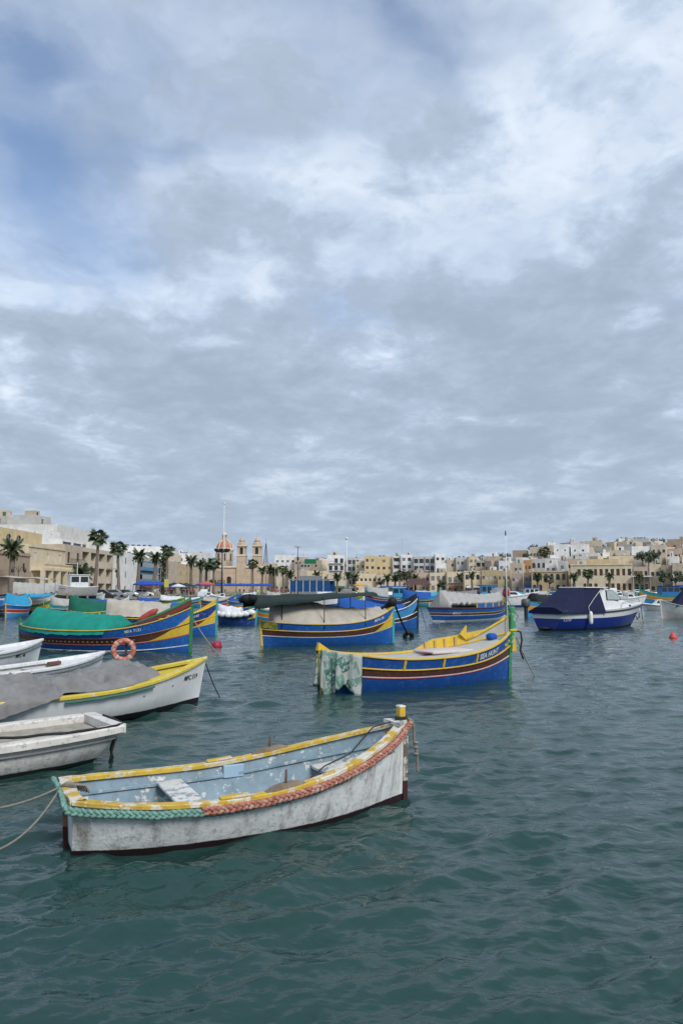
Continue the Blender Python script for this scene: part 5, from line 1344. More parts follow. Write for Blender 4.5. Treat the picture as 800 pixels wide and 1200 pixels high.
    if DA > 180 and tank == 0 and depth > 6:
        if rng.random() < .55:
            x = W * rng.uniform(.1, .6); rw = min(W * .35, rng.uniform(2., 3.6)); hr = rng.uniform(1.6, 2.4); rr = MB(); rr.box(x, x + rw, depth * .35, depth * .75, zr + .001, zr + hr); r_ = rr.build('roof_room', C[rng.choice(['offw', 'beige', 'sand', 'white', 'lgrey'])], e)
            dd_ = MB(); dd_.box(x + rw * .3, x + rw * .6, depth * .35 - .05, depth * .35 - .003, zr + .05, zr + hr * .8); dd_.build('door', shut[rng.choice(['brown', 'green', 'grey'])], r_)
        if rng.random() < .6:
            tk = MB(); x = W * rng.uniform(.55, .9); tk.lathe([(.45, 0), (.47, .1), (.47, .85), (.1, 1.0)], 10, (x, depth * .3, zr)); tk.build('water_tank', M('dark_tank', (.06, .065, .07), rough=.5) if rng.random() < .5 else M('white_tank', (.6, .6, .6)), e, smooth=True, angle=40)
        if rng.random() < .5:
            an = MB(); x = W * rng.uniform(.1, .9); an.tube([(x, depth * .4, zr), (x, depth * .4, zr + 2.6)], .05, 5); an.box(x - .6, x + .6, depth * .4 - .02, depth * .4 + .02, zr + 2.2, zr + 2.26); an.build('aerial', steel, e)
        if rng.random() < .40 and vis0 == 0:
            aw = MB(); zc_ = min(2.9, sh * .9); aw.add([(W * .1, -1.8, zc_ - .7), (W * .9, -1.8, zc_ - .7), (W * .9, -.01, zc_), (W * .1, -.01, zc_), (W * .1, -1.8, zc_ - .95), (W * .9, -1.8, zc_ - .95)], [(0, 1, 2, 3), (4, 5, 1, 0)]); aw.build('awning', [t_blue, t_white, t_beige, M('maroon_awning', (.2, .05, .05)), t_dgreen][rng.randrange(5)], e)
    for k in range(tank):
        tk = MB(); x = W * (.15 + .7 * (k + .5) / tank); tk.lathe([(.5, 0), (.52, .1), (.52, .95), (.45, 1.1), (.1, 1.16)], 10, (x, depth * .3, zr)); tk.build('water_tank', [M('dark_tank', (.06, .065, .07), rough=.5), M('blue_tank', (.05, .13, .25)), M('white_tank', (.6, .6, .6))][k % 3 if tank < 4 else 0], e, smooth=True, angle=40)
    return e, W, H

# ---- left quay row, facades looking across the harbour (they recede)
X0 = 54.0
dx = lambda px, x=X0: x * F / (CX - px)             # distance at which a wall x metres to the left appears at this column
house('brown stone corner house with stone balcony at the left edge', -25, dx(-25, 53), 34, dx(34, 53), 642, 'brown', 2, 4, 9, frame='brown', balc=(1,), bal_mat=C['brown'], cornice=True)
e, W, H = house('cream house with balustraded balcony on square pillars', 34.5, dx(34.5), 75.5, dx(75.5), 637, 'cream', 3, 3, 12, frame='white', cornice=True, ww=.8, shutp=.9)
# its portico: balcony on square pillars with balusters
po = MB(); zb = 4.9; po.box(1.2, W - 1, -2.4, -.003, zb, zb + .3); b_ = po.build('portico_balcony', C['cream'], e)
ra = MB(); ra.box(1.2, W - 1, -2.4, -2.15, zb + 1.05, zb + 1.25)
ra.build('balustrade_rail', C['cream'], b_)
n = int((W - 2.4) / .5)
for k in range(n + 1):
    x = 1.35 + (W - 2.5) * k / n; q = MB(); q.lathe([(.10, 0), (.13, .2), (.07, .45), (.10, .75)], 6, (x, -2.28, zb + .301)); q.build('baluster', C['cream'], b_)
for k in range(5):
    x = 1.4 + (W - 2.8) * k / 4; q = MB(); q.box(x - .35, x + .35, -2.35, -1.7, 0, zb - .002); q.build('pillar', C['cream'], e)
e, W, H = house('yellow upper house with arched windows set back behind the cream house', -8, dx(-8, 60), 47, dx(47, 60), 616, 'yellow', 4, 5, 10, arch=True, frame='white', ww=1.9, wh=2.3, shutp=0.)
house('white modern block with glazed band and long pale side above the cream house', 68, dx(68, 66), 108, dx(108, 66), 614.5, 'offw', 4, 5, 30, style='glass', frame='grey', parapet=3.0)
house('bright white wall block beside the arched-window house', 8, 150, 68, 171, 615, 'white', 1, 3, 6, room=13.8, parapet=.6, door=False, ww=.5, wh=.5)
house('grey concrete penthouse block on the skyline at the left', -10, 196, 38, 200, 604, 'grey', 1, 3, 14, room=18.5, parapet=.3, door=False)
house('small grey concrete stair tower with one opening on the skyline', 40, 196, 57, 204, 603, 'lgrey', 1, 1, 8, room=18.5, parapet=.3, door=False)
house('narrow beige house with iron balconies between cream house and loggias', 76, dx(76), 95.5, dx(95.5), 637.5, 'beige', 3, 2, 12, frame='brown', balc=(1, 2), ww=1.2, wh=2)
house('white roof room above the narrow beige house', 73, dx(73, 58), 95, dx(95, 58), 631, 'white', 1, 2, 8, room=10.5, parapet=.3, door=False, style='glass')
e, W, H = house('beige three-storey house with rows of deep square loggias', 96, dx(96), 132, dx(132), 641, 'sand', 3, 4, 12, style='loggia', frame='brown')
house('white quayside house behind the tall palm', 132.5, dx(132.5), 161, dx(161), 645, 'white', 3, 3, 12, frame='grey', ww=1.1, wh=1.6)
house('low white attic box behind the tall leftmost palm', 120, 190, 136, 196, 634.5, 'white', 3, 2, 9, frame='grey')
house('white house with row of dark roof tanks', 134, 232, 190, 240, 639, 'white', 4, 5, 12, frame='grey', tank=6, ww=1.2)
e, W, H = house('house with two blue enclosed timber balconies', 161.5, dx(161.5), 184, dx(184), 652, 'beige', 3, 3, 12, frame='blue')
for s_ in (1, 2):
    zb = s_ * (H - .5) / 3 + .1; q = MB(); q.box(.6, W - .8, -1.3, -.003, zb, zb + .9); q.box(.6, W - .8, -1.3, -.003, zb + 2.2, zb + 2.45); b_ = q.build('enclosed_balcony', M('blue_balcony_timber', (.08, .22, .40), rough=.5), e)
    for k in range(5):
        x0 = .65 + (W - 1.5) * k / 5; g = MB(); g.box(x0, x0 + (W - 1.5) / 5 - .12, -1.26, -1.2, zb + .901, zb + 2.199); g.build('pane', M('pale_balcony_glass', (.28, .34, .38), rough=.15), b_)
house('beige house with tall blue shuttered panel beside the cypress', 184.5, dx(184.5), 208, dx(208), 655, 'beige', 2, 3, 12, frame='blue', ww=1.6, wh=2.6, shutp=1.)
house('ochre stone house behind the cafe palms right of the blue shuttered house', 208.5, dx(208.5), 228, dx(228), 660, 'gold', 2, 3, 12, frame='brown')
house('weathered stone terrace house left of the domed church', 228.5, dx(228.5), 250, dx(250), 664, 'beige', 2, 4, 12, frame='green')
house('pink tinted terrace house below the church dome', 250.5, dx(250.5), 268, dx(268), 668, 'pink', 2, 4, 12, frame='brown', balc=(1,))
house('white rooftop box between cypress and church', 210, 285, 222, 290, 648, 'white', 4, 2, 9)
house('long pale roof shed behind the white rooftop box', 220, 300, 248, 306, 647, 'lgrey', 4, 4, 12)
house('off-white terrace house seen between palms left of the church', 196, 262, 212, 268, 650, 'beige', 3, 3, 9)

# ---- parish church: domed crossing, two bell towers
def church():
    D = 345.0; c0 = at_d(262, 690, D); s = D / F
    e = empty('church', 'limestone church with red ribbed dome and twin bell towers', 'church', (c0.x, c0.y, QZ), 0)
    st = stone('church_limestone', (.50, .40, .30)); tr = stone('church_trim', (.64, .57, .47)); dm = M('red_dome', (.44, .17, .10), rough=.7, var=.15, scale=.8)
    Z = lambda y: (690 - y) * s + CAMH - QZ
    X = lambda px: (px - 262) * s
    nv = MB(); facade(nv, X(312) - X(246), Z(664), [(3, 5, Z(684), Z(676), True), (9, 11, Z(684), Z(676), True), (14, 17, 0.1, Z(682), True), (21, 23, Z(684), Z(676), True)], .4); W = X(312) - X(246); H = Z(664)
    nv.quad((0, 20, 0), (0, 0, 0), (0, 0, H), (0, 20, H)); nv.quad((W, 0, 0), (W, 20, 0), (W, 20, H), (W, 0, H)); nv.quad((0, 0, H), (W, 0, H), (W, 20, H), (0, 20, H))
    nv.build('nave_wall', [st, dark], e, loc=(X(246), -8, 0))
    co = MB(); co.box(X(246) - .3, X(312) + .3, -8.5, -8.003, H - .8, H); co.build('cornice', tr, e)
    r = 10.2 * s
    dr = MB(); dr.lathe([(r, Z(666)), (r, Z(646))], 16); d_ = dr.build('drum', st, e, loc=(X(260), 6, 0))
    for k in range(16):
        a = (k + .5) * math.pi / 8; p = MB(); p.box(-.32, .32, -.12, .12, 0, 3.4); o = p.build('drum_pilaster' if k % 2 else 'window', tr if k % 2 else glass_dark, d_, loc=(r * .985 * math.cos(a), r * .985 * math.sin(a), Z(657))); o.rotation_euler = (0, 0, a + math.pi / 2)
    ri = MB(); ri.lathe([(r * 1.0, 0), (r * 1.1, .5), (r * 1.1, 1.4), (r * 1.0, 1.6)], 32); ri.build('drum_cornice', tr, d_, loc=(0, 0, Z(646)))
    prof = [(r * .93 * math.cos(a), r * 1.12 * math.sin(a)) for a in [i * math.pi / 2 * .93 / 8 for i in range(9)]]
    do = MB(); do.lathe(prof, 32); dd = do.build('dome', dm, e, smooth=True, angle=60, loc=(X(260), 6, Z(643)))
    for k in range(8):
        a = k * math.pi / 4 + .2; rb = MB(); rb.tube([(q * 1.02 * math.cos(a), q * 1.02 * math.sin(a), z) for q, z in prof], .26, 6); rb.build('rib', tr, dd)
    la = MB(); zt = prof[-1][1]; la.lathe([(1.5, 0), (1.5, .4), (1.2, .45), (1.2, .5)], 12, (0, 0, zt)); la.lathe([(1.15, 2.2), (1.3, 2.3), (1.3, 2.5), (.8, 3.0), (.2, 3.4), (.08, 3.9)], 12, (0, 0, zt)); ll = la.build('lantern', tr, dd, smooth=True, angle=40)
    for k in range(6): a = k * math.pi / 3; q = MB(); q.tube([(1.0 * math.cos(a), 1.0 * math.sin(a), zt + .5), (1.0 * math.cos(a), 1.0 * math.sin(a), zt + 2.2)], .2, 6); q.build('lantern_column', st, dd)
    for px in (285, 302.5):
        w = 5.2 * s; x = X(px); t = MB(); y0 = -8.6
        facade(t, 2 * w, Z(652), [], .3); t.v = [(a + x - w, b + y0, c) for a, b, c in t.v]
        t.quad((x - w, y0 + 2 * w, 0), (x - w, y0, 0), (x - w, y0, Z(652)), (x - w, y0 + 2 * w, Z(652))); t.quad((x + w, y0, 0), (x + w, y0 + 2 * w, 0), (x + w, y0 + 2 * w, Z(652)), (x + w, y0, Z(652)))
        tb = t.build('bell_tower', [st, dark], e)
        b = MB(); hb = Z(641) - Z(652); bw = w * .92
        for rot in range(4):
            f = MB(); facade(f, 2 * bw, hb, [(bw * .62, bw * 1.38, hb * .12, hb * .82, True)], .5)
            for (p, q, z) in f.v: pass
            ca, sa = math.cos(rot * math.pi / 2), math.sin(rot * math.pi / 2)
            vs = [((p - bw) * ca - (q - bw) * sa, (p - bw) * sa + (q - bw) * ca, z) for p, q, z in f.v]; b.add(vs, f.f); b.m[-len(f.m):] = f.m
        b.build('belfry', [st, dark], tb, loc=(x, y0 + w, Z(652) + .001))
        for (z, k) in ((Z(652), 1.12), (Z(641), 1.2)):
            cc = MB(); cc.box(x - w * k, x + w * k, y0 + w - w * k, y0 + w + w * k, z - .3, z + .35); cc.build('tower_cornice', tr, tb)
        cp = MB(); cp.lathe([(w * .95, 0), (w * .95, .8), (w * .62, 1.3), (w * .62, 1.9), (w * .75, 2.0), (w * .62, 2.3), (w * .35, 3.2), (w * .12, 3.8), (.10, 4.1), (.05, 5.2)], 8, (x, y0 + w, Z(641) + .35)); cp.build('cupola', st, tb)
        bl = MB(); bl.lathe([(.9, 0), (.8, .3), (.5, .9), (.3, 1.2)], 10, (x, y0 + w, Z(648))); bl.build('bell', M('bronze_bell', (.10, .08, .04), metal=.5), tb, smooth=True)
church()

def lattice(label, px, ytop, ybot, D, w=1.0):
    t, b = at_d(px, ytop, D), at_d(px, ybot, D); h = t.z - b.z; mb = MB()
    e = empty('antenna_mast', label, 'mast', b)
    for (sx, sy) in ((-1, -1), (1, -1), (0, 1)):
        q = MB(); q.tube([(sx * w / 2, sy * w / 2, 0), (sx * .1, sy * .1, h)], .10, 5); q.build('leg', dmetal, e)
    n = 9
    for k in range(n):
        f = 1 - k / n; q = MB(); q.tube([(-w / 2 * f, -w / 2 * f, h * k / n), (w / 2 * f, -w / 2 * f, h * (k + 1) / n)], .06, 4); q.build('brace', dmetal, e)
        q = MB(); q.tube([(w / 2 * f, -w / 2 * f, h * k / n), (-w / 2 * f, -w / 2 * f, h * (k + 1) / n)], .06, 4); q.build('brace', dmetal, e)
    q = MB(); q.tube([(0, 0, h), (0, 0, h + 2.5)], .06, 5); q.build('spike', dmetal, e)
lattice('dark lattice antenna mast right of the church towers', 311.5, 637, 662, 350, 2.2)

# ---- far shore, centre: (label, pxA, pxB, ytop, D, colour, storeys, cols, options)
ROW = [
 ('low beige house right of the church towers', 306, 322, 660, 345, 'beige', 2, 3, {}),
 ('white flat-roofed house on the skyline right of the antenna mast', 322, 346, 650.5, 400, 'white', 4, 4, dict(ww=1.4)),
 ('pinkish roof-terrace house right of the white skyline house', 345, 358, 653, 395, 'pink', 4, 3, {}),
 ('cream corner house below the white skyline house', 322, 338, 664, 340, 'sand', 2, 3, {}),
 ('off-white low house behind the round dish mast', 356, 372, 655, 390, 'offw', 3, 3, {}),
 ('pale stone house behind the green netting frame', 338, 360, 668, 335, 'beige', 2, 4, dict(balc=(1,))),
 ('long white low house left of the balconied white block', 371, 384, 655, 385, 'white', 3, 3, {}),
 ('small cream house with dark doorway under the long white house', 360, 384, 669, 335, 'cream', 2, 4, {}),
 ('white balconied block with dark openings left of the white flagpole', 384, 403.5, 650.5, 352, 'white', 5, 3, dict(balc=(2, 3, 4), ww=2.2, frame='grey')),
 ('beige quay house below the balconied white block', 384, 406, 671, 332, 'sand', 2, 4, {}),
 ('grey glazed apartment block right of the white flagpole', 407, 422, 653.5, 350, 'lgrey', 5, 3, dict(style='glass', frame='white')),
 ('pale narrow house left of the tall yellow block', 416, 428, 658, 345, 'cream', 4, 2, {}),
 ('cream low house with arched door before the yellow blocks', 416, 441, 672, 325, 'cream', 2, 5, dict(arch=True, frame='brown')),
 ('tall yellow apartment block, left one, with few windows', 427, 439.5, 651, 338, 'yellow', 5, 2, dict(ww=1.2)),
 ('wide yellow apartment block, right one, with three roof tanks', 440, 459.5, 652, 340, 'yellow', 5, 3, dict(ww=1.3, tank=3)),
 ('white block with black square balconies right of the yellow blocks', 460, 469, 651.5, 338, 'offw', 5, 1, dict(style='loggia', frame='grey')),
 ('tall bright white block over the pink trees', 469.5, 483, 650, 336, 'white', 5, 2, dict(ww=1.8, wh=1.5, frame='grey')),
 ('long cream house front behind the dark palms', 441, 484, 673, 322, 'sand', 2, 8, dict(frame='brown')),
 ('grey-glazed block with white floors, left of a pair', 484, 497, 652, 332, 'lgrey', 5, 2, dict(style='glass', balc=(2, 3))),
 ('grey-glazed block with white floors, right of a pair', 497.5, 509.5, 652, 332, 'lgrey', 5, 2, dict(style='glass', balc=(2, 3), frame='white')),
 ('beige quay house left of the brown-roofed kiosk', 484, 503, 671, 318, 'pink', 2, 4, {}),
 ('white cube house topping the beige terrace', 509.5, 522, 649, 328, 'white', 5, 2, dict(ww=1.2)),
 ('white two-storey house with balcony below the white cube', 510, 523, 660, 318, 'white', 3, 2, dict(balc=(1, 2), ww=2.)),
 ('cream terrace house with wide dark shopfront below the white cube', 503.5, 523, 671, 310, 'cream', 2, 3, dict(ww=2.4, wh=1.9)),
 ('stone house right of the white cube', 523, 537, 656, 322, 'beige', 4, 3, dict(ww=1.4)),
 ('cream terrace house with square window above the dark hulls', 523.5, 543, 670, 306, 'cream', 2, 3, dict(ww=1.6, balc=(1,))),
 ('grey house with two roof tanks in the middle row', 534, 549, 653, 320, 'lgrey', 4, 3, dict(tank=2)),
 ('tall cream house with two balconies in the middle row', 549, 560, 652, 310, 'cream', 5, 2, dict(balc=(2, 3), ww=1.6)),
 ('long cream terrace with wide dark window right of the kiosk', 543.5, 563, 669, 300, 'cream', 2, 3, dict(ww=2.6, wh=2., cornice=True)),
 ('stone house with open loggias above the long terrace', 557, 570, 657, 302, 'beige', 4, 2, dict(style='loggia')),
 ('olive-beige plain block on the rise left of the mast', 568, 585, 652, 300, 'beige', 4, 3, dict(ww=.8)),
 ('golden stone house with small dark windows by the mast', 563.5, 582, 668, 284, 'gold', 2, 4, dict(frame='white')),
 ('white house below the olive block', 584, 597, 657, 288, 'white', 3, 2, dict(ww=1.2)),
 ('rough stone house with white framed doorway at mid right', 582.5, 598, 669, 272, 'gold', 2, 3, dict(frame='white', shutp=0.)),
 ('beige terrace house beneath the glass-fronted roof room', 597, 612, 660, 276, 'beige', 3, 3, {}),
 ('brown stone house behind the tall bare pole', 598.5, 613, 672, 262, 'pink', 2, 3, dict(frame='white')),
 ('blue-glazed roof room on the slope', 603, 616, 653, 320, 'lgrey', 3, 2, dict(style='glass', frame='white')),
 ('bright orange rendered house on the slope', 612.5, 623, 656.5, 282, 'orange', 3, 2, dict(ww=.9)),
 ('dark weathered stone house beside the orange house', 613.5, 624, 671, 255, 'dgrey', 2, 2, {}),
 ('rust-brown block standing on the ridge', 600, 617, 645, 372, 'brown', 3, 3, {}),
 ('pale grey house with arched windows below the hill palm', 622, 640, 655, 282, 'lgrey', 3, 3, dict(arch=True, ww=1.6, wh=2., shutp=0.)),
 ('sand coloured house at ridge left of the tall white block', 620, 636, 641, 362, 'sand', 4, 4, {}),
 ('beige house terrace on the ridge behind the hill palm', 634, 651, 639.5, 352, 'beige', 4, 4, {}),
 ('golden arcade house with rows of round-headed windows near the water', 622, 664, 669, 246, 'gold', 2, 6, dict(arch=True, ww=2.4, wh=2.8, shutp=0., cornice=True)),
 ('white stepped house left of the tall nearly windowless white block', 638, 652, 660, 268, 'white', 3, 2, dict(ww=1.)),
 ('tall nearly windowless white block dominating the right slope', 648, 667.5, 638, 300, 'white', 6, 2, dict(ww=.7, wh=.7)),
 ('second white block joined right of the nearly windowless one', 668, 689, 638.5, 298, 'white', 6, 2, dict(ww=.8, wh=.8)),
 ('grey rendered cube below the white blocks', 653, 664, 657, 258, 'lgrey', 3, 1, {}),
 ('salmon house below the white blocks', 663, 681, 655, 262, 'pink', 3, 3, dict(ww=1.8)),
 ('off-white house with three roof tanks in front of the second white block', 664, 695, 652, 275, 'offw', 3, 4, dict(tank=3)),
 ('long yellow-cream waterfront building with tall doors', 668, 741, 661, 236, 'cream', 2, 11, dict(frame='brown', cornice=True, wh=2.1, shutp=.8)),
 ('cream attic with row of square windows above the long waterfront building', 684, 725, 655.5, 246, 'yellow', 3, 5, dict(ww=1.7, wh=1.2, frame='white', shutp=0.)),
 ('off-white balconied house above the attic windows', 676, 702, 648, 285, 'offw', 4, 3, dict(balc=(2, 3))),
 ('beige ridge house right of the white blocks', 688, 707, 634, 350, 'sand', 5, 4, {}),
 ('grey ridge house with one long balcony', 696, 716, 641, 320, 'grey', 5, 4, dict(balc=(4,), ww=1.5)),
 ('tall beige house with small square windows', 710, 738, 645, 272, 'sand', 5, 4, dict(ww=.8, wh=.8)),
 ('low pale house on the ridge line right of the balconied grey house', 706, 728, 636.5, 372, 'beige', 5, 4, {}),
 ('sand coloured ridge house with two roof tanks', 722, 740, 631, 380, 'sand', 5, 4, dict(tank=2)),
 ('grey stone house with one balcony below the ridge', 728, 750, 638, 330, 'grey', 5, 4, dict(balc=(3,))),
 ('cream-grey ridge house with dark tanks at the skyline', 738, 762, 631, 374, 'lgrey', 5, 4, dict(tank=4)),
 ('pinkish stone restaurant with wide white canopy near the right', 741.5, 760, 664, 232, 'pink', 2, 3, dict(ww=1.8, wh=2., frame='brown')),
 ('beige house directly above the restaurant canopy', 744, 760, 657, 262, 'sand', 3, 3, {}),
 ('plain tall beige block behind the dark trees', 762, 782, 638.5, 292, 'sand', 5, 3, dict(ww=.9)),
 ('cream waterfront house right of the restaurant canopy', 760.5, 774, 661, 230, 'cream', 2, 2, dict(frame='brown')),
 ('brown arched stone house behind quay trees at right', 774.5, 787, 662, 226, 'brown', 2, 2, dict(arch=True)),
 ('white veranda house under the brown ridge block', 782, 796, 652, 258, 'white', 3, 2, dict(balc=(1, 2), ww=1.8)),
 ('long brown block on the ridge at the right edge', 781, 812, 632, 345, 'brown', 5, 5, {}),
 ('reddish house stepped below the brown ridge block', 780, 800, 643, 312, 'pink', 4, 4, {}),
 ('beige house at the right edge behind the covered boats', 787.5, 812, 660, 222, 'beige', 2, 4, dict(frame='green')),
 ('cream house on the slope at the right edge', 796, 816, 650, 285, 'cream', 4, 3, {}),
]
for (lab, a, b, yt, D, col, st_, cl, o) in ROW:
    o = dict(o); yaw = (a + b) / 2
    dD = -(b - a) / F * D * .35 if yaw > 560 else (b - a) / F * D * (-.05)
    h_, W_, H_ = house(lab, a, D - dD / 2, b, D + dD / 2, yt, col, st_, cl, **o)
    if 'wide white canopy' in lab:
        cp = MB(); cp.box(-.4, W_ + 1.0, -3.2, -.02, H_ * .62, H_ * .62 + .35); cp.build('canopy', white, h_)
        for k in range(4):
            p_ = MB(); x_ = .1 + (W_ + .2) * k / 3; p_.box(x_ - .1, x_ + .1, -3.1, -2.9, 0, H_ * .62 - .01); p_.build('canopy_post', wood, h_)

# smaller houses filling the slopes, tier by tier
ORD_ = ['first', 'second', 'third', 'fourth', 'fifth', 'sixth', 'seventh', 'eighth', 'ninth', 'tenth', 'eleventh', 'twelfth']
hr = random.Random(12)
for (tier, D, x0, x1, n, y0, y1) in (('lower slope', 268, 690, 800, 9, 651, 654), ('middle slope', 322, 655, 806, 12, 641, 645), ('upper slope under the ridge', 362, 640, 806, 12, 633.5, 637), ('slope left of the white blocks', 300, 566, 648, 8, 654, 658), ('terraces behind the yellow blocks', 372, 350, 520, 12, 655, 659)):
    for k in range(n):
        wpx = (x1 - x0) / n; a = x0 + k * wpx + hr.uniform(-.15, .15) * wpx; b = a + wpx * hr.uniform(.72, 1.02); col = hr.choice(['sand', 'offw', 'beige', 'white', 'lgrey', 'cream', 'grey', 'pink'])
        nm = dict(sand='sand coloured', offw='off-white', beige='beige', white='white', lgrey='pale grey', cream='cream', grey='grey', pink='pinkish')[col]
        house('small %s house, %s from the left on the %s' % (nm, ORD_[k], tier), a, D + hr.uniform(-6, 6), b, D - 2 + hr.uniform(-6, 6), hr.uniform(y0, y1), col, hr.choice([3, 4]), hr.choice([2, 3]), depth=hr.uniform(6.5, 9), frame=hr.choice(['grey', 'white', 'brown', 'green']), ww=hr.uniform(.8, 1.5), wh=hr.uniform(.9, 1.5), balc=hr.choice([None, None, (2,)]))

# ------------------------------------------------------------------ palms and trees
leaf_m = M('palm_leaf', (.085, .115, .055), rough=.6, var=.35, scale=1.5); leaf_d = M('dry_palm_leaf', (.17, .13, .07), rough=.8, var=.2)
bark = M('palm_bark', (.17, .14, .11), rough=.95, var=.25, scale=4, bump=.6); dark_leaf = M('dark_tree_leaf', (.045, .065, .030), rough=.7, var=.35, scale=1.2); pine_m = M('grey_green_leaf', (.055, .075, .035), rough=.7, var=.35, scale=1.2)
pinkleaf = M('pink_blossom', (.30, .12, .11), rough=.8, var=.3)

def frond_mesh(L, droop, seed, fan=False):
    r = random.Random(seed); mb = MB(); n = 9; pts = []
    for i in range(n + 1):
        k = i / n; pts.append(Vector((L * (k - .12 * droop * k * k), 0, L * (.30 * k - droop * .75 * k * k))))
    mb.tube(pts, [.05 * (1 - .8 * i / n) + .008 for i in range(n + 1)], 4, cap=False)
    if fan:
        c = pts[5]
        for j in range(15):
            a = -1.75 + 3.5 * j / 14; l = L * .58 * r.uniform(.85, 1.1); d = Vector((math.cos(a), math.sin(a), -.25 - .3 * droop * abs(math.sin(a)))); s = Vector((-math.sin(a), math.cos(a), .0)) * .10 * L / 1.5
            mb.add([c, c + d * l * .55 + s, c + d * l - Vector((0, 0, .25 * l * droop)), c + d * l * .55 - s], [(0, 1, 2, 3)])
    else:
        for i in range(1, n * 2 + 1):
            k = i / (n * 2 + 1); p = pts[int(k * n)].lerp(pts[min(n, int(k * n) + 1)], (k * n) % 1)
            l = L * .36 * math.sin(math.pi * (.12 + .85 * k)) ** .7
            for sd in (-1, 1):
                q = p + Vector((l * .55, sd * l * .75, -l * (.25 + .4 * r.random()))); w = Vector((.085, 0, 0))
                mb.add([p - w, p + w, q + w * .2], [(0, 1, 2)])
    return mb.mesh('frond', leaf_m)
FR = [frond_mesh(1.0, d, i) for i, d in enumerate((.25, .5, .8, 1.15))]
FF = [frond_mesh(1.0, d, i + 9, True) for i, d in enumerate((.2, .5, .9, 1.3))]

def palm(label, px, ytop, D, R_=2.3, fan=True, base=None, seed=0, parts=True, zb=None, lean=.7):
    """trunk up from the ground; crown top reaches photo row ytop"""
    R_ *= .86; r = random.Random(seed * 7 + int(px)); t = at_d(px, ytop, D); zb = QZ if zb is None else zb
    h = t.z - zb - R_ * .75
    e = empty('palm_tree', label, 'palm', (t.x, t.y, zb), r.uniform(0, 6), 'palms round the harbour')
    mb = MB(); lx = lean * r.uniform(-1, 1); n = 12
    pts = [Vector((lx * math.sin(i / n * 1.6), 0, h * i / n)) for i in range(n + 1)]
    w = .26 if fan else .36
    mb.tube(pts, [w * (1.35 - .5 * i / n + (.07 if i % 2 else 0)) if i < n else w * .8 for i in range(n + 1)], 9); mb.build('trunk', bark, e, smooth=True)
    top = pts[-1]; N = 27 if parts else 22; crown = MB()
    for k in range(N):
        lev = k / N; el = 1.25 - 2.1 * lev + r.uniform(-.15, .15); az = k * 2.39996 + r.uniform(-.2, .2); L = R_ * r.uniform(.85, 1.12) * (1 if lev < .75 else .8)
        me = (FF if fan else FR)[min(3, int(lev * 4 + r.random() * .6))]
        rot = (r.uniform(-.25, .25), -el * .85 + .25, az)
        if parts:
            o = inst('frond', me, e, top, sc=L, rot=rot)
        else:
            from mathutils import Euler
            mt = Euler(rot).to_matrix()
            crown.add([top + mt @ (v.co * L) for v in me.vertices], [tuple(p.vertices) for p in me.polygons])
    if not parts: crown.build('crown', leaf_m, e)
    if fan:
        sk = MB()
        for k in range(18):
            a = k * 2.4; l = r.uniform(.5, 1.1) * R_ * .5; d = Vector((math.cos(a), math.sin(a), 0)); p = top - Vector((0, 0, .1 + .05 * (k % 5)))
            sk.add([p + d * w * .8, p + d * (w + .12) + Vector((-d.y * .2, d.x * .2, -l)), p + d * (w + .12) + Vector((d.y * .2, -d.x * .2, -l))], [(0, 1, 2)])
        tag(sk.build('dry_skirt', leaf_d, e), kind='stuff')
    return e
for i, (lab, px, yt, D, R_, fan) in enumerate([
    ('bushy palm in front of the brown house at the left edge', 16, 631, 108, 2.3, False),
    ('tallest palm, in front of the loggia house', 113, 620, 136, 2.2, True),
    ('tall palm in front of the white quayside house', 142, 633, 150, 2.2, True),
    ('low shaggy palm between the hauled-out boat and loggia house', 98, 662, 112, 2.2, False),
    ('palm before the blue enclosed balconies', 162, 643, 165, 2.3, False),
    ('palm right of the blue enclosed balconies', 180, 646, 180, 2.4, False),
    ('tall palm beside the dark cypress', 196, 638, 185, 2.3, True),
    ('palm above the dark cafe umbrellas', 225, 650, 205, 2.6, False),
    ('palm left of the floodlight mast, first of three', 236, 655, 215, 2.4, False),
    ('palm left of the floodlight mast, middle of three', 242, 656, 222, 2.4, False),
    ('palm left of the floodlight mast, nearest to it', 251, 654, 218, 2.6, True)]):
    palm(lab, px, yt, D, R_, fan, seed=i, parts=i < 7)
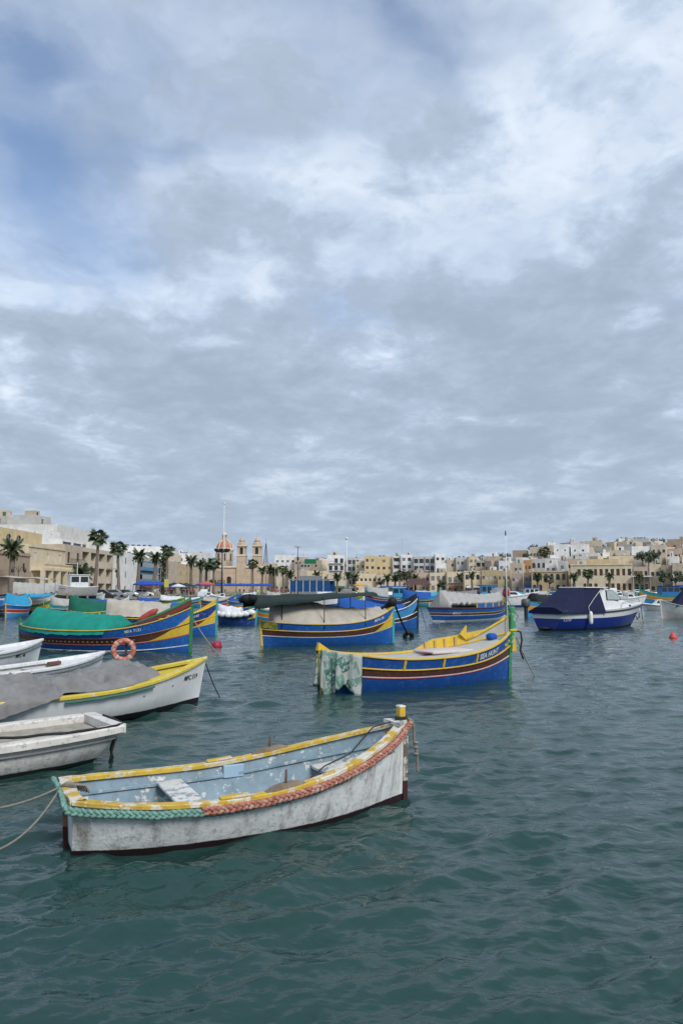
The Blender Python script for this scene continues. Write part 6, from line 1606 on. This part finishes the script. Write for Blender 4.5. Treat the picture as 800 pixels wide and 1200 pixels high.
for i, (lab, px, yt, D, R_, fan) in enumerate([
    ('palm rising in front of the bell towers', 297, 655, 262, 2.6, True), ('palm right of the bell towers, over the blue parasols', 307, 663, 262, 2.4, False),
    ('palm right of the church, left of a close pair', 316, 662, 265, 2.4, False), ('palm right of the church, right of a close pair', 323, 664, 265, 2.6, False),
    ('palm behind the crowd, left of the dish mast', 332, 662, 270, 2.4, True), ('low palm left of the green netting frame', 341, 668, 275, 2.6, False),
    ('small palm right of the green netting frame', 372, 669, 285, 2.4, False), ('bushy palm below the balconied white block, left one', 394, 671, 300, 2.6, False),
    ('bushy palm below the grey glazed block, second of the dark group', 408, 669, 300, 2.6, False), ('bushy palm right end of the dark group by the yellow blocks', 416, 671, 300, 2.6, False),
    ('dark palm before the wide yellow block, left one', 455, 672, 300, 2.6, False), ('dark palm below the white block with black balconies', 462, 673, 300, 2.4, False),
    ('dark palm below the bright white block, left of two', 468, 668, 298, 2.6, True), ('dark palm below the bright white block, right of two', 478, 668, 298, 2.6, True),
    ('small palm below the pink trees', 486, 672, 296, 2.4, False), ('palm before the cream terrace square window', 537, 671, 292, 2.2, False), ('palm before the wide dark window of the long terrace', 553, 669, 286, 2.4, False),
    ('palm in front of the golden arcade house', 630, 671, 232, 2.2, False), ('palm before the long waterfront building, left one', 672, 670, 224, 2.1, False), ('taller palm before the long waterfront building', 687, 667, 224, 2.1, True), ('palm before the long waterfront building, right one', 711, 670, 222, 2.0, False)]):
    palm(lab, px, yt, D, R_, fan, seed=i + 40, parts=False)
palm('lone palm standing high on the right slope', 636, 641, 310, 3.0, True, seed=99, parts=False, zb=8.0)

def leafy(label, px, ytop, ybot, D, w, mat, name='tree', shape='round', n=420, seed=0, zb=None):
    r = random.Random(seed + int(px * 3)); t, b = at_d(px, ytop, D), at_d(px, ybot, D); zb = b.z if zb is None else zb; h = t.z - zb
    e = empty(name, label, 'tree', (t.x, t.y, zb), 0, 'trees round the harbour')
    tr = MB(); tr.tube([(0, 0, 0), (.05, .03, h * .3), (.0, .08, h * .7)], [.16 + h * .012, .12 + h * .008, .05], 7)
    if shape == 'round':
        for k in range(4): a = k * 1.7; tr.tube([(.03, .03, h * .32), (w * .22 * math.cos(a), w * .22 * math.sin(a), h * .6)], [.09, .04], 5)
    tr.build('trunk', bark, e, smooth=True)
    cl = [(r.uniform(-.62, .62) * w / 2, r.uniform(-.62, .62) * w / 2, r.uniform(.42, .86) * h, r.uniform(.28, .46) * w / 2) for _ in range(9)]
    mb = MB()
    for k in range(n):
        if shape == 'cypress':
            z = r.random() ** .8; rad = w / 2 * (math.sin(math.pi * min(1, z * .86 + .14)) ** .8) * (r.random() ** .35); a = r.uniform(0, 6.28); c = Vector((rad * math.cos(a), rad * math.sin(a), h * (.06 + .94 * z)))
        else:
            q = cl[k % 9]; d = Vector((r.gauss(0, 1), r.gauss(0, 1), r.gauss(0, .8))); d = d.normalized() * q[3] * r.random() ** .4; c = Vector(q[:3]) + d
        s = r.uniform(.20, .42) * (w / 4) ** .5; u = Vector((r.gauss(0, 1), r.gauss(0, 1), r.gauss(0, 1))).normalized() * s; v = u.orthogonal().normalized() * s * .7
        mb.add([c - u, c + v, c + u, c - v], [(0, 1, 2, 3)])
    tag(mb.build('crown', mat, e), kind='stuff'); return e
leafy('dark narrow cypress between the palms on the cafe quay', 192.5, 644, 700, 190, 2.4, dark_leaf, 'cypress_tree', 'cypress', 900)
for (lab, px, yt, yb, D, w, mt) in [
    ('round tree with pink blossom below the white block, left one', 473, 664, 690, 305, 3.4, pinkleaf), ('round tree with pink blossom below the white block, right one', 483, 665, 690, 305, 3.2, pinkleaf),
    ('dark rounded tree on the slope above the restaurant, left one', 752, 646, 664, 256, 6.0, dark_leaf), ('dark rounded tree on the slope above the restaurant, right one', 765, 645, 664, 256, 6.0, dark_leaf), ('grey-green tree between the two dark slope trees', 759, 651, 664, 252, 4.0, pine_m),
    ('leafy quay tree in front of the dark restaurant canopy', 748, 668, 692, 222, 4.2, pine_m), ('leafy quay tree left of the brown arched house', 776, 666, 692, 216, 4.6, pine_m), ('leafy quay tree at the right end behind covered boats', 790, 668, 692, 214, 4.6, pine_m),
    ('low dark trees on the ridge left of the rust-brown block', 592, 650, 660, 350, 8.0, dark_leaf), ('dark tree clump right of the rust-brown block', 618, 648, 658, 340, 6.0, dark_leaf), ('dark tree on the ridge above the ridge terrace', 624, 638, 650, 372, 6.0, dark_leaf),
    ('small ridge tree left of the skyline tanks', 750, 629.5, 642, 385, 4., dark_leaf), ('round dark ridge tree right of the skyline tanks', 766, 630, 642, 378, 5., dark_leaf), ('wide dark ridge tree near the brown block', 773, 629.5, 644, 376, 5.5, dark_leaf),
    ('grey-green bush before the weathered terrace house', 246, 678, 692, 240, 4., pine_m), ('bushy tree before the long cream house front', 446, 676, 691, 306, 4., dark_leaf), ('dark quay tree beside the brown-roofed kiosk', 517, 679, 692, 285, 4.5, dark_leaf),
    ('low dark trees on the skyline behind the olive block', 566, 651, 660, 345, 6., dark_leaf), ('quay tree before the arcade windows, left', 643, 672, 690, 232, 3.6, pine_m)]:
    leafy(lab, px, yt, yb, D, w, mt, n=300)

# ------------------------------------------------------------------ cafe parasols, kiosk, awnings
def parasol_meshes(mat, key):
    c = MB(); n = 8; R_, h = 1.75, 2.9; rows = [[(r * math.cos(2 * math.pi * j / n), r * math.sin(2 * math.pi * j / n), z) for j in range(n)] for r, z in ((R_, 2.12), (R_, 2.30), (R_ * .5, 2.62), (.05, h))]
    c.grid(rows, closed=True); p = MB(); p.tube([(0, 0, 0), (0, 0, h + .1)], .035, 6); b = MB(); b.lathe([(.35, 0), (.35, .08), (.06, .12), (.05, .4)], 8)
    return c.mesh('canopy', mat), p.mesh('pole', white), b.mesh('base', dmetal)
PM = dict(blue=parasol_meshes(M('blue_parasol', (.014, .06, .36), rough=.7), 'b'), navy=parasol_meshes(M('dark_parasol', (.018, .02, .05), rough=.7), 'n'), red=parasol_meshes(M('coral_parasol', (.50, .10, .09), rough=.7), 'r'), white=parasol_meshes(t_white, 'w'), orange=parasol_meshes(M('orange_parasol', (.60, .30, .04)), 'o'))
def parasol(label, px, ybot, D, col, s=1., group='cafe parasols along the quay'):
    t = at_d(px, 690, D); e = empty('parasol', label, 'parasol', (t.x, t.y, QZ), random.uniform(0, .7), group); e.scale = (s, s, s)
    for nm, me in zip(('canopy', 'pole', 'base'), PM[col]): inst(nm, me, e)
ORD = ['first', 'second', 'third', 'fourth', 'fifth', 'sixth', 'seventh', 'eighth', 'ninth', 'tenth', 'eleventh', 'twelfth', 'thirteenth', 'fourteenth', 'fifteenth']
for i in range(15):
    px = 258 + i * 3.95; parasol('%s blue cafe parasol from the floodlight mast in the long row' % ORD[i], px, 0, 222 + (i % 3) * 7 + i * .8, 'blue', 1.15)
for k, (px, D) in enumerate(((167, 148), (173, 152), (179, 156), (185, 160))): parasol('%s blue cafe parasol from the left below the blue enclosed balconies' % ORD[k], px, 0, D, 'blue', 1.1)
for k, (px, D) in enumerate(((204, 186), (211, 190), (218, 195))): parasol('%s dark navy cafe parasol from the cypress' % ORD[k], px, 0, D, 'navy', 1.1)
for k, (px, D) in enumerate(((234, 205), (240, 207))): parasol(('left' if k == 0 else 'right') + ' one of two blue cafe parasols beneath the coral red one', px, 0, D, 'blue', 1.1)
parasol('large coral red cafe parasol', 242, 0, 196, 'red', 1.25)
parasol('white parasol below the dark navy ones', 209, 0, 168, 'white', .95)
parasol('single orange parasol before the cream arched-door house', 420, 0, 290, 'orange', 1.3)

def kiosk():
    a = at_d(503, 690, 290); e = empty('kiosk', 'open quay kiosk with brown-red hipped roof', 'kiosk', (a.x - 9.5, a.y, QZ))
    w, d, h = 9.5, 5, 3.2; r = MB(); r.add([(-.8, -.8, h), (w + .8, -.8, h), (w + .8, d + .8, h), (-.8, d + .8, h), (2.5, d / 2, h + 2.4), (w - 1.5, d / 2, h + 2.4)], [(0, 1, 5, 4), (1, 2, 5), (2, 3, 4, 5), (3, 0, 4), (3, 2, 1, 0)]); r.build('roof', M('brown_red_roof', (.09, .045, .045), rough=.8), e)
    for (x, y) in ((0, 0), (w, 0), (0, d), (w, d), (w / 2, 0)): p = MB(); p.box(x - .12, x + .12, y - .12, y + .12, 0, h - .01); p.build('post', wood, e)
    c = MB(); c.box(.3, w - .3, .3, d, .0, 1.1); c.build('counter', M('dark_counter', (.07, .055, .05)), e)
kiosk()

# ------------------------------------------------------------------ masts and lamps
def pole(label, px, ytop, D, r=.09, mat=None, name='flagpole', cat='pole', head=None, zb=None):
    t = at_d(px, ytop, D); zb = QZ if zb is None else zb; h = t.z - zb; e = empty(name, label, cat, (t.x, t.y, zb))
    p = MB(); p.tube([(0, 0, 0), (0, 0, h * .5), (0, 0, h)], [r, r * .8, r * .55], 8); p.build('shaft', mat or white, e, smooth=True)
    if head == 'ball': b = MB(); b.sphere((0, 0, h), r * 2.2, 8, 6); b.build('finial', mat or white, e, smooth=True)
    if head == 'flood':
        b = MB(); b.lathe([(.25, h - .25), (1.3, h - .15), (1.3, h + .0), (.25, h + .1)], 12); b.build('head_frame', dmetal, e)
        for k in range(8):
            a = k * math.pi / 4; f = MB(); f.bbox(-.32, .32, -.15, .15, 0, .5, .04); o = f.build('floodlight', dmetal, e); o.location = (1.2 * math.cos(a), 1.2 * math.sin(a), h + .02); o.rotation_euler = (.5, 0, a + math.pi / 2)
    if head == 'lamp':
        for sd in (-1, 1):
            a = MB(); a.tube([(0, 0, h - .9), (sd * .35, 0, h - .2), (sd * .75, 0, h - .15), (sd * .8, 0, h - .35)], .035, 6); o = a.build('arm', dmetal, e); g = MB(); g.lathe([(.06, .0), (.2, -.1), (.17, -.45), (.05, -.55)], 8, (sd * .8, 0, h - .35)); g.build('lantern', dmetal, o, smooth=True)
        b = MB(); b.lathe([(.22, 0), (.2, .5), (.1, .7)], 8); b.build('base', dmetal, e)
    if head == 'dish':
        b = MB(); b.lathe([(.15, h - .1), (.85, h + .0), (.95, h + .18), (.2, h + .25)], 14); b.build('dish', white, e, smooth=True)
        q = MB(); q.box(-.25, .25, -.25, .25, h * .72, h * .72 + .9); q.build('box', dmetal, e)
    return e
pole('slim white flagpole rising highest above the church dome', 263, 590, 190, .13, head='ball')
pole('dark high mast with a ring of floodlights before the dome', 260.5, 646, 142, .16, dmetal, 'floodlight_mast', 'mast', 'flood')
pole('white flagpole left of the grey glazed block', 406, 631, 300, .28, head='ball')
pole('mast with a white round dish above the crowd', 349, 641, 205, .14, dmetal, 'dish_mast', 'mast', 'dish')
pole('thin whip antenna with dark tip over the bright white block', 471, 632, 205, .05, steel, 'antenna', 'antenna', 'ball')
pole('ornate street lamp before the brown house', 22.5, 663, 96, .07, dmetal, 'street_lamp', 'lamp', 'lamp')
pole('ornate street lamp before the loggia house', 93, 660, 118, .07, dmetal, 'street_lamp', 'lamp', 'lamp')
pole('ornate street lamp right of the loggia house', 131, 665, 132, .07, dmetal, 'street_lamp', 'lamp', 'lamp')
pole('pale bare pole beside the cream terrace at mid right', 612, 655, 230, .14, C['sand'], 'utility_pole', 'pole')
pole('slim pole on the cafe quay left of the cypress', 189, 660, 165, .06, steel, 'utility_pole', 'pole')
pole('slim pole right of the cafe palms', 220, 664, 172, .07, wood, 'utility_pole', 'pole')
pole('slim steel pole right of the crowd', 322, 668, 200, .06, steel, 'utility_pole', 'pole')
ys = pole('post with a small yellow notice beside the cypress', 195.5, 676, 150, .06, steel, 'sign_post', 'sign'); q = MB(); h = at_d(195.5, 680, 150).z - QZ; q.bbox(-.45, .45, -.08, -.06, h - 1.4, h + .2, .005); q.build('yellow_board', M('yellow_board', (.55, .50, .10)), ys)

def net_frame():
    t = at_d(350, 668, 210); e = empty('netting_frame', 'grey scaffold box topped with green netting behind the tour boat', 'scaffold', (t.x, t.y, QZ)); h = t.z - QZ + 1.6
    for (x, y) in ((0, 0), (6.5, 0), (0, 4), (6.5, 4)): p = MB(); p.tube([(x, y, 0), (x, y, h)], .08, 5); p.build('post', steel, e)
    q = MB(); q.box(.1, 6.4, .1, 3.9, 0, h * .62); q.build('body', M('grey_sheeting', (.20, .22, .24), rough=.6), e)
    g = MB(); g.bbox(1.6, 4.9, -.1, .2, h + .2, h + 1.5, .05); g.build('green_netting', M('bright_green_net', (.012, .15, .07), rough=.8), e)
net_frame()

# ------------------------------------------------------------------ boats hauled out on the left quay
def hauled():
    a, b = at_d(16, 700, 92), at_d(66, 700, 94)
    e, L = boat_at('hauled_out_boat', 'hauled-out boat wrapped in a pale grey sheet on the left quay', (a.x, a.y), (b.x, b.y), group='boats hauled out on the quay'); e.location.z = QZ + .75
    H = Hull(L, 2.4, .95, 1.35, .95, draft=.5, tr=.6, rb=.5); H.shell('hull', [(.3, 1), (1., 0)], [offwhite, dark], e, nt=26); H.cover('wrap', t_lgrey, e, .0, .98, lambda k: .75 - .3 * k, drop=.75, wr=.06, seed=2, over=.08)
    for t in (.25, .7):
        for sd in (-1, 1): p = MB(); q = H.P(t, .25, sd, .1); p.box(q.x - .12, q.x + .12, q.y - .12, q.y + .12, -.75, q.z + .25); p.build('prop', wood, e)
    kl = MB(); kl.box(-L * .35, L * .3, -.12, .12, -.75, -.45); kl.build('keel_block', wood, e)
    a, b = at_d(113, 700, 98), at_d(62, 700, 95)
    e, L = boat_at('hauled_out_boat', 'hauled-out grey fishing vessel with white wheelhouse on the left quay', (a.x, a.y), (b.x, b.y), group='boats hauled out on the quay'); e.location.z = QZ + .8
    H = Hull(L, 2.6, 1.0, 1.6, 1.1, draft=.5, tr=.5, rb=.5); hm = M('grey_white_hull', (.43, .43, .42), rough=.6, var=.1, dirt=.4, streak=.4)
    H.shell('hull', [(.28, 1), (1., 0)], [hm, M('dark_bottom', (.05, .05, .055))], e, nt=30); H.rail('gunwale', white, e, h=.1); H.sheet('deck', offwhite, e, .03, .97, .95); H.text('name_lettering', 'MFA 0418', dmetal, e, .93, 0, .24, side=1, q=.72, dirn=-1, off=.012)
    wheelhouse(-1.5, .8, .85, 1.55, white, white)(e, H)
    ms = MB(); ms.tube([(-.2, 0, 2.4), (-.2, 0, 4.3)], .04, 6); ms.build('mast', white, e)
    for t in (.25, .7):
        for sd in (-1, 1): p = MB(); q = H.P(t, .25, sd, .1); p.box(q.x - .12, q.x + .12, q.y - .12, q.y + .12, -.8, q.z + .25); p.build('prop', wood, e)
    kl = MB(); kl.box(-L * .35, L * .3, -.12, .12, -.8, -.45); kl.build('keel_block', wood, e)
    # quay clutter: tan sun-shade on poles, blue sheeted dinghies
    p = at_d(-6, 690, 74); e = empty('sun_shade', 'tan canvas sun-shade on thin poles at the left quay edge', 'awning', (p.x, p.y, QZ))
    s_ = MB(); s_.grid([[(x * .5, y * .5, 2.75 + .05 * math.sin(x) - .004 * x * x * .6 + .1 * (1 if y == 3 else 0)) for y in range(7)] for x in range(11)]); o = s_.build('canvas', t_beige, e, smooth=True); o.modifiers.new('thickness', 'SOLIDIFY').thickness = .03
    for (x, y) in ((.1, .1), (4.9, .1), (.1, 2.9), (4.9, 2.9)): q = MB(); q.tube([(x, y, 0), (x, y, 2.7)], .035, 6); q.build('pole', steel, e)
hauled()
def dinghy_ashore(label, px0, px1, D, cv):
    a, b = at_d(px0, 700, D), at_d(px1, 700, D); e, L = boat_at('dinghy', label, (a.x, a.y), (b.x, b.y), group='dinghies ashore on the left quay'); e.location.z = QZ + .22
    H = Hull(L, 1.7, .5, .75, .55, draft=.2, tr=.6); H.shell('hull', [(1., 0)], [white], e, nt=20); H.rail('gunwale', lblue, e, h=.06, nt=20); H.cover('sheet', cv, e, .03, .9, lambda k: .35 - .1 * k, drop=.1, wr=.05, nx=16, ny=10, seed=px0)
dinghy_ashore('dinghy ashore under a blue sheet below the wrapped hull', 30, 62, 80, t_cyan)
dinghy_ashore('dinghy ashore under a navy sheet at the far left edge', -16, 12, 76, t_navy)
dinghy_ashore('white dinghy ashore with grey sheet left of the parked cars', 96, 122, 104, t_lgrey)

FARB = [
 (276, 296, 150, 0, 'b', 'small blue boat under the left end of the blue parasol row'), (300, 282, 170, 2, 'w', 'light boat with white cover below the middle of the blue parasols'), (312, 330, 135, 1, 'g', 'grey-sheeted boat right behind the dark awning roll'),
 (404, 424, 120, 3, 'n', 'green and orange boat with navy sheet right of the dark awning'), (440, 420, 165, 0, 'c', 'blue boat with cyan sheet left of the pale grey tent boat'), (446, 466, 200, 1, 'w', 'white-covered boat far out below the wide yellow block'),
 (470, 452, 230, 2, 'b', 'small far boat with blue cover below the white block with black balconies'), (486, 508, 215, 3, 'w', 'far green boat with white cover before the kiosk'), (512, 494, 150, 1, 'c', 'cyan-sheeted boat behind the teal boat with blue covers'),
 (508, 530, 195, 0, 'g', 'grey-sheeted boat before the pink quay house'), (530, 552, 220, 2, 'b', 'far light blue boat with blue sheet before the cream square-window terrace'), (548, 570, 175, 3, 'n', 'dark-sheeted boat behind the ridge of the long grey canvas'),
 (584, 602, 190, 1, 'w', 'white-sheeted boat right of the blue cabin fishing boat'), (604, 622, 200, 0, 'c', 'far boat with cyan sheet below the orange house'), (622, 644, 205, 2, 'g', 'far grey-sheeted boat below the arcade, left one'), (646, 664, 200, 1, 'b', 'far blue-sheeted boat below the arcade, right one'),
 (676, 656, 150, 3, 'w', 'green boat with white sheet seen above the navy cover, left one'), (694, 712, 150, 2, 'c', 'light blue boat with cyan sheet seen above the navy cover, right one'), (716, 700, 205, 0, 'b', 'far blue boat below the long waterfront building'), (728, 746, 160, 1, 'g', 'grey-sheeted boat right of the white sports motorboats'),
 (756, 774, 205, 2, 'w', 'far white-sheeted boat before the restaurant canopy'), (776, 796, 190, 3, 'n', 'far navy-sheeted boat before the brown arched house'), (796, 772, 150, 0, 'c', 'bright blue sheeted boat behind the pinkish hull'), (370, 392, 160, 2, 'w', 'white-covered boat behind the tour boat roof'),
 (390, 408, 210, 1, 'b', 'far boat with blue cover below the white flagpole'), (60, 90, 72, 2, 'g', 'low grey-sheeted boat left of the dark green cover'), (8, 34, 66, 1, 'c', 'teal-trimmed boat with cyan sheet near the yellow buoy'), (188, 216, 96, 3, 'w', 'green boat with white sheet below the navy parasols')]
for k, (p0, p1, D, pi, cv, lab) in enumerate(FARB):
    far_luzzu(lab, p0, p1, D, (PA, PB, PE, PD)[pi], fm=.85 + .1 * (k % 4), fb=1.5 + .15 * (k % 3), B=2.1, cov=dict(b=t_blue, w=t_white, g=t_lgrey, n=t_navy, c=t_cyan)[cv], cov_h=.6 + .25 * (k % 3), cov_t=(.05, .7 + .04 * (k % 4)), dD=(-4, 2, 5, -1)[k % 4], pw=1.6, up=.25)

# ------------------------------------------------------------------ parked cars
def car_meshes(body):
    b = MB(); rows = []
    for (x, z0, z1, w) in ((-2.1, .35, .75, .75), (-2.0, .28, .95, .84), (-1.2, .25, 1.0, .87), (0, .25, 1.0, .88), (1.1, .25, .95, .87), (1.95, .3, .80, .82), (2.12, .4, .65, .7)):
        rows.append([(x, -w, z0), (x, -w, z1 - .12), (x, -w * .93, z1), (x, w * .93, z1), (x, w, z1 - .12), (x, w, z0)])
    b.grid(rows, flip=True, closed=True); b.add(rows[0], [(0, 1, 2, 3, 4, 5)]); b.add(rows[-1], [(5, 4, 3, 2, 1, 0)])
    c = MB(); rows = []
    for (x, h, w) in ((-1.75, .0, .80), (-1.35, .46, .68), (.2, .50, .68), (1.0, .0, .78)):
        rows.append([(x, -.80, .97), (x, -w, .99 + h), (x, w, .99 + h), (x, .80, .97)])
    c.grid(rows, flip=True); g = MB()
    for sd in (-1, 1): g.add([(-1.45, sd * .80, 1.03), (.85, sd * .80, 1.03), (.2, sd * .71, 1.42), (-1.25, sd * .71, 1.42)], [(0, 1, 2, 3)])
    w = MB(); w.lathe([(.1, -.1), (.3, -.1), (.32, -.05), (.32, .05), (.3, .1), (.1, .1)], 14); h = MB(); h.sphere((0, 0, 0), (.05, .14, .08), 8, 5)
    return b.mesh('body', body, True, 40), c.mesh('cabin', body), g.mesh('side_windows', glass_dark), w.mesh('wheel', black, True, 40), h.mesh('headlight', M('headlight', (.6, .6, .58), rough=.2))
def car(label, px, D, col, rz):
    p = at_d(px, 690, D); e = empty('parked_car', label, 'car', (p.x, p.y, QZ), rz, 'cars parked along the quay'); bm, cm_, gm, wm, hm = car_meshes(col)
    inst('body', bm, e); inst('cabin', cm_, e); inst('side_windows', gm, e)
    for x in (-1.3, 1.3):
        for y in (-.78, .78): inst('wheel', wm, e, (x, y, .32), rot=(math.pi / 2, 0, 0))
    for y in (-.6, .6): inst('headlight', hm, e, (2.06, y, .62))
carb = M('black_car_paint', (.02, .021, .024), rough=.2); carg = M('grey_car_paint', (.20, .21, .22), rough=.25); carw = M('white_car_paint', (.62, .62, .62), rough=.25); cars = M('silver_car_paint', (.35, .36, .37), rough=.25, metal=.4)
for (lab, px, D, m_, rz) in (('black car parked below the loggia house', 121, 120, carb, .1), ('grey car parked right of the black one', 136, 128, carg, .0), ('silver car parked before the white quayside house', 150, 138, cars, .1), ('white van-like car parked near the blue balconies', 168, 150, carw, .4), ('dark car on the far quay below the yellow blocks', 437, 296, carb, .0), ('white car on the far quay below the white blocks', 470, 294, carw, .0), ('grey car on the far quay right of the dark palms', 495, 288, carg, .1), ('silver car on the far right quay before the arcade', 650, 228, cars, -.3), ('dark car on the far quay by the orange parasol', 412, 294, carb, 0.)):
    car(lab, px, D, m_, rz)

# ------------------------------------------------------------------ people on the quay: one skinned figure per pose
skin_m = M('skin', (.42, .26, .19), rough=.6); hair_m = M('hair', (.04, .03, .025), rough=.8)
def figure(pose):
    J = dict(pel=(0, 0, .95, .15), chest=(0, .0, 1.28, .165), neck=(0, 0, 1.47, .065), head=(0, -.02, 1.60, .105), top=(0, -.01, 1.70, .085))
    st = (.0, .28, .1)[pose]; ar = (.1, .35, .9)[pose]
    for s_, n in ((-1, 'l'), (1, 'r')):
        J['hip' + n] = (s_ * .10, 0, .90, .105); J['kn' + n] = (s_ * .11, -s_ * st * .5 - .02, .50, .07); J['an' + n] = (s_ * .12, s_ * -st * .8 + .03, .09, .05); J['ft' + n] = (s_ * .13, s_ * -st * .8 - .15, .04, .04)
        J['sh' + n] = (s_ * .20, 0, 1.40, .065); J['el' + n] = (s_ * .27, s_ * ar * .3 - .02, 1.13, .05); J['ha' + n] = (s_ * (.25 - .05 * pose), s_ * ar * .25 - .16 * pose, .88 + .12 * pose, .042)
    keys = list(J); E = [('pel', 'chest'), ('chest', 'neck'), ('neck', 'head'), ('head', 'top')]
    for n in 'lr': E += [('pel', 'hip' + n), ('hip' + n, 'kn' + n), ('kn' + n, 'an' + n), ('an' + n, 'ft' + n), ('chest', 'sh' + n), ('sh' + n, 'el' + n), ('el' + n, 'ha' + n)]
    me = bpy.data.meshes.new('figure'); me.from_pydata([J[k][:3] for k in keys], [(keys.index(a), keys.index(b)) for a, b in E], [])
    o = bpy.data.objects.new('figure', me); COL.objects.link(o); o.modifiers.new('skin', 'SKIN')
    if not me.skin_vertices: me.attributes.new('skin', 'FLOAT', 'POINT')
    for i, k in enumerate(keys):
        sv = me.skin_vertices[0].data[i]; sv.radius = (J[k][3], J[k][3] * .8 if k in ('pel', 'chest') else J[k][3]); sv.use_root = (k == 'pel')
    o.modifiers.new('sub', 'SUBSURF').levels = 1
    dg = bpy.context.evaluated_depsgraph_get(); em = o.evaluated_get(dg).to_mesh(); vs = [v.co.copy() for v in em.vertices]; fs = [tuple(p.vertices) for p in em.polygons]
    o.evaluated_get(dg).to_mesh_clear(); bpy.data.objects.remove(o); return vs, fs
try: FIG = [figure(k) for k in range(3)]
except Exception as ex: print('figure failed', ex); FIG = []
def person(label, px, D, top, legs, k, rz):
    vs, fs = FIG[k % 3]; mb = MB()
    for f in fs:
        c = sum((vs[i] for i in f), Vector()) / len(f); m = 1
        if c.z < .93: m = 2
        if c.z > 1.46 or (abs(c.x) > .2 and c.z < 1.0 and c.z > .6): m = 0
        if c.z > 1.63 or (c.z > 1.52 and c.y > .04): m = 3
        if c.z < .07: m = 3
        mb.f.append(f); mb.m.append(m)
    mb.v = [tuple(v) for v in vs]; o = mb.build('person', [skin_m, top, legs, hair_m], smooth=True); p = at_d(px, 690, D); o.location = (p.x, p.y, QZ + .005); o.rotation_euler = (0, 0, rz); tag(o, label, 'person', 'people on the quay')
if FIG:
    cl = dict(red=(.40, .03, .04), pink=(.50, .12, .22), black=(.02, .02, .022), white=(.6, .6, .58), navy=(.02, .03, .09), grey=(.2, .2, .21), beige=(.4, .33, .24), teal=(.03, .2, .22))
    cm2 = {k: M('cloth_' + k, v, rough=.85) for k, v in cl.items()}
    rp = random.Random(5)
    tops = ['red', 'black', 'white', 'navy', 'grey', 'pink', 'black', 'teal', 'beige', 'pink', 'red', 'black', 'navy', 'white', 'pink', 'grey']
    spots = [(227.5, 172, 'red', 'person in red standing under the white parasol area'), (331, 196, 'pink', 'person in pink at the left end of the bright crowd behind the awning'), (335, 198, 'red', 'person in red second from left in the bright crowd'), (338.5, 197, 'black', 'person in black in the middle of the bright crowd'), (341.5, 199, 'pink', 'person in pink second from right in the bright crowd'), (345, 197, 'pink', 'person in pink at the right end of the bright crowd'),
             (145, 128, 'black', 'person in black beside the grey parked car'), (182, 140, 'white', 'person in white top near the blue parasols'), (201, 152, 'black', 'person in black left of the white parasol'), (214, 160, 'navy', 'person in dark blue under the navy parasols')]
    for i, (px, D, c, lab) in enumerate(spots): person(lab, px, D, cm2[c], cm2[['navy', 'grey', 'black'][i % 3]], i, rp.uniform(0, 6))
    crowd = []
    for i in range(26):
        px = rp.choice([rp.uniform(176, 226), rp.uniform(244, 330), rp.uniform(262, 325)]); crowd.append((px, tops[i % 8], 196 + rp.uniform(-8, 22) if px > 230 else 150 + (px - 176) * .5, rp.choice(['navy', 'black', 'grey', 'beige']), rp.uniform(0, 6)))
    seen = {}
    for i, (px, c, D, lg, rz) in enumerate(sorted(crowd)):
        seen[c] = seen.get(c, 0) + 1
        person('person in a %s top among the cafe parasols, %s such from the left' % (c, ORD[seen[c] - 1]), px, D, cm2[c], cm2[lg], i, rz)
